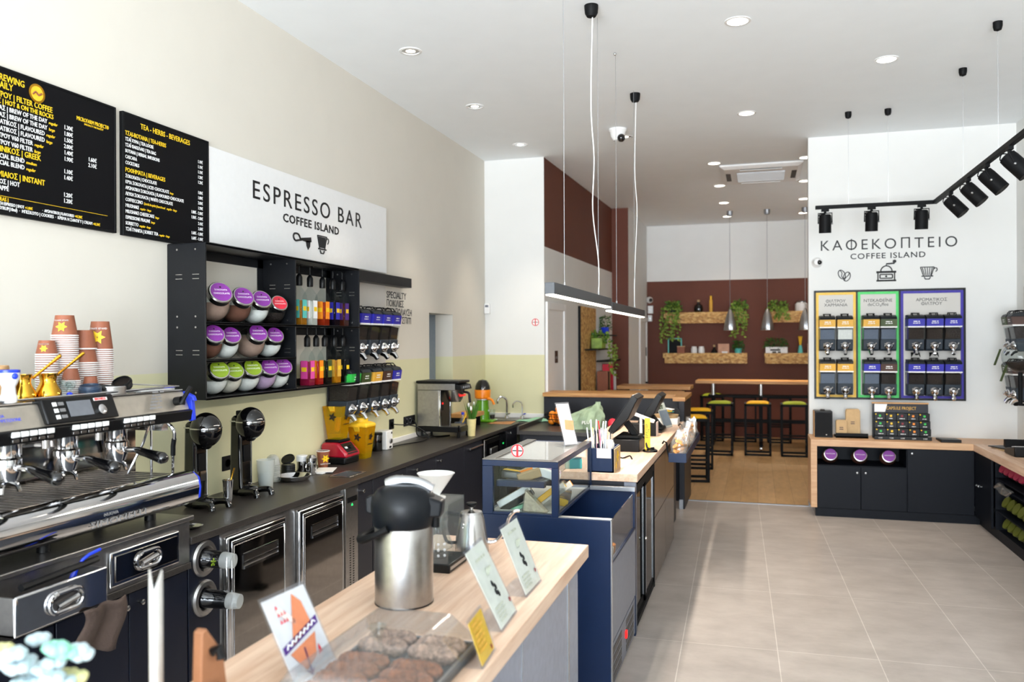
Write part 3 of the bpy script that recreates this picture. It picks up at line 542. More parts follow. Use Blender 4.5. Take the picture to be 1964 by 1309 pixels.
MB().use('steel').tube([(FX,7.12,.795),(FX+.03,7.12,.795)],.006).tube([(FX,7.38,.795),(FX+.03,7.38,.795)],.006).tube([(FX+.03,7.07,.795),(FX+.03,7.43,.795)],.008).build('handle',t)
# dark glass-fronted under-counter cooler
t=T('undercounter_cooler','small black under-counter cooler with a chrome-edged window','cooler',(-2.85,7.93,0))
B('black',((-3.1,7.505,0),(FX-.03,8.285,.843))).build('body',t)
d=B('dark_steel',((FX-.03,7.58,.12),(FX,8.06,.82))).build('door',t,bev=.008); B('black_gloss',((FX,7.62,.16),(FX+.004,8.03,.77))).build('door_pane',d); MB().use('brushed').box((FX+.002,7.74,.66),(FX+.016,7.96,.72)).build('handle',d,bev=.006)
p=B('black',((FX-.03,8.1,.12),(FX,8.28,.82))).build('control_panel',t); MB().use('led_green').box((FX,8.17,.71),(FX+.003,8.19,.725)).build('indicator_light',p)
cab('narrow charcoal cabinet beside the corner, knob at its top',8.29,8.7,.843,[(8.29,8.7,.1,.84,8.375,.803)])
t=T('base_cabinet','charcoal corner cabinet facing the camera below the taps','cabinet',(-2.44,9,0)); B('charcoal',((-2.55,8.76,0),(-2.34,9.2,.843))).build('body',t); p=B('charcoal',((-2.548,8.74,.1),(-2.345,8.759,.835))).build('door',t,bev=.002); knob((-2.43,8.74,.79),(0,-1,0),p,.016)
# stainless under-counter fridge
t=T('undercounter_fridge','stainless under-counter fridge with two mirror doors below the mixers','fridge',(-2.85,4.2,0))
B('brushed',((-3.1,3.465,0),(FX-.012,4.922,.843))).build('body',t,bev=.003)
for a,c in ((3.497,4.03),(4.172,4.7)):
    d=MB().use('chrome').box((FX-.012,a,.14),(FX+.02,c,.815)).build('door',t,bev=.012,seg=3)
    MB().use('mirror_steel').box((FX+.02,a+.045,.18),(FX+.026,c-.035,.765)).build('door_panel',d,bev=.004)
    MB().use('chrome').box((FX+.01,a+.03,.165),(FX+.024,a+.042,.785)).box((FX+.01,c-.03,.165),(FX+.024,c-.022,.785)).box((FX+.01,a+.03,.775),(FX+.024,c-.022,.79)).build('door_rim',d,bev=.004)
    h=MB().use('dark_steel').box((FX+.024,a+.12,.63),(FX+.0275,c-.1,.7)); h.use('chrome').box((FX+.0275,a+.12,.655),(FX+.03,c-.1,.663)).box((FX+.0275,a+.12,.625),(FX+.036,c-.1,.64)).box((FX+.024,a+.115,.625),(FX+.031,a+.12,.705)).box((FX+.024,c-.1,.625),(FX+.031,c-.095,.705)).box((FX+.024,a+.115,.7),(FX+.031,c-.095,.705)); h.build('handle',d)
p=B('brushed',((FX-.012,4.745,.05),(FX+.004,4.918,.84))).build('control_panel',t,bev=.002)
MB().use('black').box((FX+.004,4.77,.74),(FX+.006,4.9,.775)).build('display_strip',p); MB().use('led_green').prism([(4.825,.715),(4.845,.715),(4.835,.73)],'x',FX+.004,FX+.007).build('indicator_light',p)
b=MB().use('black')
for i in range(26):
    for j in range(2): b.box((FX+.004,4.8+.045*j,.1+i*.016),(FX+.0055,4.815+.045*j,.107+i*.016))
b.build('ventilation_grille',p)
# two cup dispensers in the filler panel
for z,lab,ln_ in ((.752,'upper round chrome cup dispenser with flower sticker in navy panel',.1),(.56,'lower round chrome cup dispenser in navy panel',.13)):
    c=(FX,3.335,z); t=T('cup_dispenser',lab,'dispenser',c,0,'in-counter cup dispensers')
    MB().use('brushed').lathe([(.088,0),(.088,.008),(.08,.018),(.062,.02),(.055,.012),(.055,.002)],c,(1,0,0),n=32).build('ring',t)
    a=(1,.12,-.04); MB().use('black_gloss').lathe([(.05,0),(.05,.02),(.044,.03),(.042,ln_-.02),(.04,ln_)],c,a,n=24).build('tube',t)
    MB().use('frosted').lathe([(.036,ln_-.01),(.04,ln_+.01),(.038,ln_+.03),(.034,ln_+.06),(.001,ln_+.062)],c,a,n=24).build('cup_lid',t)
    if ln_<.11:
        s=MB().use('green_label'); 
        for k in range(5): s.prism([(3.35+.018*math.cos(2*PI*k/5+q)*w_,z-.0+.018*math.sin(2*PI*k/5+q)*w_) for q,w_ in ((0,.1),(.35,.8),(.2,1.1),(-.2,.9))],'x',FX+.09,FX+.093)
        s.v=[(x,y-.062,zz) for x,y,zz in s.v]; s.build('flower_sticker',t)
# small dish at the worktop corner
t=T('saucer','small steel dish on worktop corner beside the coffee machine','dish',(-2.66,3.41,WT)); MB().use('chrome').lathe([(.03,0),(.045,.003),(.058,.012),(.056,.013),(.043,.005),(.001,.003)],(-2.68,3.38,WT),n=28).build('bowl',t); MB().use('chrome').lathe([(.059,.0125),(.06,.014),(.056,.0145)],(-2.68,3.38,WT),n=28,cap=False).build('rim',t)
# knock drawer unit
KX=-2.555
t=T('knock_drawer_unit','stainless steel base with knock drawers under the coffee machine','drawer unit',(-2.85,2.5,.765))
b=MB().use('brushed').box((-3.1,1.5,.765),(KX-.004,3.222,.985)); b.build('body',t,bev=.003)
B('brushed',((KX-.02,1.5,.965),(KX+.02,3.226,.987))).build('top_rim',t,bev=.004)
def knockfront(x,a,c,z0,z1,par,nm):
    d=MB().use('chrome').box((x-.004,a,z0),(x+.012,c,z1)).build(nm,par,bev=.012,seg=3)
    if nm=='drawer_front': MB().use('mirror_steel').box((x+.012,a+.02,z0+.02),(x+.017,c-.02,z1-.02)).build('panel',d,bev=.006)
    m=(a+c)/2; zc=(z0+z1)/2; r=[(m-.04+.034*math.cos(q),zc+.034*math.sin(q)) for q in [PI/2+PI*k/8 for k in range(9)]]+[(m+.04+.034*math.cos(q),zc+.034*math.sin(q)) for q in [-PI/2+PI*k/8 for k in range(9)]]
    ring=[(x+.02,y,z) for y,z in r]+[(x+.02,r[0][0],r[0][1])]; MB().use('chrome').tube(ring,.009,8).build('handle_ring',d)
    MB().use('dark_steel').prism([(m+(y-m)*.8,zc+(z-zc)*.8) for y,z in r],'x',x+.012,x+.016).build('handle_recess',d); MB().use('chrome').tube([(x+.024,m-.045,zc-.012),(x+.026,m+.045,zc+.004)],.012,10).build('handle_bar',d)
    return d
knockfront(KX,2.72,3.135,.785,.935,t,'drawer_front')
OX=-2.42; dr=knockfront(OX,2.15,2.56,.795,.935,t,'open_drawer_front')
b=MB().use('brushed').box((-2.8,2.15,.795),(OX,2.158,.93)).box((-2.8,2.552,.795),(OX,2.56,.93)).box((-2.8,2.15,.795),(OX,2.56,.803)); b.build('drawer_tray',t)
b=MB().use('coffee').grid(lambda u,v:(-2.78+.35*u,2.16+.39*v,.88+.02*math.sin(7*u+3*v)*math.sin(5*v)),8,8); b.build('coffee_grounds',t)
tag(MB().use('black').tube([(-2.44,2.2,.95),(-2.44,2.54,.965)],.014,8).build('knock_bar'),'black rubber knock bar across the open knock drawer','knock bar')
tag(MB().use('blue_plastic').tube([(-2.47,2.44,.9),(-2.44,2.47,.98),(-2.42,2.535,1.005)],[.008,.011,.006],8,3).build('cleaning_brush_handle'),'bright blue brush handle poking out of open knock drawer','brush')
c=MB().use('tan_powder'); mat('brown_cloth','4f4038',.95,bump=.3)
b=MB().use('brown_cloth').grid(lambda u,v:(-2.4+.012*math.sin(9*u)-.05*v,2.43+.2*u+.02*v+.02*math.sin(5*v),.8-.2*v*(.75+.35*u)+.004*math.sin(14*u)),14,10); o=tag(b.build('cleaning_cloth'),'brown cleaning cloth hanging under the open knock drawer','cloth'); s=o.modifiers.new('thick','SOLIDIFY'); s.thickness=.005
# ------------------------------------------------------------------ espresso machine
mat('machine_silver','b9b2a6',.3,.75); mat('screen_grey','6d7076',.15); mat('tray_mark','888888',.4)
t=T('espresso_machine','large three-group chrome espresso machine on the left counter','coffee machine',(-2.78,2.55,.987))
MY0,MY1=1.75,3.235
for y in (1.9,2.5,3.08):
    for x in (-2.95,-2.66): MB().use('black').lathe([(.025,0),(.025,.05),(.03,.06)],(x,y,.987),n=14).build('foot',t)
b=MB().use('chrome').prism([(-2.97,1.045),(-2.54,1.045),(-2.515,1.07),(-2.51,1.12),(-2.52,1.165),(-2.55,1.188),(-2.6,1.19),(-2.6,1.17),(-2.97,1.17)],'y',MY0,MY1); dt=b.build('drip_tray',t,angle=50)
b=MB().use('dark_steel').box((-2.93,MY0,1.17),(-2.6,MY1,1.176)); b.use('steel')
for i in range(34): b.box((-2.93,MY0+.02+.043*i,1.176),(-2.62,MY0+.032+.043*i,1.181))
b.build('tray_grid',dt)
b=MB().use('blue_plastic').prism([(-2.55,1.045),(-2.512,1.07),(-2.507,1.12),(-2.517,1.165),(-2.55,1.188)],'y',MY1,MY1+.006); b.build('blue_end_trim',dt)
b=MB().use('tray_mark'); fit(b,'NUOVA',.018,(-2.5095,2.65,1.1),Yv,(-.02,0,1),.075,bold=.01); fit(b,'SIMONELLI',.036,(-2.5095,2.58,1.065),Yv,(-.02,0,1),.3); b.build('raised_lettering',dt)
B('mirror_steel',((-2.87,MY0,1.176),(-2.85,MY1-.03,1.43))).build('splash_panel',t)
b=MB().use('steel').box((-3.0,MY0,1.17),(-2.87,MY1-.02,1.56)); b.build('rear_body',t)
b=MB().use('machine_silver').prism([(-2.99,1.42),(-2.575,1.43),(-2.562,1.48),(-2.6,1.565),(-2.62,1.572),(-2.99,1.572)],'y',MY0,MY1); body=b.build('upper_body',t,bev=.006)
b=MB().use('black').prism([(-2.62,1.425),(-2.558,1.432),(-2.55,1.478),(-2.562,1.484),(-2.62,1.484)],'y',MY0,MY1+.004); st=b.build('button_strip',t,bev=.003)
for g in (2.355,2.625,2.893):
    b=MB().use('white_gloss'); d=MB().use('dark_steel')
    for k in range(5): y=g+(k-2)*.0375; b.box((-2.556,y-.0155,1.458),(-2.543,y+.0155,1.478)); d.box((-2.557,y-.014,1.440),(-2.5465,y+.014,1.452))
    b.build('button_row',st,bev=.003); d.build('small_button_row',st,bev=.002)
mt=MB().use('black').prism([(-2.59,1.488),(-2.545,1.49),(-2.585,1.585),(-2.62,1.585)],'y',2.42,2.775).build('display_module',t,bev=.006)
nv=Vector((.921,0,.388)); o0=Vector((-2.545,0,1.49))+nv*.001; up=Vector((-.388,0,.921))
def onf(y,h,e=0): return o0+Vector((0,y,0))+up*h+nv*e
def fpl(mb,ya,yb,h0,h1,e=.003):
    p=[onf(ya,h0),onf(yb,h0),onf(yb,h1),onf(ya,h1)]; q=[v+nv*e for v in p]; mb.add([tuple(v) for v in p+q],[(4,5,6,7),(0,1,5,4),(1,2,6,5),(2,3,7,6),(3,0,4,7)])
b=MB().use('screen_grey'); fpl(b,2.53,2.645,.022,.085); b.build('screen',mt)
b=MB().use('white_gloss'); [fpl(b,2.462,2.48,.018+.026*k,.034+.026*k) for k in range(3)]; b.use('dull_silver'); [fpl(b,2.487,2.513,.02+.026*k,.033+.026*k) for k in range(3)]; b.build('menu_buttons',mt)
b=MB().use('chrome').lathe([(.021,0),(.021,.008),(.015,.011),(.001,.011)],onf(2.69,.038),nv,n=20); b.build('dial',mt)
b=MB().use('white_gloss'); fpl(b,2.665,2.735,.078,.09); b.use('hot_red'); b.text('SIMONELLI',.012,onf(2.668,.08,.0035),Yv,up,bold=.02); b.build('lit_badge',mt)
b=MB().use('blue_plastic'); q=Vector((-2.562,0,1.484)); uy=Vector((-.41,0,.912)); fit(b,'AURELIA',.016,q+Vector((.001,2.19,.05)),Yv,uy,.055); fit(b,'COMPETIZIONE',.017,q+Vector((.006,2.195,.033)),Yv,uy,.115); b.lathe([(.02,0),(.02,.002)],q+Vector((.006,2.165,.03)),(.9,0,.4),n=20); b.build('blue_lettering',body)
b=MB().use('dull_silver'); 
for k in range(6): dash(b,q+Vector((.009-.006*k,2.96+.01*k,.02+.0135*k)),Yv,uy,.085,.008,1,0,k)
b.build('pale_print',body)
b=MB().use('chrome').box((-2.99,MY0,1.572),(-2.605,MY1,1.577)); tr=b.build('cup_tray',t)
b=MB().use('chrome').tube([(-2.985,MY0,1.592),(-2.985,MY1-.01,1.6),(-2.62,MY1-.01,1.59),(-2.61,MY0,1.585)],.005,8); b.use('dark_steel')
for i in range(20): b.box((-2.97,MY0+.03+.072*i,1.577),(-2.63,MY0+.06+.072*i,1.5785))
b.build('rail_and_slots',tr)
b=MB().use('blue_plastic').prism([(-2.64,1.56),(-2.6,1.566),(-2.55,1.545),(-2.54,1.52),(-2.555,1.525),(-2.548,1.43),(-2.572,1.425),(-2.58,1.5),(-2.62,1.55)],'y',MY1,MY1+.025); b.build('blue_end_cap',t,bev=.004)
k=MB().use('black').cyl((-2.575,3.15,1.525),(-2.54,3.15,1.53),.02).tube([(-2.54,3.148,1.515),(-2.53,3.155,1.545),(-2.525,3.19,1.59)],[.016,.014,.01],10,3); k.build('steam_lever',t)
for g in (2.36,2.63,2.9):
    gh=MB().use('chrome').lathe([(.05,.0),(.05,.02),(.043,.028),(.043,.08),(.05,.09)],(-2.68,g,1.345),n=24).build('group_head',t)
    MB().use('steel').cyl((-2.71,g-.07,1.38),(-2.71,g-.07,1.43),.016,n=12).cyl((-2.72,g+.075,1.37),(-2.72,g+.075,1.43),.02,n=12).build('valve_pipe',gh)
    pf=MB().use('chrome').lathe([(.038,-.03),(.046,0),(.046,.028),(.042,.032)],(-2.68,g,1.315),n=24).tube([(-2.64,g,1.333),(-2.57,g-.003,1.335)],.012,10)
    pf.tube([(-2.68,g,1.285),(-2.67,g-.03,1.268),(-2.665,g-.04,1.24)],.009,8,3).tube([(-2.68,g,1.285),(-2.67,g+.03,1.268),(-2.665,g+.04,1.24)],.009,8,3); pf.build('portafilter',t)
    o=MB().use('black_gloss').lathe([(.012,0),(.017,.025),(.018,.08),(.023,.15),(.025,.175),(.018,.195),(.001,.2)],(-2.575,g-.005,1.336),(1,-.22,-.15),n=20).build('handle',t,angle=65)
b=MB().use('chrome').tube([(-2.66,3.18,1.43),(-2.62,3.19,1.39),(-2.625,3.2,1.34)],.008,8,3).tube([(-2.64,3.21,1.27),(-2.65,3.22,1.18)],.006,8); b.build('steam_wand',t)
MB().use('black').tube([(-2.625,3.2,1.345),(-2.635,3.205,1.31),(-2.64,3.21,1.265)],.011,8).build('wand_grip',t)
b=MB().use('chrome').tube([(-2.72,3.16,1.42),(-2.72,3.16,1.18)],.006,8).tube([(-2.8,3.1,1.19),(-2.74,3.13,1.33),(-2.72,3.15,1.42)],.006,8).box((-2.86,3.16,1.385),(-2.66,3.2,1.43)); b.build('side_bracket',t)
# ------------------------------------------------------------------ things on the espresso machine
def flower(mb,c,ux,uy,s,n=6):
    ux=Vector(ux);uy=Vector(uy);nz=ux.cross(uy); c=Vector(c)
    for k in range(n):
        a=2*PI*k/n; pts=[(0.08,-.1),(.45,-.26),(1,0),(.45,.26),(.08,.1)]
        vs=[tuple(c+(ux*(x*math.cos(a)-y*math.sin(a))+uy*(x*math.sin(a)+y*math.cos(a)))*s+nz*.0008) for x,y in pts]; mb.add(vs,[tuple(range(5))])
def paper_cup(r,h,label,printed=True,flip=True,m='brown_card'):
    # inverted cup: rim at z=0, base up
    t=T('paper_cup',label,'paper cup',(0,0,0)); r2=r*.7
    b=MB().use(m).lathe([(r*.985,.004),(r2,h),(r2*.93,h),(r2*.9,h-.006),(.001,h-.006)],(0,0,0),n=26,cap=False); b.build('body',t)
    MB().use('white').lathe([(r*.97,0),(r*1.03,.001),(r*1.04,.003),(r*1.02,.0055),(r*.98,.006)],(0,0,0),n=26,cap=False).build('rolled_rim',t)
    if printed:
        b=MB().use('yellow_ink'); a=-.5; d=Vector((math.cos(a),math.sin(a),0)); nrm=(d+Vector((0,0,.3*r/h))).normalized(); sl=Vector((-(r-r2)*d.x,-(r-r2)*d.y,h)).normalized(); tx=sl.cross(nrm).normalized()*-1
        p=d*(r-(r-r2)*.45+.003)+Vector((0,0,h*.45)); flower(b,p,tx,sl,.26*h); b.use('white_ink'); p2=d*(r-(r-r2)*.78+.003)+Vector((0,0,h*.78)); b.text('COFFEE ISLAND',h*.085,p2,-tx,-sl,'CENTER'); b.build('printed_flower',t)
    return t
CT=1.578
def stack(x,y,r,h,n,pitch,label,grp,printed=True):
    a=paper_cup(r,h,'brown upturned paper cup on top of the '+label,printed); a.location=(x,y,CT+pitch*n); a.rotation_euler=(0,0,-.55)
    p=paper_cup(r,h,'white rim of a paper cup nested in the '+label,False); p.location=(x,y,CT); p['group']=grp
    for i in range(1,n): dup(p,(x,y,CT+pitch*i),.3*i)
stack(-2.85,2.70,.0425,.062,18,.0094,'short cup stack by the brass pots','cups in the short stack by the gold pots')
stack(-2.85,2.793,.052,.09,27,.0092,'tallest cup stack','cups in the tallest stack')
stack(-2.85,2.9,.053,.088,14,.0092,'plain medium cup stack','cups in the lower plain stack',False)
o=paper_cup(.049,.085,'plain brown cup topping the plain medium cup stack',False); o.location=(-2.85,2.9,CT+.0092*14+.062)
stack(-2.85,2.99,.054,.13,20,.0093,'tall cup stack nearest the shelf','cups in the farthest tall stack')
stack(-2.79,2.765,.037,.055,7,.008,'small stack behind the glass ornament','cups in the small stack behind the ornament',False)
stack(-2.75,2.83,.035,.062,2,.006,'tiny stack beside the blue lids','cups in the smallest stack',False)
def briki(x,y,s,label,ang):
    t=T('coffee_pot',label,'coffee pot',(x,y,CT))
    MB().use('brass').lathe([(.001,.001),(.044*s,.001),(.047*s,.012),(.045*s,.03),(.03*s,.06),(.027*s,.07),(.031*s,.092),(.034*s,.1),(.032*s,.1),(.025*s,.07),(.04*s,.02),(.001,.01)],(x,y,CT),n=28,cap=False).build('body',t)
    d=Vector((math.cos(ang),math.sin(ang),.9)).normalized(); p=Vector((x,y,CT+.088*s))+Vector((math.cos(ang),math.sin(ang),0))*.03
    MB().use('gold').tube([p,p+d*.06,p+d*.125],[.006,.005,.007],8).sph(tuple(p+d*.127),.007,8,6).build('handle',t)
briki(-2.69,2.44,.95,'small polished brass coffee pot, nearer the kraft lids',.95); briki(-2.67,2.535,1.05,'larger polished brass coffee pot beside the paper cups',.95)
mat('kraft_lid','b08c62',.8)
k0=None
for i in range(8):
    b=MB().use('kraft_lid').lathe([(.046,0),(.047,.006),(.045,.016),(.042,.0165),(.04,.012),(.001,.012)],(-2.72,2.345,CT+.0172*i),n=24); b.build('kraft_cup_cover',group='kraft lids stacked on the machine',label='pale brown cup sleeve in the stack at the picture edge',category='cup lid')
t=T('milk_cup','white porcelain cup with blue pattern at the picture edge on the machine','cup',(-2.62,2.315,CT)); MB().use('white_gloss').lathe([(.02,0),(.026,.003),(.03,.02),(.024,.035),(.022,.06),(.036,.09),(.037,.12),(.034,.12),(.02,.06),(.001,.05)],(-2.62,2.315,CT),n=22,cap=False).build('body',t); MB().use('blue_plastic').lathe([(.0372,.112),(.0375,.122),(.034,.123)],(-2.62,2.315,CT),n=22,cap=False).sph((-2.587,2.31,CT+.1),.012,8,6).build('blue_pattern',t)
t=T('glass_ornament','clear crumpled glass ornament between brass pot and cups','ornament',(-2.66,2.61,CT)); random.seed(3)
b=MB().use('glass'); [b.sph((-2.66+random.uniform(-.02,.02),2.61+random.uniform(-.025,.025),CT+.02+random.uniform(0,.05)),random.uniform(.012,.02),8,6) for _ in range(9)]; b.build('glass_lumps',t); MB().use('blue_plastic').sph((-2.63,2.6,CT+.012),(.012,.014,.012),8,6).build('blue_bead',t)
mat('lid_blue','22344a',.4)
for i,(x,y,z,rx,m) in enumerate(((-2.66,2.735,CT,.0,'lid_blue'),(-2.66,2.735,CT+.012,.1,'lid_blue'),(-2.66,2.735,CT+.024,.15,'lid_blue'),(-2.68,2.83,CT+.02,-.1,'black'),(-2.66,2.915,CT+.022,.55,'black'),(-2.67,2.925,CT+.036,.6,'black'))):
    b=MB().use(m).lathe([(.043,0),(.0445,.004),(.043,.012),(.04,.013),(.038,.02),(.034,.02),(.033,.014),(.001,.013)],(0,0,0),n=24); o=b.build('cup_cover',world=False); o.location=(x,y,z); o.rotation_euler=(rx,.1,0)
    tag(o,('dark blue plastic cup lid, bottom of the little stack','dark blue plastic cup lid, middle of the little stack','dark blue plastic cup lid, top of the little stack','black plastic cup lid lying inside the steel ring','black plastic cup lid leaning on the ring, lower one','black plastic cup lid leaning on the ring, upper one')[i],'cup lid','loose plastic lids')
t=T('steel_ring','brushed steel ring dish on the machine above the screen','dish',(-2.67,2.86,CT)); MB().use('brushed').lathe([(.06,0),(.061,0),(.061,.03),(.058,.03),(.058,.003),(.001,.003)],(-2.67,2.86,CT),n=32).build('dish_body',t); MB().use('chrome').lathe([(.058,.03),(.0595,.033),(.061,.03)],(-2.67,2.86,CT),n=32,cap=False).build('rim',t)
tag(B('white',((-2.75,2.98,CT),(-2.62,3.2,CT+.004))).build('paper_sheet'),'white sheet with green print lying on the machine cup tray','paper')
# ------------------------------------------------------------------ things on the worktop
def mixer(x,y,rz,label):
    t=T('drink_mixer',label,'drink mixer',(0,0,0),0,'drink mixers')
    b=MB().use('black_gloss').prism([(-.115,.0),(.0,.0),(-.02,.06),(-.025,.33),(-.02,.44),(-.03,.475),(-.09,.48),(-.105,.44)],'y',-.05,.05); b.build('column',t,bev=.018,seg=3)
    b=MB().use('black_gloss')
    for s in (-1,1): b.tube([(-.03,s*.03,.02),(.05,s*.055,.03),(.1,s*.062,.03),(.115,s*.064,.0)],[.028,.024,.021,.018],12,3)
    b.sph((0,0,.03),(.055,.06,.03),16,8); b.build('forked_base',t)
    h=MB().use('black_gloss').sph((.01,0,.43),(.086,.086,.098),32,20).lathe([(.02,0),(.03,.01),(.04,.03)],(.01,0,.325),n=20); h.build('head',t,angle=70); MB().use('black_gloss').box((-.1,-.05,.40),(-.0,.05,.47)).build('neck_housing',t,bev=.015,seg=3)
    MB().use('chrome').lathe([(.0845,0),(.087,.001),(.087,.008),(.0845,.009)],(.01,0,.438),n=30,cap=False).box((-.102,-.0515,.44),(.01,.0515,.447)).build('chrome_band',t)
    MB().use('chrome').cyl((.015,0,.33),(.015,0,.07),.004,n=8).lathe([(.016,0),(.017,.004),(.001,.006)],(.015,0,.07),n=14).build('spindle',t)
    MB().use('black').box((-.085,-.022,.475),(-.045,.022,.505)).build('switch',t,bev=.006)
    MB().use('matte_black').box((-.02,-.03,.2),(-.014,.03,.3)).build('cup_rest',t,bev=.003)
    t.location=(x,y,WT); t.rotation_euler=(0,0,rz); return t
mixer(-2.94,3.83,-.12,'black spindle drink mixer nearer the coffee machine, steel cup at its foot'); mixer(-2.92,4.215,-.12,'black spindle drink mixer farther from coffee machine, clear cup beside it')
t=T('mixing_cup','steel mixing cup with a spoon under the nearer drink mixer','cup',(-2.83,3.9,WT)); c=(-2.845,3.905,WT+.03); MB().use('chrome').lathe([(.024,0),(.03,.1),(.033,.115),(.031,.115),(.022,.004),(.001,.003)],c,n=22,cap=False).build('cup_body',t); MB().use('brass').tube([(-2.85,3.9,.93),(-2.82,3.93,1.09)],[.004,.006],8).build('spoon',t)
t=T('measuring_cup','frosted clear plastic cup half full, beside the farther drink mixer','cup',(-2.93,4.4,WT)); c=(-2.93,4.40,WT); MB().use('frosted').lathe([(.04,0),(.042,.003),(.056,.185),(.054,.185),(.04,.005),(.001,.004)],c,n=24,cap=False).build('cup_body',t); mat('cloudy_water','c9d2d2',.2); MB().use('cloudy_water').lathe([(.001,.005),(.039,.006),(.048,.11),(.001,.11)],c,n=20,cap=False).build('liquid',t)
def domelid(x,y,n,label,grp):
    for i in range(n):
        o=MB().use('frosted').lathe([(.047,0),(.049,.004),(.045,.008),(.043,.03),(.034,.055),(.018,.068),(.001,.07)],(x,y,WT+.009*i),n=22,cap=False).build('dome_cover'); tag(o,label,'cup lid',grp)
domelid(-3.05,4.66,13,'clear plastic dome lid in the tall nested stack behind the steel tray','clear dome lids nested in a stack')
for i in range(7):
    o=MB().use('black').lathe([(.046,0),(.047,.005),(.044,.014),(.04,.014),(.038,.01),(.001,.01)],(0,0,0),n=22).build('cup_cover',world=False); o.location=(-3.06,4.86,WT+.014*i+(.03 if i==6 else 0)); o.rotation_euler=(.0 if i<6 else .6,0,0)
    tag(o,'black plastic cup lid in the stack beside the dome lids' if i<6 else 'black plastic cup lid tilted on top of the black lid stack','cup lid','black lids stacked on the worktop')
t=T('steel_tray','round shallow steel tray near the worktop middle','tray',(-2.975,4.73,WT)); MB().use('chrome').lathe([(.001,.002),(.08,.002),(.095,.014),(.108,.034),(.11,.034),(.112,.032),(.098,.01),(.085,0),(.001,0)],(-2.945,4.745,WT),n=36,cap=False).build('tray_body',t); MB().use('steel').lathe([(.11,.034),(.113,.036),(.113,.033)],(-2.945,4.745,WT),n=36,cap=False).build('rim',t)
t=T('shaker','steel shaker with white plastic lid behind the round tray','shaker',(-3.03,4.985,WT)); c=(-3.03,4.985,WT); MB().use('chrome').lathe([(.035,0),(.037,.004),(.037,.09)],c,n=22).build('body',t); MB().use('white').lathe([(.04,.09),(.04,.125),(.036,.13),(.001,.131)],c,n=22).build('lid',t)
t=T('shaker','steel shaker with domed steel lid beside the napkins','shaker',(-2.95,4.985,WT)); c=(-2.955,4.98,WT); MB().use('chrome').lathe([(.034,0),(.036,.004),(.036,.095)],c,n=22).build('body',t); MB().use('steel').lathe([(.039,.095),(.039,.115),(.034,.122),(.02,.135),(.001,.137)],c,n=22).build('lid',t); MB().use('chrome').tube([(-2.955,4.945,.965),(-2.955,4.915,.955),(-2.955,4.915,.92),(-2.955,4.945,.905)],.004,6,3).build('handle',t)
for i,(x,y,a) in enumerate(((-2.95,5.1,.05),(-2.93,5.13,.35))):
    o=MB().use('white').cbox((0,0,0),(.13,.2,.005)).build('paper_napkin',world=False,bev=.002); o.location=(x,y,WT+.003+.006*i); o.rotation_euler=(0,0,a); tag(o,('flat white paper napkin, lower one beside the paper cup','white paper napkin turned askew, upper one beside the inset basin')[i],'napkin','white napkins on the worktop')
t=T('inset_basin','small rectangular steel rinse basin set into worktop edge','basin',(-2.71,5.045,.74))
b=MB().use('brushed').box((-2.78,4.93,.74),(-2.64,5.16,.744)).box((-2.782,4.928,.74),(-2.776,5.162,.884)).box((-2.644,4.928,.74),(-2.638,5.162,.884)).box((-2.782,4.926,.74),(-2.638,4.934,.884)).box((-2.782,5.156,.74),(-2.638,5.164,.884)); b.build('basin_body',t)
B('steel',((-2.79,4.92,.88),(-2.776,5.17,.8855)),((-2.644,4.92,.88),(-2.63,5.17,.8855)),((-2.79,4.92,.88),(-2.63,4.934,.8855)),((-2.79,5.156,.88),(-2.63,5.17,.8855))).build('rim',t,bev=.002)
t=paper_cup(.047,.125,'brown paper cup with yellow flower standing upright before the red blender',False); t.location=(-3.03,5.27,WT+.125); t.rotation_euler=(PI,0,0)
b=MB().use('yellow_ink'); d=Vector((.80,-.6,0)).normalized(); sl=Vector((d.x*.1,d.y*.1,1)).normalized(); tx=Vector((.6,.8,0)); flower(b,Vector((-3.03,5.27,WT+.07))+d*.0425,tx,sl,.032); b.use('white_ink').text('COFFEE ISLAND',.011,Vector((-3.03,5.27,WT+.028))+d*.0395,tx,sl,'CENTER'); b.build('flower_print',t)
MB().use('coffee').lathe([(.044,.118),(.001,.1181)],(-3.03,5.27,WT),n=20).build('inside',t)
# blender with red base
t=T('blender','red and black blender with transparent yellow jug','blender',(-3.03,5.53,WT))
b=MB().use('black').box((-3.135,5.42,WT),(-2.93,5.645,WT+.055)); b.build('lower_base',t,bev=.012)
b=MB().use('red_paint').prism([(-3.135,WT+.05),(-2.92,WT+.05),(-2.93,WT+.085),(-2.995,WT+.15),(-3.01,WT+.16),(-3.12,WT+.16),(-3.135,WT+.14)],'y',5.42,5.645); rb=b.build('red_housing',t,bev=.014,seg=3)
b=MB().use('black').prism([(-2.93,WT+.075),(-2.922,WT+.075),(-2.985,WT+.15),(-2.995,WT+.148)],'y',5.455,5.61); b.use('white').prism([(-2.955,WT+.115),(-2.949,WT+.115),(-2.96,WT+.127),(-2.967,WT+.127)],'y',5.47,5.5); b.use('matte_black').sph((-2.955,5.54,WT+.12),.014,10,6); b.build('control_panel',rb)
B('matte_black',((-3.12,5.45,WT+.155),(-2.99,5.615,WT+.18))).build('jug_seat',t,bev=.01)
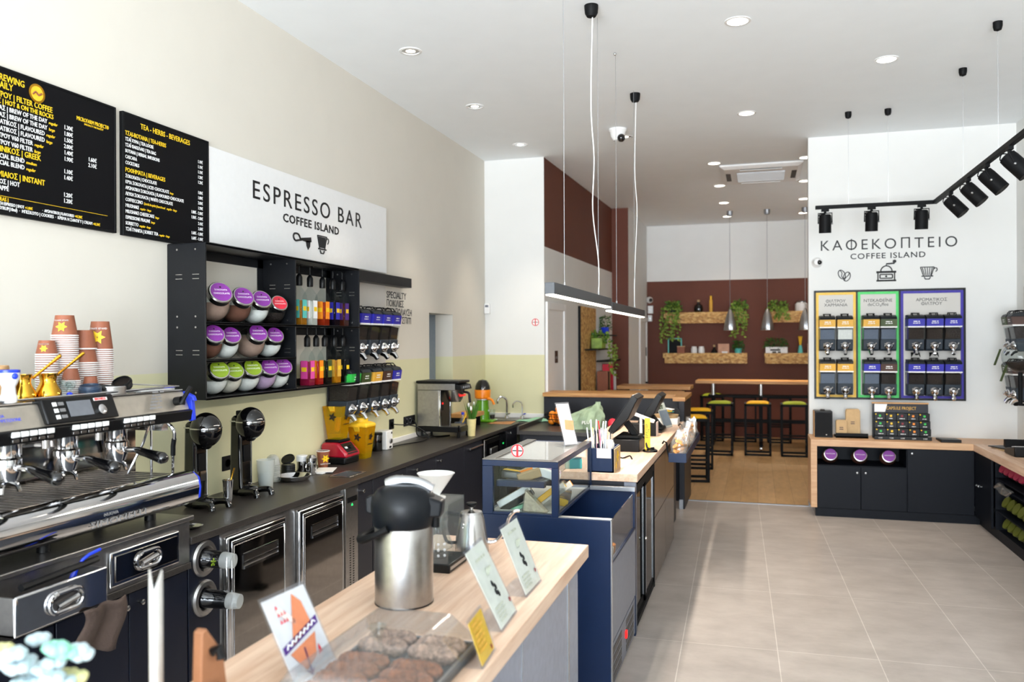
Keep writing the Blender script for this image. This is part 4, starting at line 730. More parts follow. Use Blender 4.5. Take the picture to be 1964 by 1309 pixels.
def jug(x,y,z,lab,par,lid):
    h=.25
    M=Matrix.Translation((x,y,z))@Matrix.Rotation(R(45),4,'Z')
    def L4(m,prof,nm,p,bev=.012):
        b=MB().use(m).lathe(prof,(0,0,0),n=4,cap=False); b.v=[tuple(M@Vector(q)) for q in b.v]; return b.build(nm,p,bev=bev,smooth=True)
    L4('amber_clear',[(.075,0),(.08,.03),(.082,.04),(.115,h),(.111,h),(.078,.042),(.001,.04)],'jug_body',par)
    b=MB().use('yellow').tube([(x+.01,y+.075,z+h-.015),(x+.01,y+.125,z+h-.02),(x+.01,y+.13,z+h-.06),(x+.01,y+.122,z+.1)],[.012,.013,.013,.01],8,3).prism([(y-.075,z+h),(y-.105,z+h+.002),(y-.07,z+h-.045)],'x',x-.02,x+.02); b.build('handle_and_spout',par)
    b=MB().use('black_ink'); flower(b,(x+.0775,y-.0,z+.17),(0,1,0),(.1,0,.99),.035,5); b.text('COFFEE ISLAND',.012,(x+.073,y,z+.11),(0,1,0),(.1,0,.99),'CENTER'); 
    flower(b,(x,y-.0765,z+.17),(1,0,0),(0,-.1,.99),.035,5)
    for k in range(6): b.box((x+.07+.004*k,y+.05,z+.08+.022*k),(x+.0715+.004*k,y+.065,z+.082+.022*k))
    b.build('jug_print',par)
    if lid:
        L4('yellow',[(.118,h),(.12,h+.012),(.112,h+.022),(.075,h+.035),(.05,h+.04)],'lid',par,.01); MB().use('yellow').lathe([(.05,h+.03),(.05,h+.065),(.047,h+.068),(.001,h+.066)],(x,y,z),n=20).build('lid_cap',par)
    else:
        MB().use('yellow').tube([(x-.01,y+.01,z+.06),(x,y+.03,z+.215)],[.02,.024],10).sph((x,y+.03,z+.215),(.045,.045,.012),14,6).build('tamper',par); MB().use('chrome').lathe([(.02,.04),(.022,.05),(.008,.06),(.001,.062)],(x,y,z),n=12).build('blade',par)
jug(-3.055,5.53,WT+.18,'',t,False)
t=T('blender_jug','spare transparent yellow blender jug with lid standing beside the blender','jug',(-2.985,5.79,WT)); jug(-2.985,5.79,WT,'',t,True)
t=T('grinder_cylinder','small black cylinder canister between jug and white timer','canister',(-3.05,6.2,WT)); MB().use('black_gloss').lathe([(.042,0),(.044,.003),(.044,.14),(.041,.145)],(-3.05,6.19,WT),n=24).build('body',t); MB().use('black').lathe([(.045,.135),(.045,.15),(.04,.155),(.001,.156)],(-3.05,6.19,WT),n=24).build('lid',t)
t=T('kitchen_timer','small white box appliance with a round dial on the worktop','appliance',(-3.05,6.32,WT)); MB().use('white').box((-3.1,6.25,WT),(-2.99,6.37,WT+.16)).build('housing',t,bev=.008); MB().use('silver').lathe([(.022,0),(.02,.012),(.001,.013)],(-2.99,6.32,WT+.07),(1,0,0),n=20).build('dial',t); MB().use('black').box((-2.992,6.335,WT+.13),(-2.988,6.355,WT+.145)).box((-2.992,6.3,WT+.012),(-2.988,6.34,WT+.028)).build('dark_marks',t)
tag(MB().use('black').tube([(LX+.012,6.66,1.055),(LX+.05,6.68,1.05),(-2.99,6.85,1.02),(-2.9,6.93,.93),(-2.92,6.88,.888),(-3.0,6.6,.886),(-3.02,6.38,.89)],.005,8,6).build('power_cable'),'black power cord looping from socket to white box appliance','cord')
tag(MB().use('black').tube([(LX+.012,7.12,1.05),(LX+.04,7.13,1.0),(-3.05,7.05,.91),(-2.95,7.2,.888),(-2.85,7.35,.886)],.006,8,6).build('power_cable'),'black power cord running from triple socket under the brewer','cord')
# filter coffee brewer
t=T('coffee_brewer','tall steel filter coffee brewer with black top on the worktop','coffee brewer',(-2.88,7.3,WT)); y0,y1=7.17,7.45
for x in (-3.07,-2.7):
    for y in (7.19,7.43): MB().use('black').lathe([(.014,0),(.012,.06)],(x,y,WT),n=10).build('foot',t)
b=MB().use('black').box((-3.11,y0,.935),(-2.67,y1,.985)).box((-2.7,y0,.9),(-2.68,y0+.02,1.0)).box((-2.7,y1-.02,.9),(-2.68,y1,1.0)); b.build('base_tray',t,bev=.004)
b=MB().use('steel')
for i in range(12): b.box((-2.87+.016*i,y0+.01,.985),(-2.862+.016*i,y1-.01,.992))
b.build('drip_grille',t)
B('brushed',((-3.11,y0,.985),(-2.885,y1,1.33))).build('body',t,bev=.006); [B('chrome',((-2.887,a,.985),(-2.872,c_,1.33))).build('column_trim',t,bev=.003) for a,c_ in ((y0-.004,y0+.02),(y1-.02,y1+.004))]
b=MB().use('dark_steel').box((-2.885,y0+.02,.985),(-2.876,y1-.02,1.34)); b.build('front_panel',t); MB().use('black').box((-2.876,7.19,1.14),(-2.868,7.235,1.22)).build('switch_panel',t); MB().use('hot_red').box((-2.868,7.2,1.195),(-2.864,7.225,1.212)).build('red_switch',t)
hd=MB().use('brushed').box((-3.11,y0,1.33),(-2.72,y1,1.395)).build('head',t,bev=.005); MB().use('black').box((-3.12,y0-.01,1.395),(-2.68,y1+.01,1.42)).build('top_cover',t,bev=.008); MB().use('black').prism([(-2.73,1.395),(-2.67,1.38),(-2.655,1.335),(-2.73,1.335)],'y',y0,y1).build('display_hood',t,bev=.004)
b=MB().use('dull_silver'); [b.box((-2.662,y0+.05+.05*i,1.35),(-2.655,y0+.07+.05*i,1.37)) for i in range(4)]; b.build('button_marks',hd)
bk=MB().use('steel').lathe([(.055,.0),(.075,.03),(.095,.1),(.098,.115),(.094,.115)],(-2.78,7.31,1.215),n=28).build('filter_basket',t); MB().use('black').tube([(-2.69,7.31,1.31),(-2.64,7.31,1.3),(-2.63,7.31,1.25),(-2.625,7.31,1.21)],.012,8,3).build('handle',bk); MB().use('hot_red').box((-2.708,7.24,1.27),(-2.694,7.38,1.285)).build('warning_strip',bk)
t=T('flower_pot','cream plastic pot of green shoots and white tulips beside brewer','potted plant',(-2.645,7.4,WT)); c=(-2.645,7.4,WT); mat('pot_cream','e6d79a',.5); MB().use('pot_cream').lathe([(.034,0),(.036,.003),(.047,.16),(.049,.165),(.044,.165),(.044,.15),(.001,.15)],c,n=24,cap=False).build('pot',t)
random.seed(5)
def blade(b,p,tip,w,mid=.5,bend=(0,0,0)):
    p=Vector(p);tip=Vector(tip);d=(tip-p); sdir=d.cross(Vector((random.uniform(-1,1),random.uniform(-1,1),.1))).normalized()*w; m=p+d*mid+Vector(bend)
    b.add([tuple(p-sdir*.5),tuple(p+sdir*.5),tuple(m+sdir),tuple(tip),tuple(m-sdir)],[(0,1,2,3,4)])
b=MB().use('leaf'); 
for i in range(46):
    a=random.uniform(0,2*PI); r=random.uniform(0,.035); q=random.uniform(.02,.07); blade(b,(c[0]+r*math.cos(a),c[1]+r*math.sin(a),WT+.15),(c[0]+(r+q)*math.cos(a),c[1]+(r+q)*math.sin(a),WT+random.uniform(.24,.36)),.006)
b.build('leaf_blades',t)
for k,(dx,dy,dz) in enumerate(((-.02,-.02,.3),(.02,.02,.31),(.01,-.04,.27))): MB().use('white').sph((c[0]+dx,c[1]+dy,WT+dz),(.011,.011,.022),8,6).build('tulip',t)
tag(MB().use('plastic_wrap').lathe([(.03,0),(.032,.01),(.032,.1),(.014,.14),(.013,.16)],(-2.9,7.85,WT),n=18).use('blue_plastic').lathe([(.015,.16),(.015,.185),(.001,.186)],(-2.9,7.85,WT),n=16).build('water_bottle'),'small clear water bottle with blue cap behind the brewer','bottle')
mat('wire_grey','4c5560',.4)
t=T('cutlery_basket','dark grey crinkled basket with a yellow spoon behind the brewer','basket',(-2.86,7.68,WT)); MB().use('wire_grey').lathe([(.05,0),(.062,.1),(.058,.1),(.047,.004),(.001,.004)],(-2.86,7.68,WT),n=14,cap=False).build('basket_body',t); MB().use('yellow').tube([(-2.86,7.68,.93),(-2.82,7.73,1.05)],[.004,.008],6).sph((-2.815,7.735,1.06),(.012,.016,.02),8,6).build('spoon',t)
tag(MB().use('oak_warm').box((-3.1,8.0,.99),(-2.86,8.42,1.03)).use('black').box((-3.1,8.01,WT),(-2.9,8.03,.99)).box((-3.1,8.39,WT),(-2.9,8.41,.99)).build('wooden_riser'),'low wooden riser shelf on black supports behind the brewer','riser')
# juicer
t=T('citrus_juicer','green and orange electric citrus juicer with black dome','juicer',(-3.02,8.72,WT)); c=(-2.98,8.72,WT)
MB().use('green_body').box((-3.08,8.63,WT),(-2.83,8.81,WT+.035)).build('base_plate',t,bev=.015); MB().use('green_body').lathe([(.085,.03),(.078,.1),(.068,.2),(.066,.245)],c,n=28).build('motor_body',t); MB().use('chrome').lathe([(.068,.245),(.078,.25),(.072,.268)],c,n=28).build('steel_collar',t)
MB().use('bright_orange').lathe([(.075,.262),(.088,.275),(.092,.36),(.09,.365),(.086,.36)],c,n=28).tube([(-2.92,8.7,WT+.27),(-2.86,8.69,WT+.25),(-2.835,8.69,WT+.2)],[.024,.02,.014],10,3).build('juice_bowl',t)
MB().use('black_gloss').lathe([(.088,.36),(.085,.4),(.07,.44),(.045,.47),(.001,.482)],c,n=28).build('dome_lid',t); MB().use('white').sph((-2.9,8.7,WT+.13),(.012,.012,.012),8,6).build('switch',t)
t=T('drinking_glass','short glass with dark pulp standing under the juicer spout','glass',(-2.85,8.685,WT)); c=(-2.855,8.685,WT+.035); MB().use('glass').lathe([(.028,0),(.036,.11),(.034,.11),(.026,.006),(.001,.006)],c,n=20,cap=False).build('glass_body',t); MB().use('coffee').lathe([(.025,.007),(.029,.05),(.001,.051)],c,n=16).build('pulp',t)
t=T('corner_sink','steel sink bowl set in the corner of the dark worktop','sink',(-2.8,9.03,.85)); B('steel',((-2.98,8.92,.8795),(-2.62,8.94,.885)),((-2.98,9.12,.8795),(-2.62,9.14,.885)),((-2.98,8.92,.8795),(-2.96,9.14,.885)),((-2.64,8.92,.8795),(-2.62,9.14,.885))).build('rim',t,bev=.002); B('dark_steel',((-2.96,8.94,.8801),(-2.64,9.12,.882))).build('bowl',t)
def tap(x,y,h,r,rx,label,lev):
    t=T('water_tap',label,'tap',(x,y,WT)); MB().use('chrome').lathe([(.028,0),(.022,.02),(.012,.035)],(x,y,WT),n=16).tube([(x,y,WT+.02),(x,y,WT+h*.8),(x-rx*.25,y-.02,WT+h),(x-rx*.7,y-.05,WT+h+.005),(x-rx,y-.07,WT+h-.03),(x-rx,y-.07,WT+h-.07)],r,10,4).build('spout',t)
    MB().use(lev).tube([(x+.015,y,WT+.05),(x+.045,y-.01,WT+.06)],.007,8).build('lever',t)
tap(-2.845,9.2,.245,.013,.09,'larger chrome swan-neck tap over the corner sink','chrome'); tap(-2.655,9.2,.2,.007,.09,'slim chrome filter water tap with blue collar','blue_plastic')
mat('brown_paper','b07f52',.85); tag(MB().use('brown_paper').grid(lambda u,v:(-2.86+.27*u,8.52+.2*v,WT+.004+.012*u*v),6,6).build('brown_paper_bag'),'flat brown paper bag lying near the juicer','paper bag').modifiers.new('t','SOLIDIFY').thickness=.003
mat('green_cloth','8fc0a0',.9); o=tag(MB().use('green_cloth').grid(lambda u,v:(-2.62+.4*u,8.82+.2*v+.05*u,WT+.004+.035*math.sin(PI*u)*math.sin(PI*v)+.008*math.sin(9*u+4*v)),14,8).build('tea_towel'),'crumpled pale green tea towel beside the corner sink','towel'); o.modifiers.new('t','SOLIDIFY').thickness=.004
# fruit, bag on the second worktop
t=T('fruit_basket','black wire basket of oranges on the dark worktop by the bar panel','basket',(-2.05,8.6,WT)); b=MB().use('matte_black')
for k in range(16): a=2*PI*k/16; b.tube([(-2.05+.09*math.cos(a),8.6+.09*math.sin(a),WT+.005),(-2.05+.15*math.cos(a),8.6+.15*math.sin(a),WT+.07),(-2.05+.17*math.cos(a),8.6+.17*math.sin(a),WT+.13)],.004,6)
for r,z in ((.09,.005),(.15,.07),(.17,.13)): b.tube([(-2.05+r*math.cos(2*PI*k/24),8.6+r*math.sin(2*PI*k/24),WT+z) for k in range(25)],.005,6)
b.build('wire_frame',t)
og=[(-2.13,8.53,.05),(-2.05,8.57,.05),(-1.97,8.55,.05),(-2.09,8.64,.055),(-2.0,8.65,.055),(-2.14,8.6,.11),(-2.06,8.55,.125),(-1.98,8.6,.12),(-2.07,8.62,.17),(-2.0,8.6,.18)]
wh=('low at the basket front','low in the middle of the basket','low at the basket side by the bag','deep at the back of the basket','deep behind the bag side','halfway up near the tap side','halfway up at the front','halfway up by the green bag','second highest in the heap','highest on top of the heap')
for i,(x,y,z) in enumerate(og): tag(MB().use('orange').sph((x,y,WT+z),.04,16,10).build('orange_fruit'),'ripe orange lying '+wh[i],'orange','oranges in the wire basket')
mat('bag_green','94a88c',.6,bump=.4,bs=20); random.seed(9)
def bagf(u,v):
    a=2*PI*u; rr=(1-v**2.2*.8); n=.02*math.sin(5*a+7*v)+.015*math.sin(9*a-5*v)
    return (-1.72+(.2*rr+n)*math.cos(a)+.1*v*v,8.3+(.14*rr+n)*math.sin(a),WT+.003+.25*v**.8+.03*v*math.cos(a))
t=T('plastic_bag','crumpled grey green plastic shopping bag on the dark worktop','bag',(-1.72,8.3,WT)); b=MB().use('bag_green').grid(bagf,28,12); b.use('white_ink').text('PLU',.05,(-1.72,8.145,WT+.06),(1,0,.1),(0,.25,.97)); b.build('bag_body',t)
tag(MB().use('crimson').sph((-1.42,8.25,WT+.06),(.05,.05,.06),14,8).build('red_pepper'),'round red item beside the green bag on the worktop','vegetable')
# ------------------------------------------------------------------ front counter
FC=.9
t=T('service_counter','front counter with pale oak top and grey sides carrying the airpot','counter',(-1.08,2.2,0))
mat('counter_grey','7d8494',.25)
B('oak_top',((-1.44,.7,FC-.055),(-.714,3.52,FC))).build('countertop',t,bev=.003)
b=B('counter_grey',((-1.4,.72,0),(-.755,3.48,FC-.055))); b.build('body',t,bev=.002)
[B('silver',((-.756,a,0),(-.752,c_,FC-.055))).build('panel_joint',t) for a,c_ in ((3.28,3.3),(2.6,2.604))]
# airpot
c=(-1.17,2.578,FC); t=T('airpot','large steel vacuum airpot with black pump head on front counter','airpot',c,.2)
MB().use('brushed').lathe([(.096,0),(.1,.004),(.1,.265),(.098,.272)],c,n=44).build('steel_body',t); MB().use('matte_black').lathe([(.098,-.0),(.101,.002),(.101,.006)],c,n=44).build('bottom_ring',t)
mat('airpot_blue','0e1115',.34,spec=.25)
h=MB().use('airpot_blue').lathe([(.101,.262),(.106,.275),(.112,.31),(.113,.34),(.108,.365),(.09,.39),(.06,.405),(.001,.408)],c,n=40); d=Vector((.95,.2,0)).normalized(); s=Vector((-d.y,d.x,0)); o=Vector(c)
def hp(a,w,z): return tuple(o+d*a+s*w+Vector((0,0,z)))
vs=[hp(.02,-.07,.3),hp(.135,-.04,.3),hp(.135,.04,.3),hp(.02,.07,.3),hp(.02,-.07,.4),hp(.14,-.035,.352),hp(.14,.035,.352),hp(.02,.07,.4)]; h.add(vs,[(0,3,2,1),(4,5,6,7),(0,1,5,4),(1,2,6,5),(2,3,7,6),(3,0,4,7)]); hd=h.build('pump_head',t,bev=.008,angle=50)
MB().use('airpot_blue').add([hp(-.1,-.02,.3),hp(-.13,-.02,.31),hp(-.13,-.02,.36),hp(-.1,-.02,.37),hp(-.1,.02,.3),hp(-.13,.02,.31),hp(-.13,.02,.36),hp(-.1,.02,.37)],[(0,1,2,3),(7,6,5,4),(0,4,5,1),(1,5,6,2),(2,6,7,3),(3,7,4,0)]).build('hinge',t,bev=.005)
MB().use('silver').tube([hp(-.06,0,.405),hp(0,0,.418),hp(.06,0,.41),hp(.1,0,.39)],[.02,.023,.023,.018],12,3).build('pump_lever',t)
MB().use('matte_black').tube([hp(-.03,-.11,.275),hp(-.08,-.105,.25),hp(-.13,-.06,.225),hp(-.15,0,.22),hp(-.13,.06,.225),hp(-.08,.105,.25),hp(-.03,.11,.275)],[.014,.012,.011,.011,.011,.012,.014],10,4).build('carry_handle',t)
MB().use('matte_black').cyl(hp(.11,0,.3),hp(.11,0,.26),.014).build('spout',t)
# pour-over stand with server, dripper and kettle
t=T('pour_over_stand','black based clear pour-over stand behind the airpot','pour-over stand',(-1.2,3.03,FC))
B('black',((-1.31,2.93,FC),(-1.14,3.13,FC+.035))).build('base',t,bev=.004); B('silver',((-1.1395,2.94,FC+.012),(-1.138,3.12,FC+.024))).build('silver_strip',t)
b=MB().use('acrylic').box((-1.3,2.935,FC+.035),(-1.15,2.942,FC+.27)).box((-1.3,3.118,FC+.035),(-1.15,3.125,FC+.27)).box((-1.3,2.935,FC+.262),(-1.15,3.125,FC+.27)); b.build('clear_stand',t)
t=T('coffee_server','clear glass coffee server with white dots on the pour-over stand','server',(-1.22,3.03,FC+.035)); c=(-1.225,3.03,FC+.035); MB().use('glass').lathe([(.04,.001),(.06,.01),(.062,.04),(.04,.1),(.034,.13),(.038,.15),(.036,.15),(.03,.13),(.036,.1),(.057,.04),(.001,.012)],c,n=26,cap=False).build('glass_body',t)
b=MB().use('white_ink'); [b.sph((-1.225+.063*math.cos(a),3.03+.063*math.sin(a),FC+.055+.022*k),.006,6,4) for a in (-1.2,-.8) for k in range(3)]; b.build('white_dots',t)
MB().use('glass').tube([(-1.17,3.06,FC+.16),(-1.13,3.08,FC+.15),(-1.135,3.08,FC+.09),(-1.17,3.06,FC+.07)],.008,8,3).build('handle',t)
t=T('coffee_dripper','white ceramic coffee dripper cone on top of the pour-over stand','dripper',(-1.24,3.03,FC+.27)); MB().use('white_gloss').lathe([(.04,0),(.04,.006),(.014,.008),(.02,.02),(.072,.095),(.076,.1),(.07,.1),(.012,.02),(.001,.012)],(-1.235,3.03,FC+.27),n=32,cap=False).build('cone',t); MB().use('white_gloss').tube([(-1.285,3.07,FC+.35),(-1.32,3.1,FC+.34),(-1.3,3.09,FC+.29)],.007,8,4).build('handle',t)
t=T('gooseneck_kettle','steel gooseneck pouring kettle with black lid knob','kettle',(-1.17,3.27,FC)); c=(-1.17,3.27,FC); MB().use('steel').lathe([(.07,.0),(.074,.003),(.072,.03),(.062,.1),(.052,.15),(.046,.165)],c,n=36).build('body',t); MB().use('steel').lathe([(.048,.165),(.044,.172),(.015,.177),(.008,.18),(.008,.192)],c,n=30).build('lid',t); MB().use('matte_black').lathe([(.008,.19),(.017,.194),(.024,.203),(.022,.209),(.001,.211)],c,n=24).build('lid_knob',t)
MB().use('chrome').tube([(-1.11,3.3,FC+.035),(-1.07,3.31,FC+.045),(-1.035,3.32,FC+.09),(-1.02,3.325,FC+.14),(-.995,3.33,FC+.17),(-.975,3.335,FC+.172)],[.011,.01,.008,.0075,.0075,.0075],10,5).build('spout',t); MB().use('matte_black').tube([(-1.22,3.25,FC+.16),(-1.27,3.23,FC+.165),(-1.285,3.225,FC+.13),(-1.27,3.23,FC+.05),(-1.235,3.245,FC+.04)],[.008,.01,.012,.011,.007],10,4).build('handle',t)
# leaning sign holders on the counter
def signholder(name,label,p0,w,h,lean,paper,rz,draw,border='acrylic',foot=.1):
    # local frame: u along the counter edge, tilted face toward the customers
    t=T(name,label,'sign holder',p0,rz,'acrylic sign holders on the counters'); ca,sa=math.cos(lean),math.sin(lean)
    def q(u,v,e=0): return (e*ca-v*sa,u,v*ca+e*sa)
    def plate(m,u0,u1,v0,v1,e0,e1): 
        p=[q(u,v,e) for e in (e0,e1) for u,v in ((u0,v0),(u1,v0),(u1,v1),(u0,v1))]; return MB().use(m).add(p,[(0,3,2,1),(4,5,6,7),(0,1,5,4),(1,2,6,5),(2,3,7,6),(3,0,4,7)])
    plate(border,0,w,0,h,-.003,-.0005).build('back_sheet',t,world=False); b=plate(border,0,w,0,h,.0012,.003); b.build('front_sheet',t,world=False)
    pp=plate(paper,.006,w-.006,.006,h-.01,-.0004,.001).build('paper_insert',t,world=False)
    MB().use(border).box((-foot,0,0),(.004,w,.003)).build('foot_plate',t,world=False)
    ux=Vector((0,1,0)); uy=Vector((-sa,0,ca)); nn=Vector((ca,0,sa))
    b=MB(); draw(b,lambda u,v:Vector(q(u,v,.0035)),ux,uy,nn); b.build('print',pp,world=False) if b.v else None
    return t
mat('mint_paper','f0f3e2',.7); mat('rose_paper','ecd9d2',.6); mat('white_paper','f3f1ee',.6); mat('star_red','8c2430',.5); mat('pale_ink','b9bfae',.6); mat('wafer','c77a55',.7)
def coffee_sign(b,q,ux,uy,nn):
    b.use('pale_ink'); dash(b,q(.05,.215),ux,uy,.11,.008,1,0,2,1)
    icon_dripper(b,q(.105,.165),ux,.04)
    dash(b,q(.03,.06),ux,uy,.1,.006,4,.013,5)
    b.use('black_ink')
    for k,(dx,dy) in enumerate(((-.008,.02),(.008,.006),(-.006,-.008),(.01,-.018))): o=q(.105+dx,.11+dy); b.tube([o-uy*.009,o+ux*.006,o+uy*.009,o-ux*.006,o-uy*.009],.0022,6)
    b.use('star_red'); flower(b,q(.18,.05),ux,uy,.012,5)
signholder('sign_holder','leaning clear sign with mint leaflet, nearer the airpot',(-.757,2.385,FC+.002),.2,.27,.47,'mint_paper',.05,coffee_sign)
signholder('sign_holder','leaning clear sign with mint leaflet by the kettle spout',(-.777,2.731,FC+.002),.21,.258,.39,'mint_paper',.0,coffee_sign)
def yellow_sign(b,q,ux,uy,nn):
    b.use('ochre')
    dash(b,q(.02,.108),ux,uy,.1,.0075,6,.0145,8)
    b.use('star_red'); flower(b,q(.12,.02),ux,uy,.01,5)
signholder('sign_holder','small leaning sign with bright yellow card beside the cookie tray',(-.722,2.1,FC+.002),.15,.135,.34,'yellow',.08,yellow_sign)
def ice_sign(b,q,ux,uy,nn):
    def pl(m,pts): b.use(m).add([tuple(q(*p)) for p in pts],[tuple(range(len(pts)))])
    pl('wafer',[(.05,.1),(.12,.23),(.145,.2),(.15,.13)]); pl('wafer',[(.03,.085),(.15,.11),(.12,.05),(.065,.03)]); pl('rose_paper',[(.035,.2),(.055,.21),(.1,.16),(.09,.15)])
    pl('deep_purple',[(.01,.088),(.175,.128),(.178,.15),(.012,.108)]); b.use('white_ink').tube([q(.025+.01*k,.102+.0024*k+(.006 if k%2 else -.003))+nn*.001 for k in range(15)],.0022,5,3)
    pl('deep_purple',[(.075,.018),(.082,.018),(.092,.085),(.084,.085)]); pl('deep_purple',[(.06,.03),(.078,.01),(.1,.03),(.08,.022)]); pl('crimson',[(.13,.05),(.15,.055),(.142,.078)])
    for i in range(7): pl('crimson',[(.04+.012*(i%3),.165+.02*(i//3)),(.05+.012*(i%3),.168+.02*(i//3)),(.045+.012*(i%3),.178+.02*(i//3))])
signholder('sign_holder','leaning white card with wafer cone picture and purple band',(-1.14,1.84,FC+.001),.19,.25,.5,'white_paper',-.1,ice_sign,foot=.06)
# cookies under a clear dome
t=T('serving_tray','dark rectangular tray of nut bars on the front counter','tray',(-.92,1.95,FC)); mat('tray_grey','3e464c',.3)
b=MB().use('tray_grey').box((-1.1,1.6,FC+.002),(-.775,2.21,FC+.008)); 
for a,c_ in (((-1.1,1.6),(-1.09,2.21)),((-.785,1.6),(-.775,2.21)),((-1.1,1.6),(-.775,1.61)),((-1.1,2.2),(-.775,2.21))): b.box((a[0],a[1],FC+.002),(c_[0],c_[1],FC+.03))
b.build('tray_body',t,bev=.003); MB().use('silver').tube([(-1.095,1.605,FC+.031),(-1.095,2.205,FC+.031),(-.78,2.205,FC+.031),(-.78,1.605,FC+.031),(-1.095,1.605,FC+.031)],.004,8).build('rim',t)
mat('bar_pale','a08370',.8,vs=60,var=.55,bump=.9,bs=70); mat('bar_brown','7c4a2a',.8,vs=60,var=.5,bump=.9,bs=70)
random.seed(11)
def nutbar(x,y,z,m,label,rz):
    b=MB().use(m); L_=.15
    def fn(u,v):
        a=2*PI*u; k=1-abs(2*v-1)**6*.75; r=(.027+.0018*math.sin(5*a+40*v)+.0015*math.sin(3*a-63*v)+random.uniform(-.0015,.0015))*k
        return ((v-.5)*L_,r*math.cos(a),.026+r*.9*math.sin(a))
    b.grid(fn,24,36); o=b.build('nut_bar',world=False,angle=80); o.location=(x,y,z); o.rotation_euler=(0,0,rz); tag(o,label,'cookie bar','nut bars on the dark tray')
zb=FC+.008
for i,(y,m) in enumerate(((2.165,'bar_pale'),(2.1,'bar_pale'),(1.985,'bar_brown'),(1.92,'bar_brown'),(1.855,'bar_brown'),(1.79,'bar_brown'))):
    w=('farthest row by the tray edge','second row from the far edge','third row from the far edge','fourth row','fifth row','nearest row to the camera')[i]
    nutbar(-1.02,y,zb,m,'%s nut bar, column by the airpot, %s'%(('pale sugary','golden brown')[m=='bar_brown'],w),.04); nutbar(-.862,y-.012,zb,m,'%s nut bar, column by yellow card, %s'%(('pale sugary','golden brown')[m=='bar_brown'],w),-.03)
t=T('tray_cover','clear acrylic tray cover with a clear knob over the nut bars','cover',(-.94,1.9,FC+.03))
z=FC+.034; vs=[(-1.11,1.58,z),(-.765,1.58,z),(-.765,2.22,z),(-1.11,2.22,z),(-1.05,1.66,z+.1),(-.825,1.66,z+.1),(-.825,2.14,z+.1),(-1.05,2.14,z+.1)]
MB().use('acrylic_cover').add(vs,[(4,5,6,7),(0,1,5,4),(1,2,6,5),(2,3,7,6),(3,0,4,7)]).build('cover_shell',t,bev=.01,seg=3); MB().use('glass').lathe([(.012,0),(.012,.015),(.022,.03),(.022,.036),(.001,.04)],(-.937,1.9,z+.1),n=20).build('knob',t)
# foreground cards and flowers on the near end of the counter
t=T('menu_card','tall folded white card standing edge-on in the blurred foreground','menu card',(-1.2,1.4,FC)); b=MB().use('white_paper').add([(-1.2,1.4,FC),(-1.262,1.5,FC),(-1.262,1.5,FC+.395),(-1.2,1.4,FC+.37)],[(0,1,2,3)]).add([(-1.2,1.4,FC),(-1.295,1.5,FC),(-1.295,1.5,FC+.395),(-1.2,1.4,FC+.37)],[(0,1,2,3)]); o=b.build('card_leaf',t); o.modifiers.new('t','SOLIDIFY').thickness=.004
t=T('clip_stand','wooden clip stand with two black clips in the foreground','clip stand',(-1.22,1.6,FC)); mat('pinkish_wood','9c6a4a',.6); b=MB().use('pinkish_wood').prism([(1.575,FC),(1.69,FC),(1.66,FC+.16),(1.6,FC+.235),(1.585,FC+.23)],'x',-1.25,-1.225); b.build('wooden_leaf',t,bev=.003); 
for z,y in ((.175,1.615),(.09,1.60)): MB().use('black').tube([(-1.222,y,FC+z),(-1.205,y+.005,FC+z+.01),(-1.2,y+.005,FC+z-.015)],.012,8).build('clip',t)
t=T('flower_vase','blurred bunch of pale white and mint flowers at the picture corner','flowers',(-1.38,1.3,FC)); c=(-1.385,1.28,FC); MB().use('glass').lathe([(.03,.001),(.034,.01),(.03,.12),(.034,.15),(.031,.15),(.001,.01)],c,n=18,cap=False).build('vase',t)
mat('petal_white','b4c6cd',.7); mat('petal_mint','8ac9b0',.7); mat('petal_cream','c9c790',.7); random.seed(21)
for m,n in (('petal_white',26),('petal_mint',6),('petal_cream',6)):
    b=MB().use(m)
    for i in range(n):
        p=(c[0]+random.uniform(-.075,.075),c[1]+random.uniform(-.06,.06),FC+.2+random.uniform(-.04,.1)); 
        for k in range(5): a=2*PI*k/5; b.sph((p[0]+.012*math.cos(a),p[1]+.012*math.sin(a),p[2]),(.013,.013,.011),8,5)
    b.build('blossom_cluster',t,kind='stuff')
b=MB().use('leaf'); [b.tube([(c[0],c[1],FC+.02),(c[0]+random.uniform(-.06,.06),c[1]+random.uniform(-.05,.05),FC+.22)],.003,5) for _ in range(12)]; b.build('stems',t)
# ------------------------------------------------------------------ refrigerated display case
t=T('display_case','navy framed glass food display case between front and cash counters','display case',(-1.06,4.54,0))
D0,D1,DL,DR,DM=4.098,4.985,-1.405,-.715,-.99
B('display_blue',((DL,D0,0),(DR,D0+.03,.88))).build('front_panel',t,bev=.003); B('display_blue',((DL,D0+.03,0),(DL+.03,D1,.88))).build('service_side',t); B('display_blue',((DL+.03,D1-.04,0),(DR,D1,.88))).build('rear_panel',t)
B('display_blue',((DL+.03,D0+.03,.56),(DR-.02,D1-.04,.62))).build('well_floor',t)
b=MB().use('display_blue'); f=.058
for x0,x1 in ((DL,DL+f),(DM-.036,DM)): b.box((x0,D0,.88),(x1,D0+.03,1.135))
b.box((DL,D0,1.135),(DM,D0+.03,1.166)).box((DL+f,D0,.88),(DM-.036,D0+.03,.894)).box((DL,D0+.03,1.14),(DL+.05,D1-.03,1.166)).box((DM-.03,D0+.03,1.14),(DM,D1-.03,1.166)).box((DL,D1-.03,1.14),(DM,D1,1.166)).box((DL,D1-.03,.88),(DL+.03,D1,1.14)).box((DM-.02,D1-.02,.896),(DM,D1,1.14)).box((DM-.02,D0+.03,.88),(DM,D1,.896)); b.build('case_frame',t,bev=.002)
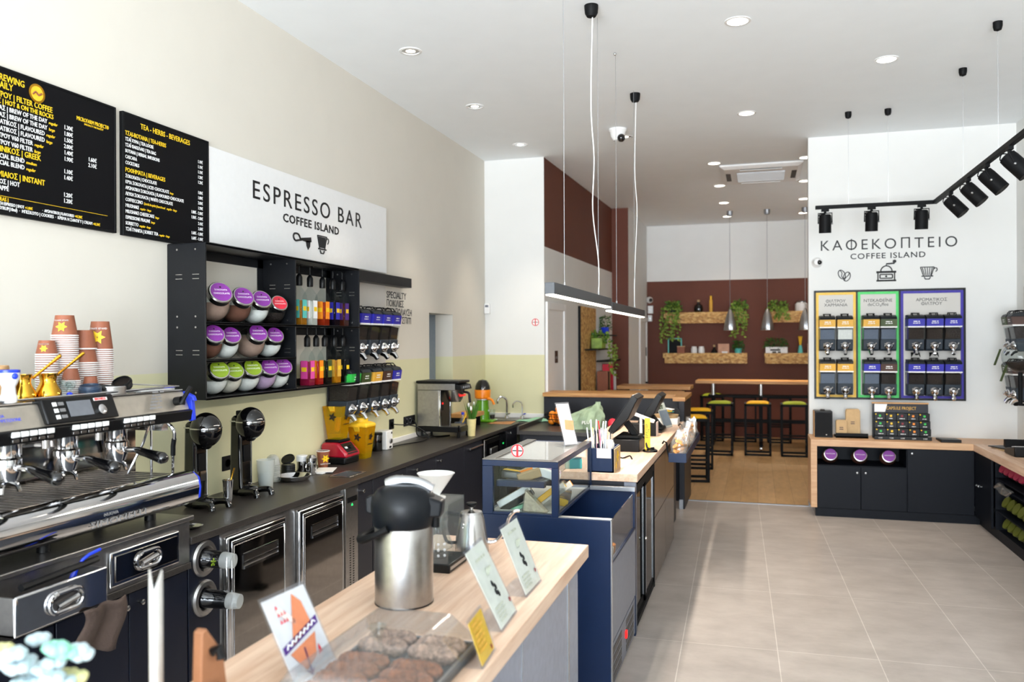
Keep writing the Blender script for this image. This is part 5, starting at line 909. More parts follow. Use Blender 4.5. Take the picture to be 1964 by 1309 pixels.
B('dark_steel',((DL,D0,1.1665),(DL+.06,D1,1.172)),((DM-.045,D0,1.1665),(DM,D1,1.172)),((DL+.06,D0,1.1665),(DM-.045,D0+.04,1.172))).build('top_trim',t,bev=.001)
B('grey_glass',((DL+.05,D0+.03,1.16),(DM-.03,D1-.03,1.165))).build('top_pane',t); B('glass',((DL+f,D0+.012,.894),(DM-.036,D0+.016,1.135))).build('end_pane',t); B('glass',((DM-.008,D0+.03,.896),(DM-.004,D1-.02,1.14))).build('side_pane',t)
b=MB().use('grey_glass').box((DL+.08,D0+.1,1.035),(DM-.1,D1-.06,1.042)); b.use('display_blue').box((DL+.06,D0+.06,1.018),(DM-.09,D0+.1,1.05)); b.build('glass_shelf',t)
B('whitewash',((DL+.03,D0+.03,.88),(DM-.02,D1-.03,.886))).build('display_floor',t)
B('grey_laminate',((DR-.018,D0+.03,.25),(DR,D1-.03,.655))).build('side_panel',t,bev=.002); B('glass',((DR-.012,D0+.03,.66),(DR-.006,D1-.05,.872))).build('lower_side_pane',t); B('display_blue',((DR-.02,D1-.06,.655),(DR,D1-.03,.88)),((DR-.02,D0+.03,.65),(DR,D1-.03,.662))).build('pane_frame',t,bev=.001); [B('silver',x).build('edge_trim',t,bev=.001) for x in (((DR-.005,D0,0),(DR+.002,D0+.03,.88)),((DM,D0,.88),(DR,D0+.035,.886)),((DM,D1-.06,.88),(DR+.002,D1-.03,.905)))]
p=B('grey_laminate',((DR-.018,D0+.03,.02),(DR-.004,D1-.03,.235))).build('lower_grille_panel',t); b=MB().use('dark_steel')
for i in range(44): 
    for a,e in ((.06,.32),(.5,.78)): b.box((DR-.004,D0+a+(i%11)*.026,.035+(i//11)*.047),(DR-.002,D0+a+.016+(i%11)*.026,.07+(i//11)*.047))
b.build('vent_slots',p); MB().use('hot_red').box((DR-.004,4.56,.12),(DR+.006,4.59,.16)).build('red_switch',p)
sticker('painted reflection of the red ring sticker on the display case glass top',(-1.22,4.135,1.215),.035)  # reflection of the wall sticker in the glass, modelled as a disc
# food and packs in the display case
def pack(name,m,size,loc,rot,label,cat='pack',stripe=None,g='packs in the display case'):
    t=T(name,label,cat,loc,0,g); t.rotation_euler=rot; MB().use(m).cbox((0,0,size[2]/2),size).build('wrapper',t,world=False,bev=min(size)*.12)
    if stripe: MB().use(stripe).cbox((0,0,size[2]/2),(size[0]*1.01,size[1]*.35,size[2]*1.02)).build('colour_band',t,world=False)
    return t
zf=.888
pack('wafer_box','white_paper',(.2,.06,.035),(-1.26,4.24,zf+.055),(0,-.55,.1),'long cream wafer box lying tilted, topmost in display case',stripe='kraft')
pack('wafer_box','black',(.2,.06,.03),(-1.245,4.24,zf+.025),(0,-.55,.1),'long black wafer box tilted under the cream box',stripe='silver')
pack('wafer_box','green_cloth',(.18,.06,.02),(-1.22,4.25,zf+.005),(0,-.35,.1),'thin mint green wafer box, lowest of the tilted stack')
pack('wafer_tube','ochre',(.03,.03,.16),(-1.165,4.24,zf+.02),(0,.9,.1),'black and yellow tipped wafer tube, nearer the glass',stripe='black'); pack('wafer_tube','cream_powder',(.032,.032,.17),(-1.13,4.26,zf+.03),(0,.9,.1),'pale wafer tube with black tip beside the sandwich',stripe='yellow'); pack('wafer_tube','cream_powder',(.032,.032,.15),(-1.09,4.3,zf+.05),(0,.95,.1),'pale wafer tube with orange band higher up',stripe='bright_orange')
mat('bread','e2d3bb',.8,vs=80,var=.15,bump=.4); t=T('sandwich','white triangular sandwich in the corner of the display case','sandwich',(-1.12,4.18,zf)); MB().use('bread').prism([(-1.2,zf),(-1.07,zf),(-1.185,zf+.11)],'y',4.16,4.21).build('bread_slices',t,bev=.006); MB().use('plastic_wrap').prism([(-1.205,zf),(-1.065,zf),(-1.187,zf+.117)],'y',4.157,4.213).build('wrapping',t)
zs=1.043; pack('snack_bag','kraft',(.13,.09,.05),(-1.2,4.3,zs),(.1,-.3,.4),'orange brown snack bag on the glass shelf',stripe='orange'); pack('snack_bag','white_paper',(.16,.12,.045),(-1.13,4.36,zs+.01),(.1,.35,.3),'white pack with pink and blue print on glass shelf',stripe='lilac_powder'); pack('snack_bag','dark_steel',(.12,.1,.04),(-1.29,4.3,zs),(0,.1,0),'dark pack with yellow flash at the shelf end',stripe='yellow')
pack('snack_bag','plastic_wrap',(.1,.14,.05),(-1.08,4.55,zf),(0,.2,.2),'clear wrapped roll behind the side glass',stripe='kraft'); pack('snack_bag','yellow',(.07,.1,.04),(-1.06,4.4,zf),(0,.3,.5),'small yellow and black bag behind the side glass',stripe='black'); pack('snack_bag','teal',(.1,.1,.06),(-1.05,4.72,zs),(0,0,.3),'turquoise box at the far end of the case',stripe='white_paper')
for i,(y,m,l) in enumerate(((4.42,'bright_orange','orange fruit pot low behind the lower side glass'),(4.35,'white_paper','white pot low behind the lower side glass'),(4.28,'yellow','yellow pot low behind the lower side glass'))): tag(MB().use(m).lathe([(.03,0),(.035,.06),(.03,.065),(.001,.066)],(-.78,y,.62),n=16).build('dessert_pot'),l,'pot','pots in the lower well')
signholder('sign_holder','tall leaning clear sign with pink leaflet on the display case',(-1.1,4.72,1.172),.1,.27,.4,'rose_paper',-.75,lambda b,q,ux,uy,nn:(b.use('wafer').add([tuple(q(*p)) for p in ((.03,.1),(.09,.09),(.1,.15),(.04,.16))],[(0,1,2,3)]),dash(b.use('pale_ink'),q(.015,.22),ux,uy,.07,.008,2,.014,6)))
# ------------------------------------------------------------------ cash counter
t=T('cash_counter','oak-topped cash counter with glass-door cooler front','counter',(-1.0,6.6,0))
B('oak_top',((-1.36,4.99,.926),(-.707,8.32,.976))).build('countertop',t,bev=.003); B('charcoal',((-1.3,5.0,0),(-.79,8.3,.926))).build('body',t)
mat('bronze_panel','5a4e48',.2,.3)
for a,c_ in ((5.925,6.66),(6.665,7.365)):
    p=B('bronze_panel',((-.79,a,.03),(-.72,c_,.5))).build('lower_panel',t,bev=.002); B('bronze_panel',((-.79,a,.505),(-.72,c_,.9))).build('upper_panel',t,bev=.002)
B('grey_laminate',((-.79,4.995,0),(-.718,5.03,.926))).build('end_panel',t,bev=.002); B('matte_black',((-.79,5.9,.02),(-.716,5.922,.9))).build('cooler_post',t)
B('matte_black',((-.79,5.03,.86),(-.716,5.91,.905)),((-.79,5.03,.03),(-.716,5.91,.06))).build('cooler_border',t); B('oak_warm',((-.79,5.03,.82),(-.74,5.91,.86)),((-.79,5.03,.06),(-.76,5.91,.12))).build('cooler_interior',t)
for a,c_,x in ((5.04,5.5,-.735),(5.45,5.9,-.722)):
    d=B('matte_black',((x-.012,a,.06),(x,a+.045,.86)),((x-.012,c_-.045,.06),(x,c_,.86)),((x-.012,a,.06),(x,c_,.1)),((x-.012,a,.82),(x,c_,.86))).build('sliding_door',t,bev=.002); B('dark_glass',((x-.008,a+.045,.1),(x-.004,c_-.045,.82))).build('door_pane',d); B('silver',((x-.002,a+.04,.1),(x+.001,a+.046,.82)),((x-.002,c_-.046,.1),(x+.001,c_-.04,.82))).build('pane_edge',d)
MB().use('steel').lathe([(.014,0),(.012,.008),(.001,.009)],(-.722,5.47,.47),(1,0,0),n=14).build('lock',t)
zc=.976
t=T('straw_box','dark box of straws and cups with small cards on cash counter','box',(-.94,5.12,zc))
b=MB().use('display_blue').box((-1.02,5.0,zc),(-1.01,5.24,zc+.15)).box((-.865,5.0,zc),(-.855,5.24,zc+.15)).box((-1.02,5.0,zc),(-.855,5.01,zc+.15)).box((-1.02,5.23,zc),(-.855,5.24,zc+.15)).box((-1.02,5.0,zc),(-.855,5.24,zc+.01)); b.build('box_body',t,bev=.002)
B('rose_paper',((-.96,4.996,zc+.09),(-.87,4.9995,zc+.15))).build('front_card',t); b=B('kraft',((-.8545,5.01,zc),(-.85,5.23,zc+.145))); b.use('yellow_ink'); flower(b,(-.8495,5.12,zc+.09),Yv,Zv,.05); flower(b,(-.8495,5.06,zc+.04),Yv,Zv,.03); b.build('flower_side_card',t)
random.seed(4)
mat('straw_pink','e3788f',.4); mat('straw_yellow','e6d94a',.4); mat('straw_clear','dfe6ee',.3); mat('straw_black','16181c',.4); mat('straw_red','d03030',.4)
cols=['straw_clear']*12+['straw_black']*5+['straw_pink']*3+['straw_yellow']*1+['straw_red']*2; wd_={'straw_clear':'paper-wrapped white straw in the dark straw box','straw_black':'black straw in the dark straw box','straw_pink':'pink straw in the dark straw box','straw_yellow':'lime yellow straw in the dark straw box','straw_red':'red straw in the dark straw box'}
for i,m in enumerate(cols):
    x=-1.0+.09*((i*7)%23)/23; y=5.03+.14*((i*5)%23)/23; tag(MB().use(m).tube([(x,y,zc+.02),(x+random.uniform(-.04,.03),y+random.uniform(-.03,.03),zc+.29+random.uniform(-.05,.04))],.0045,6).build('drinking_straw'),wd_[m],'straw',m.split('_')[1]+' straws in the straw box')
o=T('lid_bag','clear bag of white sip lids standing in the straw box','bag',(-.9,5.14,zc+.02)); MB().use('plastic_wrap').grid(lambda u,v:(-.9+.035*(1-.4*v*v)*math.cos(2*PI*u),5.12+.05*(1-.4*v*v)*math.sin(2*PI*u),zc+.02+.21*v+.008*math.sin(9*u+5*v)),16,8).build('bag_film',o); MB().use('white').lathe([(.028,0),(.03,.15),(.02,.17),(.001,.172)],(-.9,5.12,zc+.02),n=14).build('lids',o)
def till(x0,x1,y0,y1,h,lab,sc=1,ang=.0,dx=0):
    t=T('till_terminal',lab,'till',((x0+x1)/2,(y0+y1)/2,zc)); xm=(x0+x1)/2
    if h: B('black',((x0,y0,zc),(x1,y1,zc+h))).build('cash_drawer',t,bev=.006)
    z=zc+h; ym=(y0+y1)/2
    MB().use('matte_black').prism([(xm-.08,z),(xm+.1,z),(xm+.09,z+.02),(xm-.06,z+.03)],'y',ym-.12,ym+.12).build('terminal_base',t,bev=.008)
    MB().use('matte_black').prism([(xm+.03,z+.02),(xm+.08,z+.02),(xm-.03,z+.16),(xm-.07,z+.15)],'y',ym-.05,ym+.05).build('neck',t,bev=.006)
    a=Vector((xm-.13*sc,0,z+.06)); b_=Vector((xm+.055*sc,0,z+.06+.27*sc)); u=(b_-a).normalized(); n=Vector((u.z,0,-u.x))
    p=[a,b_,b_+n*.05,b_+n*.055-u*.05,a+(b_-a)*.5+n*.075,a+n*.045]
    MB().use('black').prism([(v.x,v.z) for v in p],'y',ym-.17*sc,ym+.17*sc).build('screen_housing',t,bev=.006); q=[a-n*.002+u*.015,b_-n*.002-u*.015,b_-u*.015,a+u*.015]; MB().use('dark_screen').prism([(v.x,v.z) for v in q],'y',ym-.155*sc,ym+.155*sc).build('screen',t)
    return t
till(-1.04,-.83,5.97,6.3,.09,'black touchscreen till on a drawer base, nearer on cash counter',1.0)
till(-.99,-.81,7.25,7.6,.02,'black touchscreen till, farther along the cash counter',1.0)
t=T('printer_box','black receipt printer box with pink card on cash counter','printer',(-.95,7.05,zc)); B('black',((-1.07,6.99,zc),(-.83,7.14,zc+.1))).build('housing',t,bev=.004); B('rose_paper',((-.829,6.99,zc),(-.826,7.12,zc+.12))).build('side_card',t)
tag(MB().use('white').prism([(-1.05,zc+.2),(-1.04,zc+.22),(-.83,zc+.145),(-.84,zc+.12)],'y',6.9,6.95).cyl((-.95,6.93,zc),(-.95,6.93,zc+.17),.012).build('price_display',bev=.004),'slim white bar of a price display behind the nearer till','display bar')
t=T('price_card_stand','yellow upright card on a round black foot beside nearer till','card stand',(-.76,6.03,zc)); MB().use('black_gloss').lathe([(.055,0),(.055,.012),(.03,.025),(.001,.027)],(-.76,6.03,zc),n=24).build('foot',t); b=B('yellow',((-.795,6.0,zc+.02),(-.755,6.002,zc+.25))); b.use('olive_label'); dash(b,(-.791,5.9995,zc+.2),Xv,Zv,.032,.005,9,.012,9); b.build('yellow_card',t)
tag(MB().use('black').tube([(-.82,6.1,zc+.1),(-.79,6.02,zc+.09),(-.775,6.0,zc+.03),(-.73,6.02,zc+.03)],.008,8,4).build('phone_cord'),'thick black cord curling down beside the yellow card','cord')
tag(MB().use('black').tube([(-.83,5.6,zc+.004),(-.86,5.7,zc+.01),(-.9,5.62,zc+.005),(-.96,5.75,zc+.006),(-.98,5.9,zc+.006)],.005,8,4).build('scanner_cord'),'black cable lying in front of the nearer till','cord')
def leaf_sign(b,q,ux,uy,nn):
    b.use('grey_blue').add([tuple(q(*p)) for p in ((.015,.02),(.2,.02),(.2,.17),(.015,.17))],[(0,1,2,3)]); dash(b.use('olive_label'),q(.02,.205),ux,uy,.15,.014,2,.02,7)
signholder('sign_holder','leaning framed leaflet with grey photo at the far end of cash counter',(-.83,7.6,zc+.002),.2,.25,.36,'mint_paper',-.3,leaf_sign,foot=.07)
t=T('leaflet_tray','round tray of folded leaflets against the bar panel','leaflets',(-.86,8.1,zc))
MB().use('white').box((-.98,7.98,zc),(-.74,8.2,zc+.06)).build('paper_stack',t,bev=.004); MB().use('kraft').lathe([(.11,.06),(.12,.09),(.11,.09),(.001,.065)],(-.86,8.09,zc),n=24,cap=False).build('basket',t)
random.seed(8)
for i in range(8): b=MB().use(random.choice(['yellow','teal','leaf_green_label','white','crimson'])).cbox((0,0,0),(.11,.05,.004)); o=b.build('leaflet',world=False); o.location=(-.86+random.uniform(-.04,.04),8.09+random.uniform(-.05,.05),zc+.1+.006*i); o.rotation_euler=(random.uniform(-.3,.3),random.uniform(-.3,.3),random.uniform(0,3)); tag(o,'small coloured leaflet lying in the round tray by the bar panel','leaflet','loose leaflets in the round tray')
# hanging rack with bags of biscuits on the customer side
t=T('hanging_rack','blue-grey wire rack tray hooked on the cash counter edge','rack',(-.6,6.75,.86))
B('display_blue',((-.66,6.35,.861),(-.525,6.36,.925)),((-.66,6.36,.861),(-.655,7.84,.925)),((-.53,6.36,.861),(-.525,7.84,.925)),((-.66,7.84,.861),(-.525,7.85,.925)),((-.66,6.35,.855),(-.525,7.85,.861))).build('tray_body',t,bev=.001)
for y in (6.4,7.75): MB().use('matte_black').tube([(-.655,y,.87),(-.675,y,.95),(-.68,y,1.0),(-.7,y,1.01),(-.712,y,.99)],.007,8).build('hook',t)
mat('biscuit','b9854f',.8,vs=40,var=.4); random.seed(14)
for i in range(11):
    y=6.4+.137*i; t=T('biscuit_bag',('clear bag of biscuits at the front of the hanging rack' if i==0 else 'clear bag of biscuits at the rear end of the hanging rack' if i==10 else 'clear bag of biscuits in the middle of the hanging rack'),'biscuit bag',(-.59,y,.862),0,'biscuit bags in the hanging rack' if 0<i<10 else None)
    MB().use('plastic_wrap').grid(lambda u,v:(-.592+.055*(1-.25*v**3)*math.cos(2*PI*u)+.01*math.sin(7*v+i),y+.028*(1-.93*v**1.3)*math.sin(2*PI*u)+.02*v+.008*math.sin(5*v+2*i),.864+(.17+.05*math.sin(i*2.3))*v+.014*v*math.sin(19*u+i)),16,8).build('bag_film',t)
    b=MB().use('biscuit'); [b.lathe([(.026,0),(.028,.006),(.02,.011),(.001,.012)],(-.592+random.uniform(-.02,.02),y+random.uniform(-.008,.008),.872+.017*k),(random.uniform(-.8,.8),random.uniform(-.8,.8),1),n=10) for k in range(9)]; b.build('biscuits',t,kind='stuff')
t=T('waste_bin','black waste bin on the service floor, seen mirrored in the steel fridge door','bin',(-1.51,5.13,0)); MB().use('black_gloss').lathe([(.1,0),(.105,.005),(.125,.44),(.118,.44),(.098,.01),(.001,.01)],(-1.51,5.13,0),n=26,cap=False).build('bin_body',t); MB().use('black').lathe([(.124,.435),(.132,.44),(.132,.455),(.118,.455)],(-1.51,5.13,0),n=26,cap=False).build('rim',t); MB().use('black').box((-1.66,5.09,.0),(-1.6,5.17,.03)).build('pedal',t)
# ------------------------------------------------------------------ bar panel that closes the counter area, with its wing
t=T('bar_partition','charcoal bar panel with oak ledge running to the aisle end','bar panel',(-1.5,9.3,0))
B('charcoal',((-2.395,9.22,0),(-.8,9.25,1.146)),((-.8,8.785,0),(-.745,9.65,1.146)),((-2.27,9.25,0),(-.8,9.6,1.1))).build('panels',t,bev=.002)
B('oak_warm',((-2.395,9.16,1.146),(-.865,9.65,1.19)),((-.865,8.77,1.146),(-.735,9.66,1.19))).build('oak_ledge',t,bev=.002)
B('dull_silver',((-.802,8.782,0),(-.762,8.788,.1))).build('kick_plate',t)
b=MB().use('black')
for x in (-2.35,-1.9,-1.42): b.box((x,9.205,1.125),(x+.05,9.22,1.146))
b.build('ledge_brackets',t)
# arch-backed leaflet holder emblem
t=T('cap_display','dark half-round board with gold ring emblem on the bar panel','board',(-.86,8.3,.976)); P0=[(-.98+.0,1.0)]+[(-.855+.115*math.cos(PI-PI*k/14),1.075+.055*math.sin(PI-PI*k/14)) for k in range(15)]+[(-.74,1.0)]; MB().use('black').prism(P0,'y',8.24,8.25).build('board',t); MB().use('gold').lathe([(.028,0),(.028,.003),(.024,.003),(.024,0)],(-.86,8.24,1.085),(0,-1,0),n=20,cap=False).lathe([(.014,0),(.014,.002),(.001,.002)],(-.86,8.24,1.085),(0,-1,0),n=8).build('emblem',t)
# ------------------------------------------------------------------ rear room
def bartable(label,x0,x1,y0,y1,z):
    t=T('bar_table',label,'table',((x0+x1)/2,(y0+y1)/2,0),0); B('oak_warm',((x0,y0,z-.05),(x1,y1,z))).build('tabletop',t,bev=.003); 
    for x in (x0+.12,x1-.12): B('matte_black',((x-.025,(y0+y1)/2-.025,.02),(x+.025,(y0+y1)/2+.025,z-.05)),((x-.03,y0+.08,0),(x+.03,y1-.08,.02))).build('leg',t)
bartable('wooden high table just behind the bar panel ledge, lower in view',-2.0,-.94,10.5,11.15,1.11); bartable('wooden high table deeper in the rear room, behind the first one',-2.0,-.93,12.0,12.6,1.12)
def stool(x,y,rz,cush,label):
    t=T('bar_stool',label,'stool',(0,0,0),0,'black frame bar stools'); H=.80;w=.2
    for sx in (-1,1):
        for sy in (-1,1): MB().use('matte_black').box((sx*w-(.03 if sx>0 else 0),sy*w-(.03 if sy>0 else 0),0),(sx*w+(0 if sx>0 else .03),sy*w+(0 if sy>0 else .03),H)).build('leg',t)
    b=MB().use('matte_black').box((-w,-w,H-.035),(w,w,H)); b.build('seat',t,bev=.003); b=MB().use('matte_black')
    for s in (-1,1): b.box((-w,s*(w-.015)-.015,0),(w,s*(w-.015)+.015,.03)).box((-w,s*(w-.015)-.012,.27),(w,s*(w-.015)+.012,.295)).box((s*(w-.015)-.015,-w,0),(s*(w-.015)+.015,w,.03)).box((s*(w-.015)-.012,-w,.16),(s*(w-.015)+.012,w,.185))
    b.build('stretcher',t)
    if cush: o=MB().use(cush).grid(lambda u,v:(-.17+.34*u,-.17+.34*v,H+.004+.035*(1-abs(2*u-1)**5)*(1-abs(2*v-1)**5)*.8+.006*u),12,12).build('cushion',t); o.modifiers.new('t','SOLIDIFY').thickness=.01
    t.location=(x,y,0); t.rotation_euler=(0,0,rz)
stool(-.8,10.67,.12,'cushion_yellow','bar stool with yellow cushion, closest beside the bar panel end'); stool(-.8,11.75,.05,'cushion_yellow','bar stool with yellow cushion, next one behind the closest stool')
stool(-.57,13.2,0,'cushion_green','bar stool with green cushion in front of the long table, beside the yellow stools'); stool(0,13.3,0,'cushion_yellow','bar stool with yellow cushion centred in front of the long high table'); stool(.54,13.3,0,'cushion_green','bar stool with green cushion in front of the long table by the white wall')
stool(-.78,15.0,0,'cushion_green','bar stool with green cushion behind the long table at its free end'); stool(-.22,15.0,0,None,'black bar stool without cushion behind the long table, middle'); stool(.36,15.0,0,None,'black bar stool without cushion behind the long table, by the white wall')
t=T('long_bar_table','long high table with oak top, steel posts and black beam','table',(.3,14.2,0))
B('oak_warm',((-1.0,13.95,1.065),(1.7,14.55,1.112))).build('tabletop',t,bev=.003); B('matte_black',((-.8,14.1,.83),(1.6,14.4,.865))).build('beam',t)
for x in (-.72,.05,.82): 
    MB().use('steel').cyl((x,14.2,.865),(x,14.2,1.065),.035,n=16).cyl((x,14.2,.865),(x,14.2,.88),.06,n=16).build('post',t); B('matte_black',((x-.03,14.18,.08),(x+.03,14.3,.83)),((x-.03,13.7,.07),(x+.03,14.8,.1)),((x-.03,14.15,.45),(x+.03,14.2,.48))).build('leg',t)
    for y in (13.72,14.78): MB().use('steel').cyl((x-.015,y,.035),(x+.015,y,.035),.035,n=14).build('caster',t)
B('matte_black',((-.72,14.2,.4),(1.5,14.25,.46))).build('crossbar',t)
def osbshelf(label,x0,x1,z0,z1,lip):
    t=T('wood_shelf',label,'shelf',((x0+x1)/2,BY,z0),0,'pressed wood shelves on brown wall'); zm=z0+(z1-z0)*.52
    B('osb',((x0-.01,BY-.21,zm),(x1,BY-.19,z1))).build('front_lip',t,bev=.002); B('osb',((x0+.02,BY-.19,z0),(x1-.01,BY-.17,zm))).build('lower_board',t,bev=.002); B('osb',((x0,BY-.2,z1-.045),(x1,BY,z1-.03)),((x0,BY-.015,z0),(x1,BY,z1))).build('shelf_board',t)
osbshelf('pressed wood shelf with trailing plants, upper one near recess',-1.67,-.18,2.106,2.31,0); osbshelf('pressed wood shelf with jars and frames, lower one near recess',-1.69,-.18,1.359,1.55,0); osbshelf('pressed wood shelf with milk can, upper one cut by white wall',.21,1.7,2.106,2.31,0); osbshelf('pressed wood shelf with planter and reeds, lower one cut by white wall',.13,1.7,1.359,1.55,0)
def leafcard(b,p,d,l,w):
    d=Vector(d).normalized(); s=d.cross(Vector((random.uniform(-1,1),random.uniform(-1,1),random.uniform(-.3,1)))).normalized(); p=Vector(p); n=d.cross(s)*.15*l
    b.add([tuple(p),tuple(p+d*l*.45+s*w+n*.3),tuple(p+d*l),tuple(p+d*l*.45-s*w+n*.3),tuple(p+d*l*.45-n)],[(0,1,4),(1,2,4),(2,3,4),(3,0,4)])
def trailing(label,c,r,h,vines,pot,mats=('leaf','leaf_pale'),vl=.4,base=None,name='trailing_plant',n=120,lw=.028,vx=0):
    t=T(name,label,'potted plant',c)
    if pot: MB().use(pot).lathe([(.05,0),(.055,.004),(.068,.11),(.07,.115),(.064,.115),(.06,.1),(.001,.1)],c,n=20,cap=False).build('pot',t)
    for m in mats:
        b=MB().use(m)
        for i in range(n//len(mats)):
            a=random.uniform(0,2*PI); q=random.uniform(0,1)**.5; zz=random.uniform(.0,1); rr=r*q*(1-zz*.4); p=(c[0]+rr*math.cos(a),c[1]+rr*.6*math.sin(a),c[2]+.08+h*zz)
            leafcard(b,p,(math.cos(a)+random.uniform(-.5,.5),math.sin(a)*.6-.3,random.uniform(-.6,.7)),random.uniform(.035,.06),lw*random.uniform(.6,1))
        b.build('foliage',t,kind='stuff',smooth=False)
    if vines:
        b=MB().use(mats[-1]); st=MB().use('leaf_dark')
        for i in range(vines):
            a=random.uniform(PI,2*PI); x=c[0]+r*.9*math.cos(a)*(1 if random.random()<.8 else .4)+vx; y=c[1]-.12-random.uniform(0,.06); L_=vl*random.uniform(.45,1); dx=random.uniform(-.12,.12); pts=[]
            for k in range(9):
                u=k/8; pts.append((x+dx*u+.02*math.sin(6*u+i),y-.02*u,c[2]+.1-L_*u-(.0 if u else 0)))
                for _ in range(2): leafcard(b,pts[-1],(random.uniform(-1,1),random.uniform(-.6,.2),random.uniform(-.8,.1)),random.uniform(.035,.055),lw*.9)
            st.tube(pts,.003,5)
        b.build('vine_leaves',t,kind='stuff',smooth=False); st.build('vine_stems',t)
    return t
random.seed(31); SZ=2.281; SZ2=1.521; sy=BY-.1
trailing('long trailing ivy hanging far down at the free end of upper shelf',(-1.53,sy,SZ),.17,.16,16,'charcoal',vl=.62,n=170)
trailing('trailing ivy in a lime pot at the near lamp end of upper shelf',(-.32,sy,SZ),.15,.15,12,'leaf_pale',vl=.55,n=150); trailing('small spreading ivy at the start of the other upper shelf',(.36,sy,SZ),.2,.13,6,'leaf_pale',vl=.25,n=120,vx=-.05)
trailing('bushy dark green plant in turquoise pot on lower shelf',(-.34,sy,SZ2),.11,.17,0,'teal',('leaf_dark','leaf'),name='potted_plant',n=170,lw=.012)
t=trailing('wide dark green plant in a white box planter on lower shelf',(.32,sy,SZ2+.03),.24,.18,0,None,('leaf_dark','leaf'),name='potted_plant',n=240,lw=.012); B('white',((.14,sy-.08,SZ2),(.52,sy+.06,SZ2+.14))).build('box_planter',t,bev=.006); dash(MB().use('black_ink'),(.22,sy-.0805,SZ2+.07),Xv,Zv,.22,.03,2,.04,2,1).build('planter_print',t)
def lathe_thing(name,label,cat,c,parts,n=22):
    t=T(name,label,cat,c)
    for nm,m,prof in parts: MB().use(m).lathe(prof,c,n=n).build(nm,t)
    return t
lathe_thing('dark_jug','black glazed round jug with cork stopper on upper shelf','jug',(-1.05,sy,SZ),[('body','black_gloss',[(.06,0),(.075,.02),(.085,.1),(.07,.16),(.03,.19),(.025,.22)]),('cork','kraft',[(.024,.22),(.026,.26),(.001,.262)])])
lathe_thing('slim_bottle','slim olive gold bottle with yellow cap on upper shelf','bottle',(-.825,sy,SZ),[('body','ochre',[(.028,0),(.03,.005),(.03,.24),(.02,.27)]),('cap','yellow',[(.018,.265),(.018,.33),(.001,.331)])])
lathe_thing('milk_can','white enamel milk can on the upper shelf cut by white wall','can',(.76,sy,SZ),[('body','white',[(.1,0),(.105,.01),(.105,.15),(.08,.18)]),('lid','silver',[(.075,.178),(.08,.2),(.04,.21),(.001,.212)])])
lathe_thing('white_jar','white ceramic jar with lid, nearer the chalkboard','jar',(-1.134,sy,SZ2),[('body','white',[(.045,0),(.055,.01),(.055,.11),(.045,.125)]),('lid','white_gloss',[(.046,.125),(.046,.15),(.001,.155)])]); lathe_thing('white_jar','white ceramic jar with lid, nearer the carafe','jar',(-1.0,sy,SZ2),[('body','white',[(.045,0),(.055,.01),(.055,.11),(.045,.125)]),('lid','white_gloss',[(.046,.125),(.046,.15),(.001,.155)])])
lathe_thing('carafe','dark glass carafe with cork on lower shelf','carafe',(-.77,sy,SZ2),[('body','dark_glass',[(.05,0),(.06,.01),(.055,.05),(.02,.11),(.018,.14)]),('coffee_fill','coffee',[(.048,.004),(.05,.02),(.045,.05),(.001,.051)]),('cork','kraft',[(.018,.14),(.022,.18),(.001,.181)])])
t=T('chalkboard','small blank chalkboard with turquoise frame on lower shelf','chalkboard',(-1.49,sy,SZ2)); B('matte_black',((-1.6,sy+.02,SZ2+.02),(-1.38,sy+.03,SZ2+.29))).build('board',t); B('teal',((-1.62,sy+.01,SZ2),(-1.6,sy+.035,SZ2+.31)),((-1.38,sy+.01,SZ2),(-1.36,sy+.035,SZ2+.31)),((-1.62,sy+.01,SZ2),(-1.36,sy+.035,SZ2+.02)),((-1.62,sy+.01,SZ2+.29),(-1.36,sy+.035,SZ2+.31))).build('frame',t)
t=T('gift_box','small brown box in front of the chalkboard','box',(-1.37,sy-.03,SZ2)); B('brown_card',((-1.44,sy-.07,SZ2),(-1.3,sy,SZ2+.15))).build('box_body',t,bev=.003); B('kraft',((-1.442,sy-.072,SZ2+.145),(-1.298,sy+.002,SZ2+.16))).build('lid',t)
mat('plank_pink','c79a80',.7,vs=6,var=.25); t=T('wood_picture','small pinkish wood picture block on lower shelf','picture',(-.6,sy,SZ2)); B('plank_pink',((-.7,sy-.02,SZ2),(-.5,sy+.01,SZ2+.2))).build('block',t); B('white',((-.63,sy-.024,SZ2+.01),(-.53,sy-.02,SZ2+.06))).build('white_motif',t)
t=T('reed_diffuser','turquoise vase with yellow reeds on lower shelf','vase',(.74,sy,SZ2)); MB().use('teal').lathe([(.05,0),(.05,.005),(.025,.17),(.022,.17),(.001,.02)],(.74,sy,SZ2),n=6).build('vase_body',t); b=MB().use('yellow'); [b.tube([(.74,sy,SZ2+.1),(.74+.015*k,sy,SZ2+.33)],.006,6) for k in (-2,-1,0,1,2)]; b.build('reeds',t)
t=T('wood_picture','pinkish picture block cut off by the white wall edge','picture',(.9,sy,SZ2)); B('plank_pink',((.86,sy-.02,SZ2),(1.0,sy+.01,SZ2+.2))).build('block',t); B('white',((.88,sy-.024,SZ2+.02),(.95,sy-.02,SZ2+.08))).build('white_motif',t)
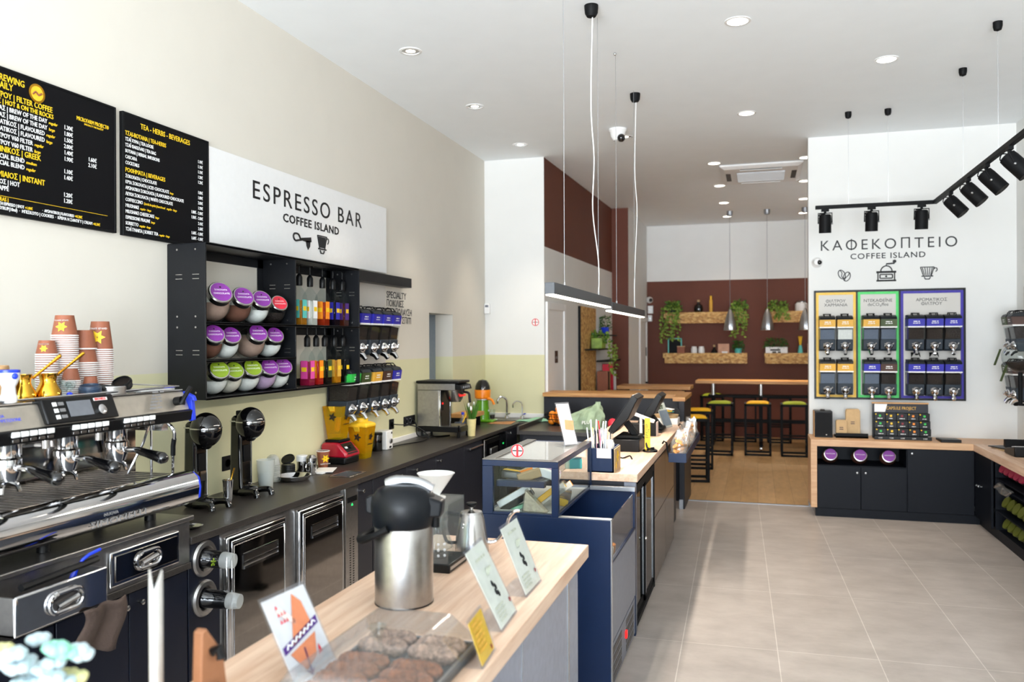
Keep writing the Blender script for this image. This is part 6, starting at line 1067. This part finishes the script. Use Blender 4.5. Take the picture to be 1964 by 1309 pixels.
# wall camera and switch boxes at the rear corner
t=dome('bullet_camera','white security camera high in the rear corner above a switch box',(-1.97,BY,2.56),(0,-1,0),.055)
MB().use('black_gloss').sph((-1.94,BY-.075,2.555),.035).build('lens',t)
for z0,z1,l in ((2.3,2.45,'larger'),(2.15,2.27,'smaller')): t=T('switch_box','%s white switch box on the rear brown wall below the camera'%l,'switch box',(-1.95,BY,z0)); B('white',((-2.0,BY-.04,z0),(-1.9 if l=='larger' else -1.92,BY,z1))).build('cover',t,bev=.005); MB().use('silver').cyl((-1.955,BY-.045,(z0+z1)/2),(-1.955,BY-.038,(z0+z1)/2),.015,n=12).build('button',t)
# plant board on the recess side wall
BX=-2.335
t=T('plant_board','tall pressed wood board with small black shelves on recess wall','board',(BX,11.8,1.0)); B('osb',((BX-.02,10.98,.2),(BX+.01,12.7,2.27))).build('board',t); B('matte_black',((BX-.02,10.96,.2),(BX+.012,10.98,2.27))).build('edge',t)
for y0,y1,z,l in ((11.25,12.35,1.655,''),(11.95,12.85,1.86,''),(12.1,13.2,1.47,'')): B('matte_black',((BX+.01,y0,z),(BX+.2,y1,z+.02))).build('shelf',t); 
random.seed(77)
trailing('dark grassy plant in a blue pot, top of the plant board',(BX+.1,12.35,1.88),.11,.2,0,'blue_plastic',('leaf_dark','leaf'),name='potted_plant',n=150,lw=.01); t=trailing('trailing ivy in a square lime green pot on plant board',(BX+.11,11.75,1.675),.2,.17,0,None,n=150); B('leaf_pale',((BX+.03,11.6,1.675),(BX+.19,11.9,1.83))).build('pot',t,bev=.01)
b=MB().use('leaf_pale')
for i in range(9):
    y=12.0+.09*i; [leafcard(b,(BX+.2+random.uniform(-.02,.02),y+random.uniform(-.05,.05),1.72-.05*k),(random.uniform(-.3,1),random.uniform(-1,1),random.uniform(-.8,.1)),.06,.028) for k in range(3+(i*5)%9)]
b.build('vine_leaves',t,kind='stuff',smooth=False)
for i,(y,m,a,h,l) in enumerate(((12.02,'brown_card',0,.32,'brown book'),(12.12,'black',0,.31,'black book'),(12.22,'walnut_board',0,.32,'dark brown book'),(12.5,'crimson',.12,.42,'red framed book leaning'),(12.75,'white',.1,.3,'white framed picture leaning'))):
    o=MB().use(m).cbox((0,0,h/2),(.16,.05 if i<3 else .03,h)).build('book',world=False,bev=.003); o.location=(BX+.12,y,1.012); o.rotation_euler=(a,0,0); tag(o,l+' on the low ledge of the plant board','book')
tag(B('matte_black',((BX+.01,11.95,.99),(BX+.22,12.95,1.012))).build('book_ledge'),'low black ledge carrying the books at the plant board','ledge')
t=T('notice_plate','small dark square notice on the white recess door','notice',(-2.385,9.8,1.5)); B('brown_label',((-2.384,9.72,1.52),(-2.38,9.87,1.67))).build('plate',t); B('dull_silver',((-2.38,9.75,1.57),(-2.378,9.84,1.6))).build('symbol',t)
# ------------------------------------------------------------------ pendant lamps
def linear(y0,y1,z,label,cy,cab):
    t=T('linear_pendant',label,'pendant lamp',(-1.02,(y0+y1)/2,z),0,'linear pendants over the counters'); x0,x1=-1.046,-.994
    mat('lamp_grey','3c3f44',.4); B('lamp_grey',((x0,y0,z+.008),(x1,y1,z+.068))).build('housing',t,bev=.002); B('lamp_glow',((x0+.004,y0+.004,z),(x1-.004,y1-.004,z+.009))).build('diffuser',t)
    b=MB().use('silver')
    for y in cab: b.tube([(-1.02,y,z+.066),(-1.02,y,CZ)],.0018,5); b.cyl((-1.02,y,z+.066),(-1.02,y,z+.09),.006,n=8)
    b.build('suspension_wire',t)
    MB().use('white').tube([(-1.02,cab[-1],z+.068),(-1.018,cab[-1]-.01,z+.3),(-1.03,cy+.07,z+.62),(-1.012,cy+.03,z+.95),(-1.028,cy+.015,z+1.3),(-1.012,cy,CZ-.05)],.004,6,5).build('power_cable',t)
    MB().use('matte_black').lathe([(.045,0),(.045,-.015),(.042,-.05),(.03,-.072),(.001,-.08)][::-1],(-1.02,cy,CZ),n=24).build('canopy',t)
    l=lamp('AREA','pendant_light',(0,0,-.01),24*(y1-y0),(1,.9,.78),shape='RECTANGLE',size=.04,size_y=y1-y0); l.parent=t
linear(4.055,5.757,2.03,'long grey linear pendant lamp over the counters, nearer one',5.19,(4.39,5.4)); linear(5.79,7.55,2.005,'long grey linear pendant lamp over the counters, farther one',7.16,(6.13,7.07))
tag(MB().use('chrome').sph((-1.02,6.1,CZ-.008),.012,10,6).build('ceiling_hook'),'tiny chrome wire anchor on the ceiling between the black canopies','hook')
for x,l in ((-.44,'first from the ivy shelf end'),(.16,'middle one of the three'),(.755,'cut by the wall edge')):
    t=T('cone_pendant','small silver cone pendant lamp over the long table, '+l,'pendant lamp',(x,14.2,1.95),0,'cone pendants over the long table')
    MB().use('silver').lathe([(.105,0),(.107,.004),(.09,.12),(.06,.25),(.03,.32),(.016,.35),(.008,.352)],(x,14.2,1.955),n=30,cap=False).build('shade',t); MB().use('lamp_glow').lathe([(.102,0),(.001,.001)],(x,14.2,1.957),n=24).build('glow_disc',t); MB().use('silver').tube([(x,14.2,2.3),(x,14.2,CZ)],.004,6).build('stem',t); MB().use('dull_silver').lathe([(.05,0),(.05,-.06),(.035,-.085),(.001,-.09)][::-1],(x,14.2,CZ),n=20).build('canopy',t)
    l=lamp('SPOT','cone_beam',(0,0,-.03),30,WARM,spot_size=R(110),spot_blend=.5,shadow_soft_size=.06); l.parent=t
# ------------------------------------------------------------------ black track with spotlights
TZ=3.05
t=T('light_track','black L-shaped ceiling track hung on thin wires before the wall lettering','light track',(1.1,8.3,TZ)); B('matte_black',((.54,8.345,TZ),(1.6,8.375,TZ+.035)),((1.565,5.2,TZ),(1.6,8.375,TZ+.035))).build('rail',t,bev=.002)
for x,y in ((.838,8.36),(1.185,8.36),(1.585,7.29),(1.582,6.29)): MB().use('matte_black').lathe([(.03,0),(.03,-.03),(.024,-.055),(.001,-.065)][::-1],(x,y,CZ),n=18).build('ceiling_cup',t); MB().use('silver').tube([(x,y,CZ-.05),(x,y,TZ+.03)],.0015,5).build('wire',t)
def trackspot(x,y,aim,label):
    t=T('track_spotlight',label,'spotlight',(x,y,TZ),0,'spotlights on the black track'); a=Vector(aim).normalized(); p=Vector((x,y,TZ-.08))
    MB().use('matte_black').cbox((x,y,TZ-.012),(.07 if abs(aim[1])>abs(aim[0]) else .03,.03 if abs(aim[1])>abs(aim[0]) else .07,.024)).cyl((x,y,TZ-.02),(x,y,TZ-.045),.012,n=10).build('adapter',t)
    s=a.cross(Vector((0,0,1))).normalized(); b=MB().use('matte_black'); b.tube([p+s*.062+a*.06,p+s*.062+Vector((0,0,.04)),p-s*.062+Vector((0,0,.04)),p-s*.062+a*.06],.006,6); b.build('yoke',t)
    MB().use('matte_black').lathe([(.04,-.03),(.053,-.022),(.056,.01),(.056,.15),(.05,.15),(.045,.12)],p,a,n=26).build('head',t); MB().use('lamp_glow').lathe([(.044,.121),(.001,.122)],p,a,n=18).build('lens',t); MB().use('silver').sph(tuple(p+s*.064+a*.06),.009,8,6).build('pivot_screw',t)
    MB().use('matte_black').tube([p+Vector((0,0,.03)),p+Vector((-.05,-.02,.03)),p+Vector((-.06,-.02,-.01)),p-a*.03],.004,6,4).build('flex_cable',t)
    l=lamp('SPOT','track_beam',tuple(Vector((0,0,-.08))+a*.16),26,WARM,tuple(a.to_track_quat('-Z','Y').to_euler()),spot_size=R(58),spot_blend=.6,shadow_soft_size=.04); l.parent=t
for x,l in ((.628,'first from the free track end'),(1.04,'second from the free track end'),(1.47,'beside the track corner on the short arm')): trackspot(x,8.36,(0,.13,-.99),'black spotlight hanging from the short track arm, '+l)
for y,l in ((7.72,'first after the corner'),(7.12,'second after the corner'),(6.58,'third after the corner'),(6.02,'closest to the picture edge')): trackspot(1.58,y,(.62,-.25,-.78),'black tilted spotlight on the long track arm, '+l)
# ------------------------------------------------------------------ right wall: lettering and dispenser frames
b=MB().use('black_ink'); yw=WY-.0012
fit(b,'ΚΑΦΕΚΟΠΤΕΙΟ',.155,(.643,yw,2.745),Xv,Zv,1.31,sp=1.35,depth=.001,res=5); fit(b,'COFFEE ISLAND',.082,(.945,yw,2.646),Xv,Zv,.72,sp=1.15,bold=.012,depth=.001,res=4); tag(b.build('painted_lettering'),'black Greek shop lettering painted on the white wall above dispensers','lettering')
def drawing(label,b): tag(b.build('painted_drawing'),label,'drawing','black coffee drawings on the white wall')
b=MB().use('black_ink'); yd=WY-.003
for cx,cz,a in ((.862,2.485,.45),(.912,2.462,-.35)):
    pts=[(cx+(.032*math.cos(q)*math.cos(a)-.05*math.sin(q)*math.sin(a)),yd,cz+(.032*math.cos(q)*math.sin(a)+.05*math.sin(q)*math.cos(a))) for q in [2*PI*k/18 for k in range(19)]]; b.tube(pts,.0045,6)
    b.tube([(cx-.05*math.sin(a)*q+.012*math.sin(3*q)*math.cos(a),yd,cz+.05*math.cos(a)*q) for q in (-1,-.6,-.2,.2,.6,1)],.004,6,3)
drawing('black outline drawing of two coffee beans on white wall',b)
b=MB().use('black_ink')
def pl(*p,r=.006): b.tube([(x,yd,z) for x,z in p],r,6)
pl((1.2,2.41),(1.39,2.41),r=.009);pl((1.2,2.50),(1.39,2.50),r=.011);pl((1.215,2.41),(1.215,2.5));pl((1.375,2.41),(1.375,2.5));pl((1.235,2.435),(1.355,2.435));pl((1.235,2.475),(1.355,2.475));pl((1.235,2.435),(1.235,2.475));pl((1.355,2.435),(1.355,2.475)); b.sph((1.295,yd,2.455),(.011,.004,.011),10,6)
pl(*[(1.297+.055*math.cos(q),2.505+.06*math.sin(q)) for q in [PI*k/10 for k in range(11)]]); pl((1.297,2.565),(1.297,2.585),(1.375,2.59),r=.008); b.sph((1.375,yd,2.61),(.018,.004,.018),12,6)
drawing('black drawing of a hand coffee grinder on white wall',b)
b=MB().use('black_ink'); icon_dripper(b,(1.685,yd,2.475),Xv,.13); drawing('black drawing of a coffee dripper on white wall',b)
t=T('dispenser_rack','wide black frame with yellow, green and blue bordered dispenser panels','frame',(1.31,WY,1.16))
x0,x1,z0,z1=.582,2.036,1.16,2.318; fr=bars(MB().use('black'),'y',WY-.02,WY,x0,x1,z0,z1,.02); fr.box((.998,WY-.02,z0+.02),(1.016,WY,z1-.02)).box((1.412,WY-.02,z0+.02),(1.43,WY,z1-.02)); fr.build('outer_frame',t,bev=.002)
mat('frame_green','4fd06a',.5); mat('frame_yellow','f0c24a',.5); mat('frame_blue','33249a',.5)
for a,c,m,l1,l2 in ((.602,.998,'frame_yellow','ΦΙΛΤΡΟΥ','ΧΑΡΜΑΝΙΑ'),(1.016,1.412,'frame_green','ΝΤΕΚΑΦΕΪΝΕ','deCO₂ffee'),(1.43,2.016,'frame_blue','ΑΡΩΜΑΤΙΚΟΣ','ΦΙΛΤΡΟΥ')):
    p=B('whitewash',((a,WY-.008,z0+.022),(c,WY,z1-.022))).build('panel',t); bars(MB().use(m),'y',WY-.014,WY-.002,a,c,z0+.022,z1-.022,.026).build('colour_border',p)
    b=MB().use('black_ink'); b.text(l1,.046,((a+c)/2,WY-.0085,2.188),Xv,Zv,'CENTER',res=4); b.text(l2,.046,((a+c)/2,WY-.0085,2.147),Xv,Zv,'CENTER',res=4); b.build('panel_lettering',p)
mat('grey_grounds','5d6678',.7,vs=200,var=.2)
GR='bean dispensers in the wall frame'
for x,l,f,c in ((.703,'ochre','grey_grounds','yellow labelled dispenser, top row by the frame edge'),(.875,'ochre','white_powder','yellow labelled dispenser with whitish fill, top row'),(1.125,'ochre','grey_grounds','yellow labelled dispenser, top row of green panel'),(1.29,'olive_label','grey_grounds','olive labelled dispenser, top row of green panel'),(1.547,'blue_label','coffee','blue labelled dispenser, top row, beside the green panel'),(1.717,'blue_label','coffee','blue labelled dispenser, top row, middle of blue panel'),(1.885,'blue_label','coffee','blue labelled dispenser, top row, at the frame end')): disp(l,f,(x,WY-.01,1.675),-PI/2,c,GR)
for x,l,f,c in ((.703,'ochre','grey_grounds','yellow labelled dispenser, bottom row by the frame edge'),(.875,'ochre','grey_grounds','yellow labelled dispenser, bottom row, next to green panel'),(1.13,'blue_label','grey_grounds','blue labelled dispenser, bottom row of green panel'),(1.29,'brown_label','coffee','brown labelled dispenser, bottom row of green panel'),(1.547,'blue_label','coffee','blue labelled dispenser, bottom row, under an open scoop, beside green panel'),(1.717,'blue_label','coffee','blue labelled dispenser, bottom row, middle of blue panel'),(1.885,'blue_label','coffee','blue labelled dispenser, bottom row, at the frame end')): disp(l,f,(x,WY-.01,1.215),-PI/2,c,GR)
for x,l in ((1.547,'nearer the green panel'),(1.717,'in the middle of the blue panel')): tag(MB().use('matte_black').grid(lambda u,v:(x-.04+.08*u,WY-.12+.03*math.cos(PI*u)*0-.04*v,1.61+.05*math.sin(PI*u)*v+.045*(1-v)),8,4).build('scoop'),'small black scoop on a lower dispenser lid, '+l,'scoop').modifiers.new('t','SOLIDIFY').thickness=.004
# ------------------------------------------------------------------ right-hand counter unit with open niches
mat('unit_navy','060a13',.5,spec=.22)
t=T('retail_counter','L-shaped navy retail counter with an oak frame along the white wall','counter',(1.3,8.9,0)); y0=8.8
B('oak_top_x',((.515,y0,.714),(2.49,WY-.005,.78)),((.515,y0,.09),(.575,WY-.005,.714))).build('oak_frame',t,bev=.002); B('oak_top',((1.99,4.6,.714),(2.49,y0,.78))).build('oak_top',t,bev=.002)
B('unit_navy',((.58,y0+.06,0),(2.05,WY-.01,.09)),((2.05,4.6,0),(2.49,y0+.06,.09)),((.56,y0+.02,0),(2.05,y0+.06,.085))).build('plinth',t); B('unit_navy',((.576,WY-.03,.09),(2.49,WY-.01,.714)),((.576,y0+.02,.505),(1.405,WY-.03,.523)),((1.405,y0+.02,.09),(1.42,WY-.03,.714)),((2.46,4.6,.09),(2.49,WY-.03,.714)),((.576,y0+.02,.704),(1.405,WY-.03,.714))).build('carcass',t)
for a,c,k,za,zb,kz in ((.576,.986,.951,.09,.518,.46),(.986,1.405,1.029,.09,.518,.46),(1.41,2.0,1.45,.09,.71,.67)): p=B('unit_navy',((a+.002,y0,za),(c-.002,y0+.019,zb))).build('door',t,bev=.002); knob((k,y0,kz),(0,-1,0),p,.012,'silver')
for z in (.27,.5): B('unit_navy',((2.03,4.6,z-.012),(2.46,8.2,z))).build('niche_shelf',t)
B('unit_navy',((2.0,8.22,.09),(2.02,8.8,.714))).build('door',t,bev=.002); B('unit_navy',((2.03,8.2,.09),(2.46,8.22,.714))).build('divider',t)
for y in (8.55,8.62): knob((2.0,y,.41),(-1,0,0),t,.011,'silver')
for i,x in enumerate((.71,.99,1.255)):
    c=(x,8.97,.523); t=T('coffee_jar',('brown jar with tilted purple lid in the niche, by the oak side','brown jar with tilted purple lid in the niche, middle','brown jar with tilted purple lid in the niche, by the plain door')[i],'jar',c,0,'jars in the counter niche'); ax=(0,-.95,.31); MB().use('brown_label').sph((x,8.97,.594),(.08,.08,.071),18,10).build('body',t); p=Vector((x,8.97,.596))+Vector(ax)*.08; lid=MB().use('steel').lathe([(.06,-.02),(.064,0),(.064,.015),(.056,.018)],p,ax,n=24).build('lid',t); q=MB().use('purple').lathe([(.056,.0185),(.056,.02),(.001,.0201)],p,ax,n=24); q.use('white_ink').text('CHOCOLATE',.014,p+Vector(ax)*.0205,Xv,(0,.31,.95),'CENTER'); q.build('label_disc',lid)
# jars on the open shelves of the right leg
mat('shaded_pink','8c1f3c',.45); mat('shaded_olive','4d5316',.45)  # lid colours darkened to put the shade under the counter into them
def legjar(x,y,z,m,label,g):
    t=T('shelf_jar',label,'jar',(x,y,z),0,g); ax=(-.85,-.1,.5); MB().use('glass').lathe([(.04,-.06),(.06,-.045),(.066,0),(.058,.04),(.045,.06)],(x,y,z+.066),ax,n=18).build('glass_body',t); MB().use('coffee').sph((x,y,z+.064),.058,12,8).build('contents',t); MB().use(m).lathe([(.05,.06),(.052,.062),(.052,.08),(.001,.082)],(x,y,z+.066),ax,n=20).build('lid',t)
for i in range(5): legjar(2.13,8.1-.14*i,.56,'shaded_pink','jar with pink red lid, %s in its row under the oak counter'%('first','second','third','fourth','last')[i],'pink lidded jars')
tag(B('unit_navy',((2.03,7.4,.545),(2.46,8.2,.557))).build('niche_ledge'),'dark ledge carrying the pink lidded jars under the oak counter','ledge')
for i in range(5): legjar(2.13,8.02-.15*i,.27,'shaded_olive','jar with olive green lid, upper row, %s from the corner'%('first','second','third','fourth','last')[i],'green lidded jars'); legjar(2.13,8.0-.15*i,.09,'shaded_olive','jar with olive green lid, row on the plinth, %s from the corner'%('first','second','third','fourth','last')[i],'green lidded jars')
tag(MB().use('plastic_wrap').grid(lambda u,v:(2.04-.05*u+.01*math.sin(9*v),8.1-.4*v,.53-.05*u*u-.02*v),6,10).build('clear_bag'),'crumpled clear bag sticking out of the counter shelf near the pink jars','bag')
# things on the retail counter
zt=.78
t=T('speaker','black box loudspeaker at the counter end by the wall corner','speaker',(.655,9.1,zt)); B('black',((.565,9.0,zt),(.74,9.2,zt+.272))).build('cabinet',t,bev=.006); B('oak_warm',((.56,9.01,zt),(.565,9.19,zt+.27))).build('wooden_side',t); B('matte_black',((.575,8.994,zt+.012),(.73,9.0,zt+.26))).build('grille',t,bev=.002); MB().use('white').sph((.68,8.993,zt+.03),.006,6,4).build('badge',t); MB().use('black').lathe([(.03,0),(.02,.012),(.001,.013)],(.65,9.1,zt+.272),n=14).build('top_knob',t)
t=T('pack_stand','low black stand holding two kraft coffee packs','stand',(.93,9.1,zt)); B('matte_black',((.77,9.0,zt),(1.08,9.2,zt+.02)),((.77,9.0,zt),(1.08,9.012,zt+.05))).build('stand_body',t,bev=.002)
for x,w,h,y,l in ((.83,.11,.16,9.05,'smaller kraft paper coffee pack beside the loudspeaker'),(.945,.14,.27,9.1,'taller kraft paper coffee pack beside the black capsule rack')):
    t=T('coffee_pack',l,'coffee pack',(x,y,zt+.02)); o=MB().use('kraft').prism([(x-w/2,0),(x+w/2,0),(x+w/2,h*.92),(x+w/2-.01,h),(x-w/2+.01,h),(x-w/2,h*.92)],'y',y-.03,y+.03); o.v=[(a,b_+.12*c,c+zt+.02) for a,b_,c in o.v]; o.build('pack_body',t,bev=.006); b=MB().use('brown_label'); dash(b,(x-.03,y-.0305+.12*h*.5,zt+.02+h*.5),Xv,(0,.12,1),.06,.009,2,.018,3,1); b.build('pack_print',t)
t=T('capsule_rack','black three-tier rack of capsule boxes with printed header','rack',(1.4,9.0,zt)); B('black',((1.135,8.98,zt),(1.655,9.15,zt+.01)),((1.13,9.1,zt),(1.65,9.12,zt+.36)),((1.135,8.96,zt),(1.66,8.98,zt+.035))).build('rack_body',t); b=B('charcoal',((1.13,9.09,zt+.265),(1.65,9.1,zt+.355))); b.use('white').add([(1.15,9.089,zt+.27),(1.25,9.089,zt+.27),(1.27,9.089,zt+.35),(1.15,9.089,zt+.35)],[(0,1,2,3)]); b.use('ochre').text('CAPSULE PROJECT',.045,(1.26,9.0885,zt+.295),Xv,Zv,sx=.75); b.use('oak_warm').box((1.125,9.085,zt+.355),(1.655,9.12,zt+.367)); b.build('header',t); b=MB().use('white_ink'); [b.text('5.50€',.016,(1.17+.103*k,8.9595,zt+.012),Xv,Zv) for k in range(5)]; b.build('price_strip',t)
cc=('leaf_green_label','yellow','star_red','bright_orange','leaf_green_label'); rn=('top','middle','bottom'); cn=('first','second','third','fourth','last')
for r in range(3):
    for k in range(5):
        x=1.145+.103*k; z=zt+.19-.075*r; y=9.06-.03*r; o=T('capsule_box','black capsule box in rack, %s row, %s column from the kraft packs'%(rn[r],cn[k]),'capsule box',(x+.05,y,z),0,'capsule boxes in the rack'); B('black',((x,y-.02,z),(x+.099,y+.04,z+.072))).build('carton',o,bev=.001); b=B(cc[k],((x+.04,y-.0215,z+.035),(x+.06,y-.02,z+.055))); b.use('yellow_ink').sph((x+.012,y-.021,z+.06),(.007,.002,.007),6,4); dash(b.use('white_ink'),(x+.025,y-.0212,z+.015),Xv,Zv,.05,.006,1,0,k,1); b.build('carton_print',o)
tag(MB().use('black').prism([(8.85,zt),(9.1,zt),(9.1,zt+.02),(8.85,zt+.03)],'x',1.72,1.9).build('black_tray',bev=.004),'flat black tray on the oak counter past the capsule rack','tray')
for i,(a,l) in enumerate(((.1,'lower paper folder fanned on the oak counter corner'),(.4,'upper dark folder fanned on the oak counter corner'))): o=MB().use(('kraft','charcoal')[i]).cbox((0,0,0),(.2,.28,.008)).build('paper_folder',world=False); o.location=(2.2,8.45,zt+.005+.012*i); o.rotation_euler=(0,0,a); tag(o,l,'folder')
t=T('card_terminal','black card payment terminal at the picture edge on the oak counter','terminal',(2.2,8.05,zt)); MB().use('black').prism([(7.9,zt),(8.2,zt),(8.2,zt+.05),(7.9,zt+.09)],'x',2.1,2.36).build('body',t,bev=.01); b=MB().use('white'); [b.box((2.13+.03*i,8.0+.035*j,zt+.075-.005*j),(2.15+.03*i,8.02+.035*j,zt+.082-.005*j)) for i in range(4) for j in range(3)]; b.build('keys',t); MB().use('matte_black').prism([(8.15,zt+.05),(8.22,zt+.05),(8.22,zt+.12),(8.18,zt+.12)],'x',2.1,2.36).build('screen_hood',t,bev=.004)
# dispensers on the side wall and glass globe in front of them
for z,l in ((1.675,'upper'),(1.215,'lower')):
    for k,(y,lab) in enumerate(((8.84,'olive_label'),(8.66,'brown_label'))): disp(lab,'coffee',(RX-.03,y,z),PI,'%s labelled dispenser on the side wall, %s row'%(('olive','brown')[k],l),'bean dispensers on the side wall')
tag(B('whitewash',((RX-.03,7.4,1.16),(RX-.001,8.98,2.3))).build('dispenser_board'),'pale panel behind the dispensers at the picture edge','panel')
t=T('glass_globe','large round glass display globe with paper tags at the picture edge','globe',(2.27,8.35,1.49)); MB().use('glass').sph((2.27,8.35,1.63),(.15,.15,.14),24,14).build('globe_glass',t); MB().use('coffee').sph((2.27,8.35,1.63),(.13,.13,.125),18,10,-1,-.35).build('beans',t); 
for y,z,a in ((8.5,1.61,0),(8.3,1.47,1)): MB().use('olive_label').add([(2.16-.06*a*0,y,z+.09),(2.15,y+.04,z+.09),(2.1,y+.04,z-.06),(2.11,y,z-.06)],[(0,1,2,3)]).build('paper_tag',t)
MB().use('matte_black').tube([(2.27,8.35,1.49),(2.27,8.35,1.2),(2.45,8.35,1.2),(2.47,8.35,1.2)],.02,10).build('bracket',t)
for y,z,l in ((8.72,1.205,'lower end of globe bracket'),(8.35,.985,'lone one low on the side wall')): tag(MB().use('matte_black').lathe([(.012,0),(.012,.12),(.045,.125),(.045,.15),(.03,.165),(.001,.166)],(RX-.03 if z>1 else RX,y,z),(-1,0,0),n=20).build('round_peg'),'black round wall peg, '+l,'peg')
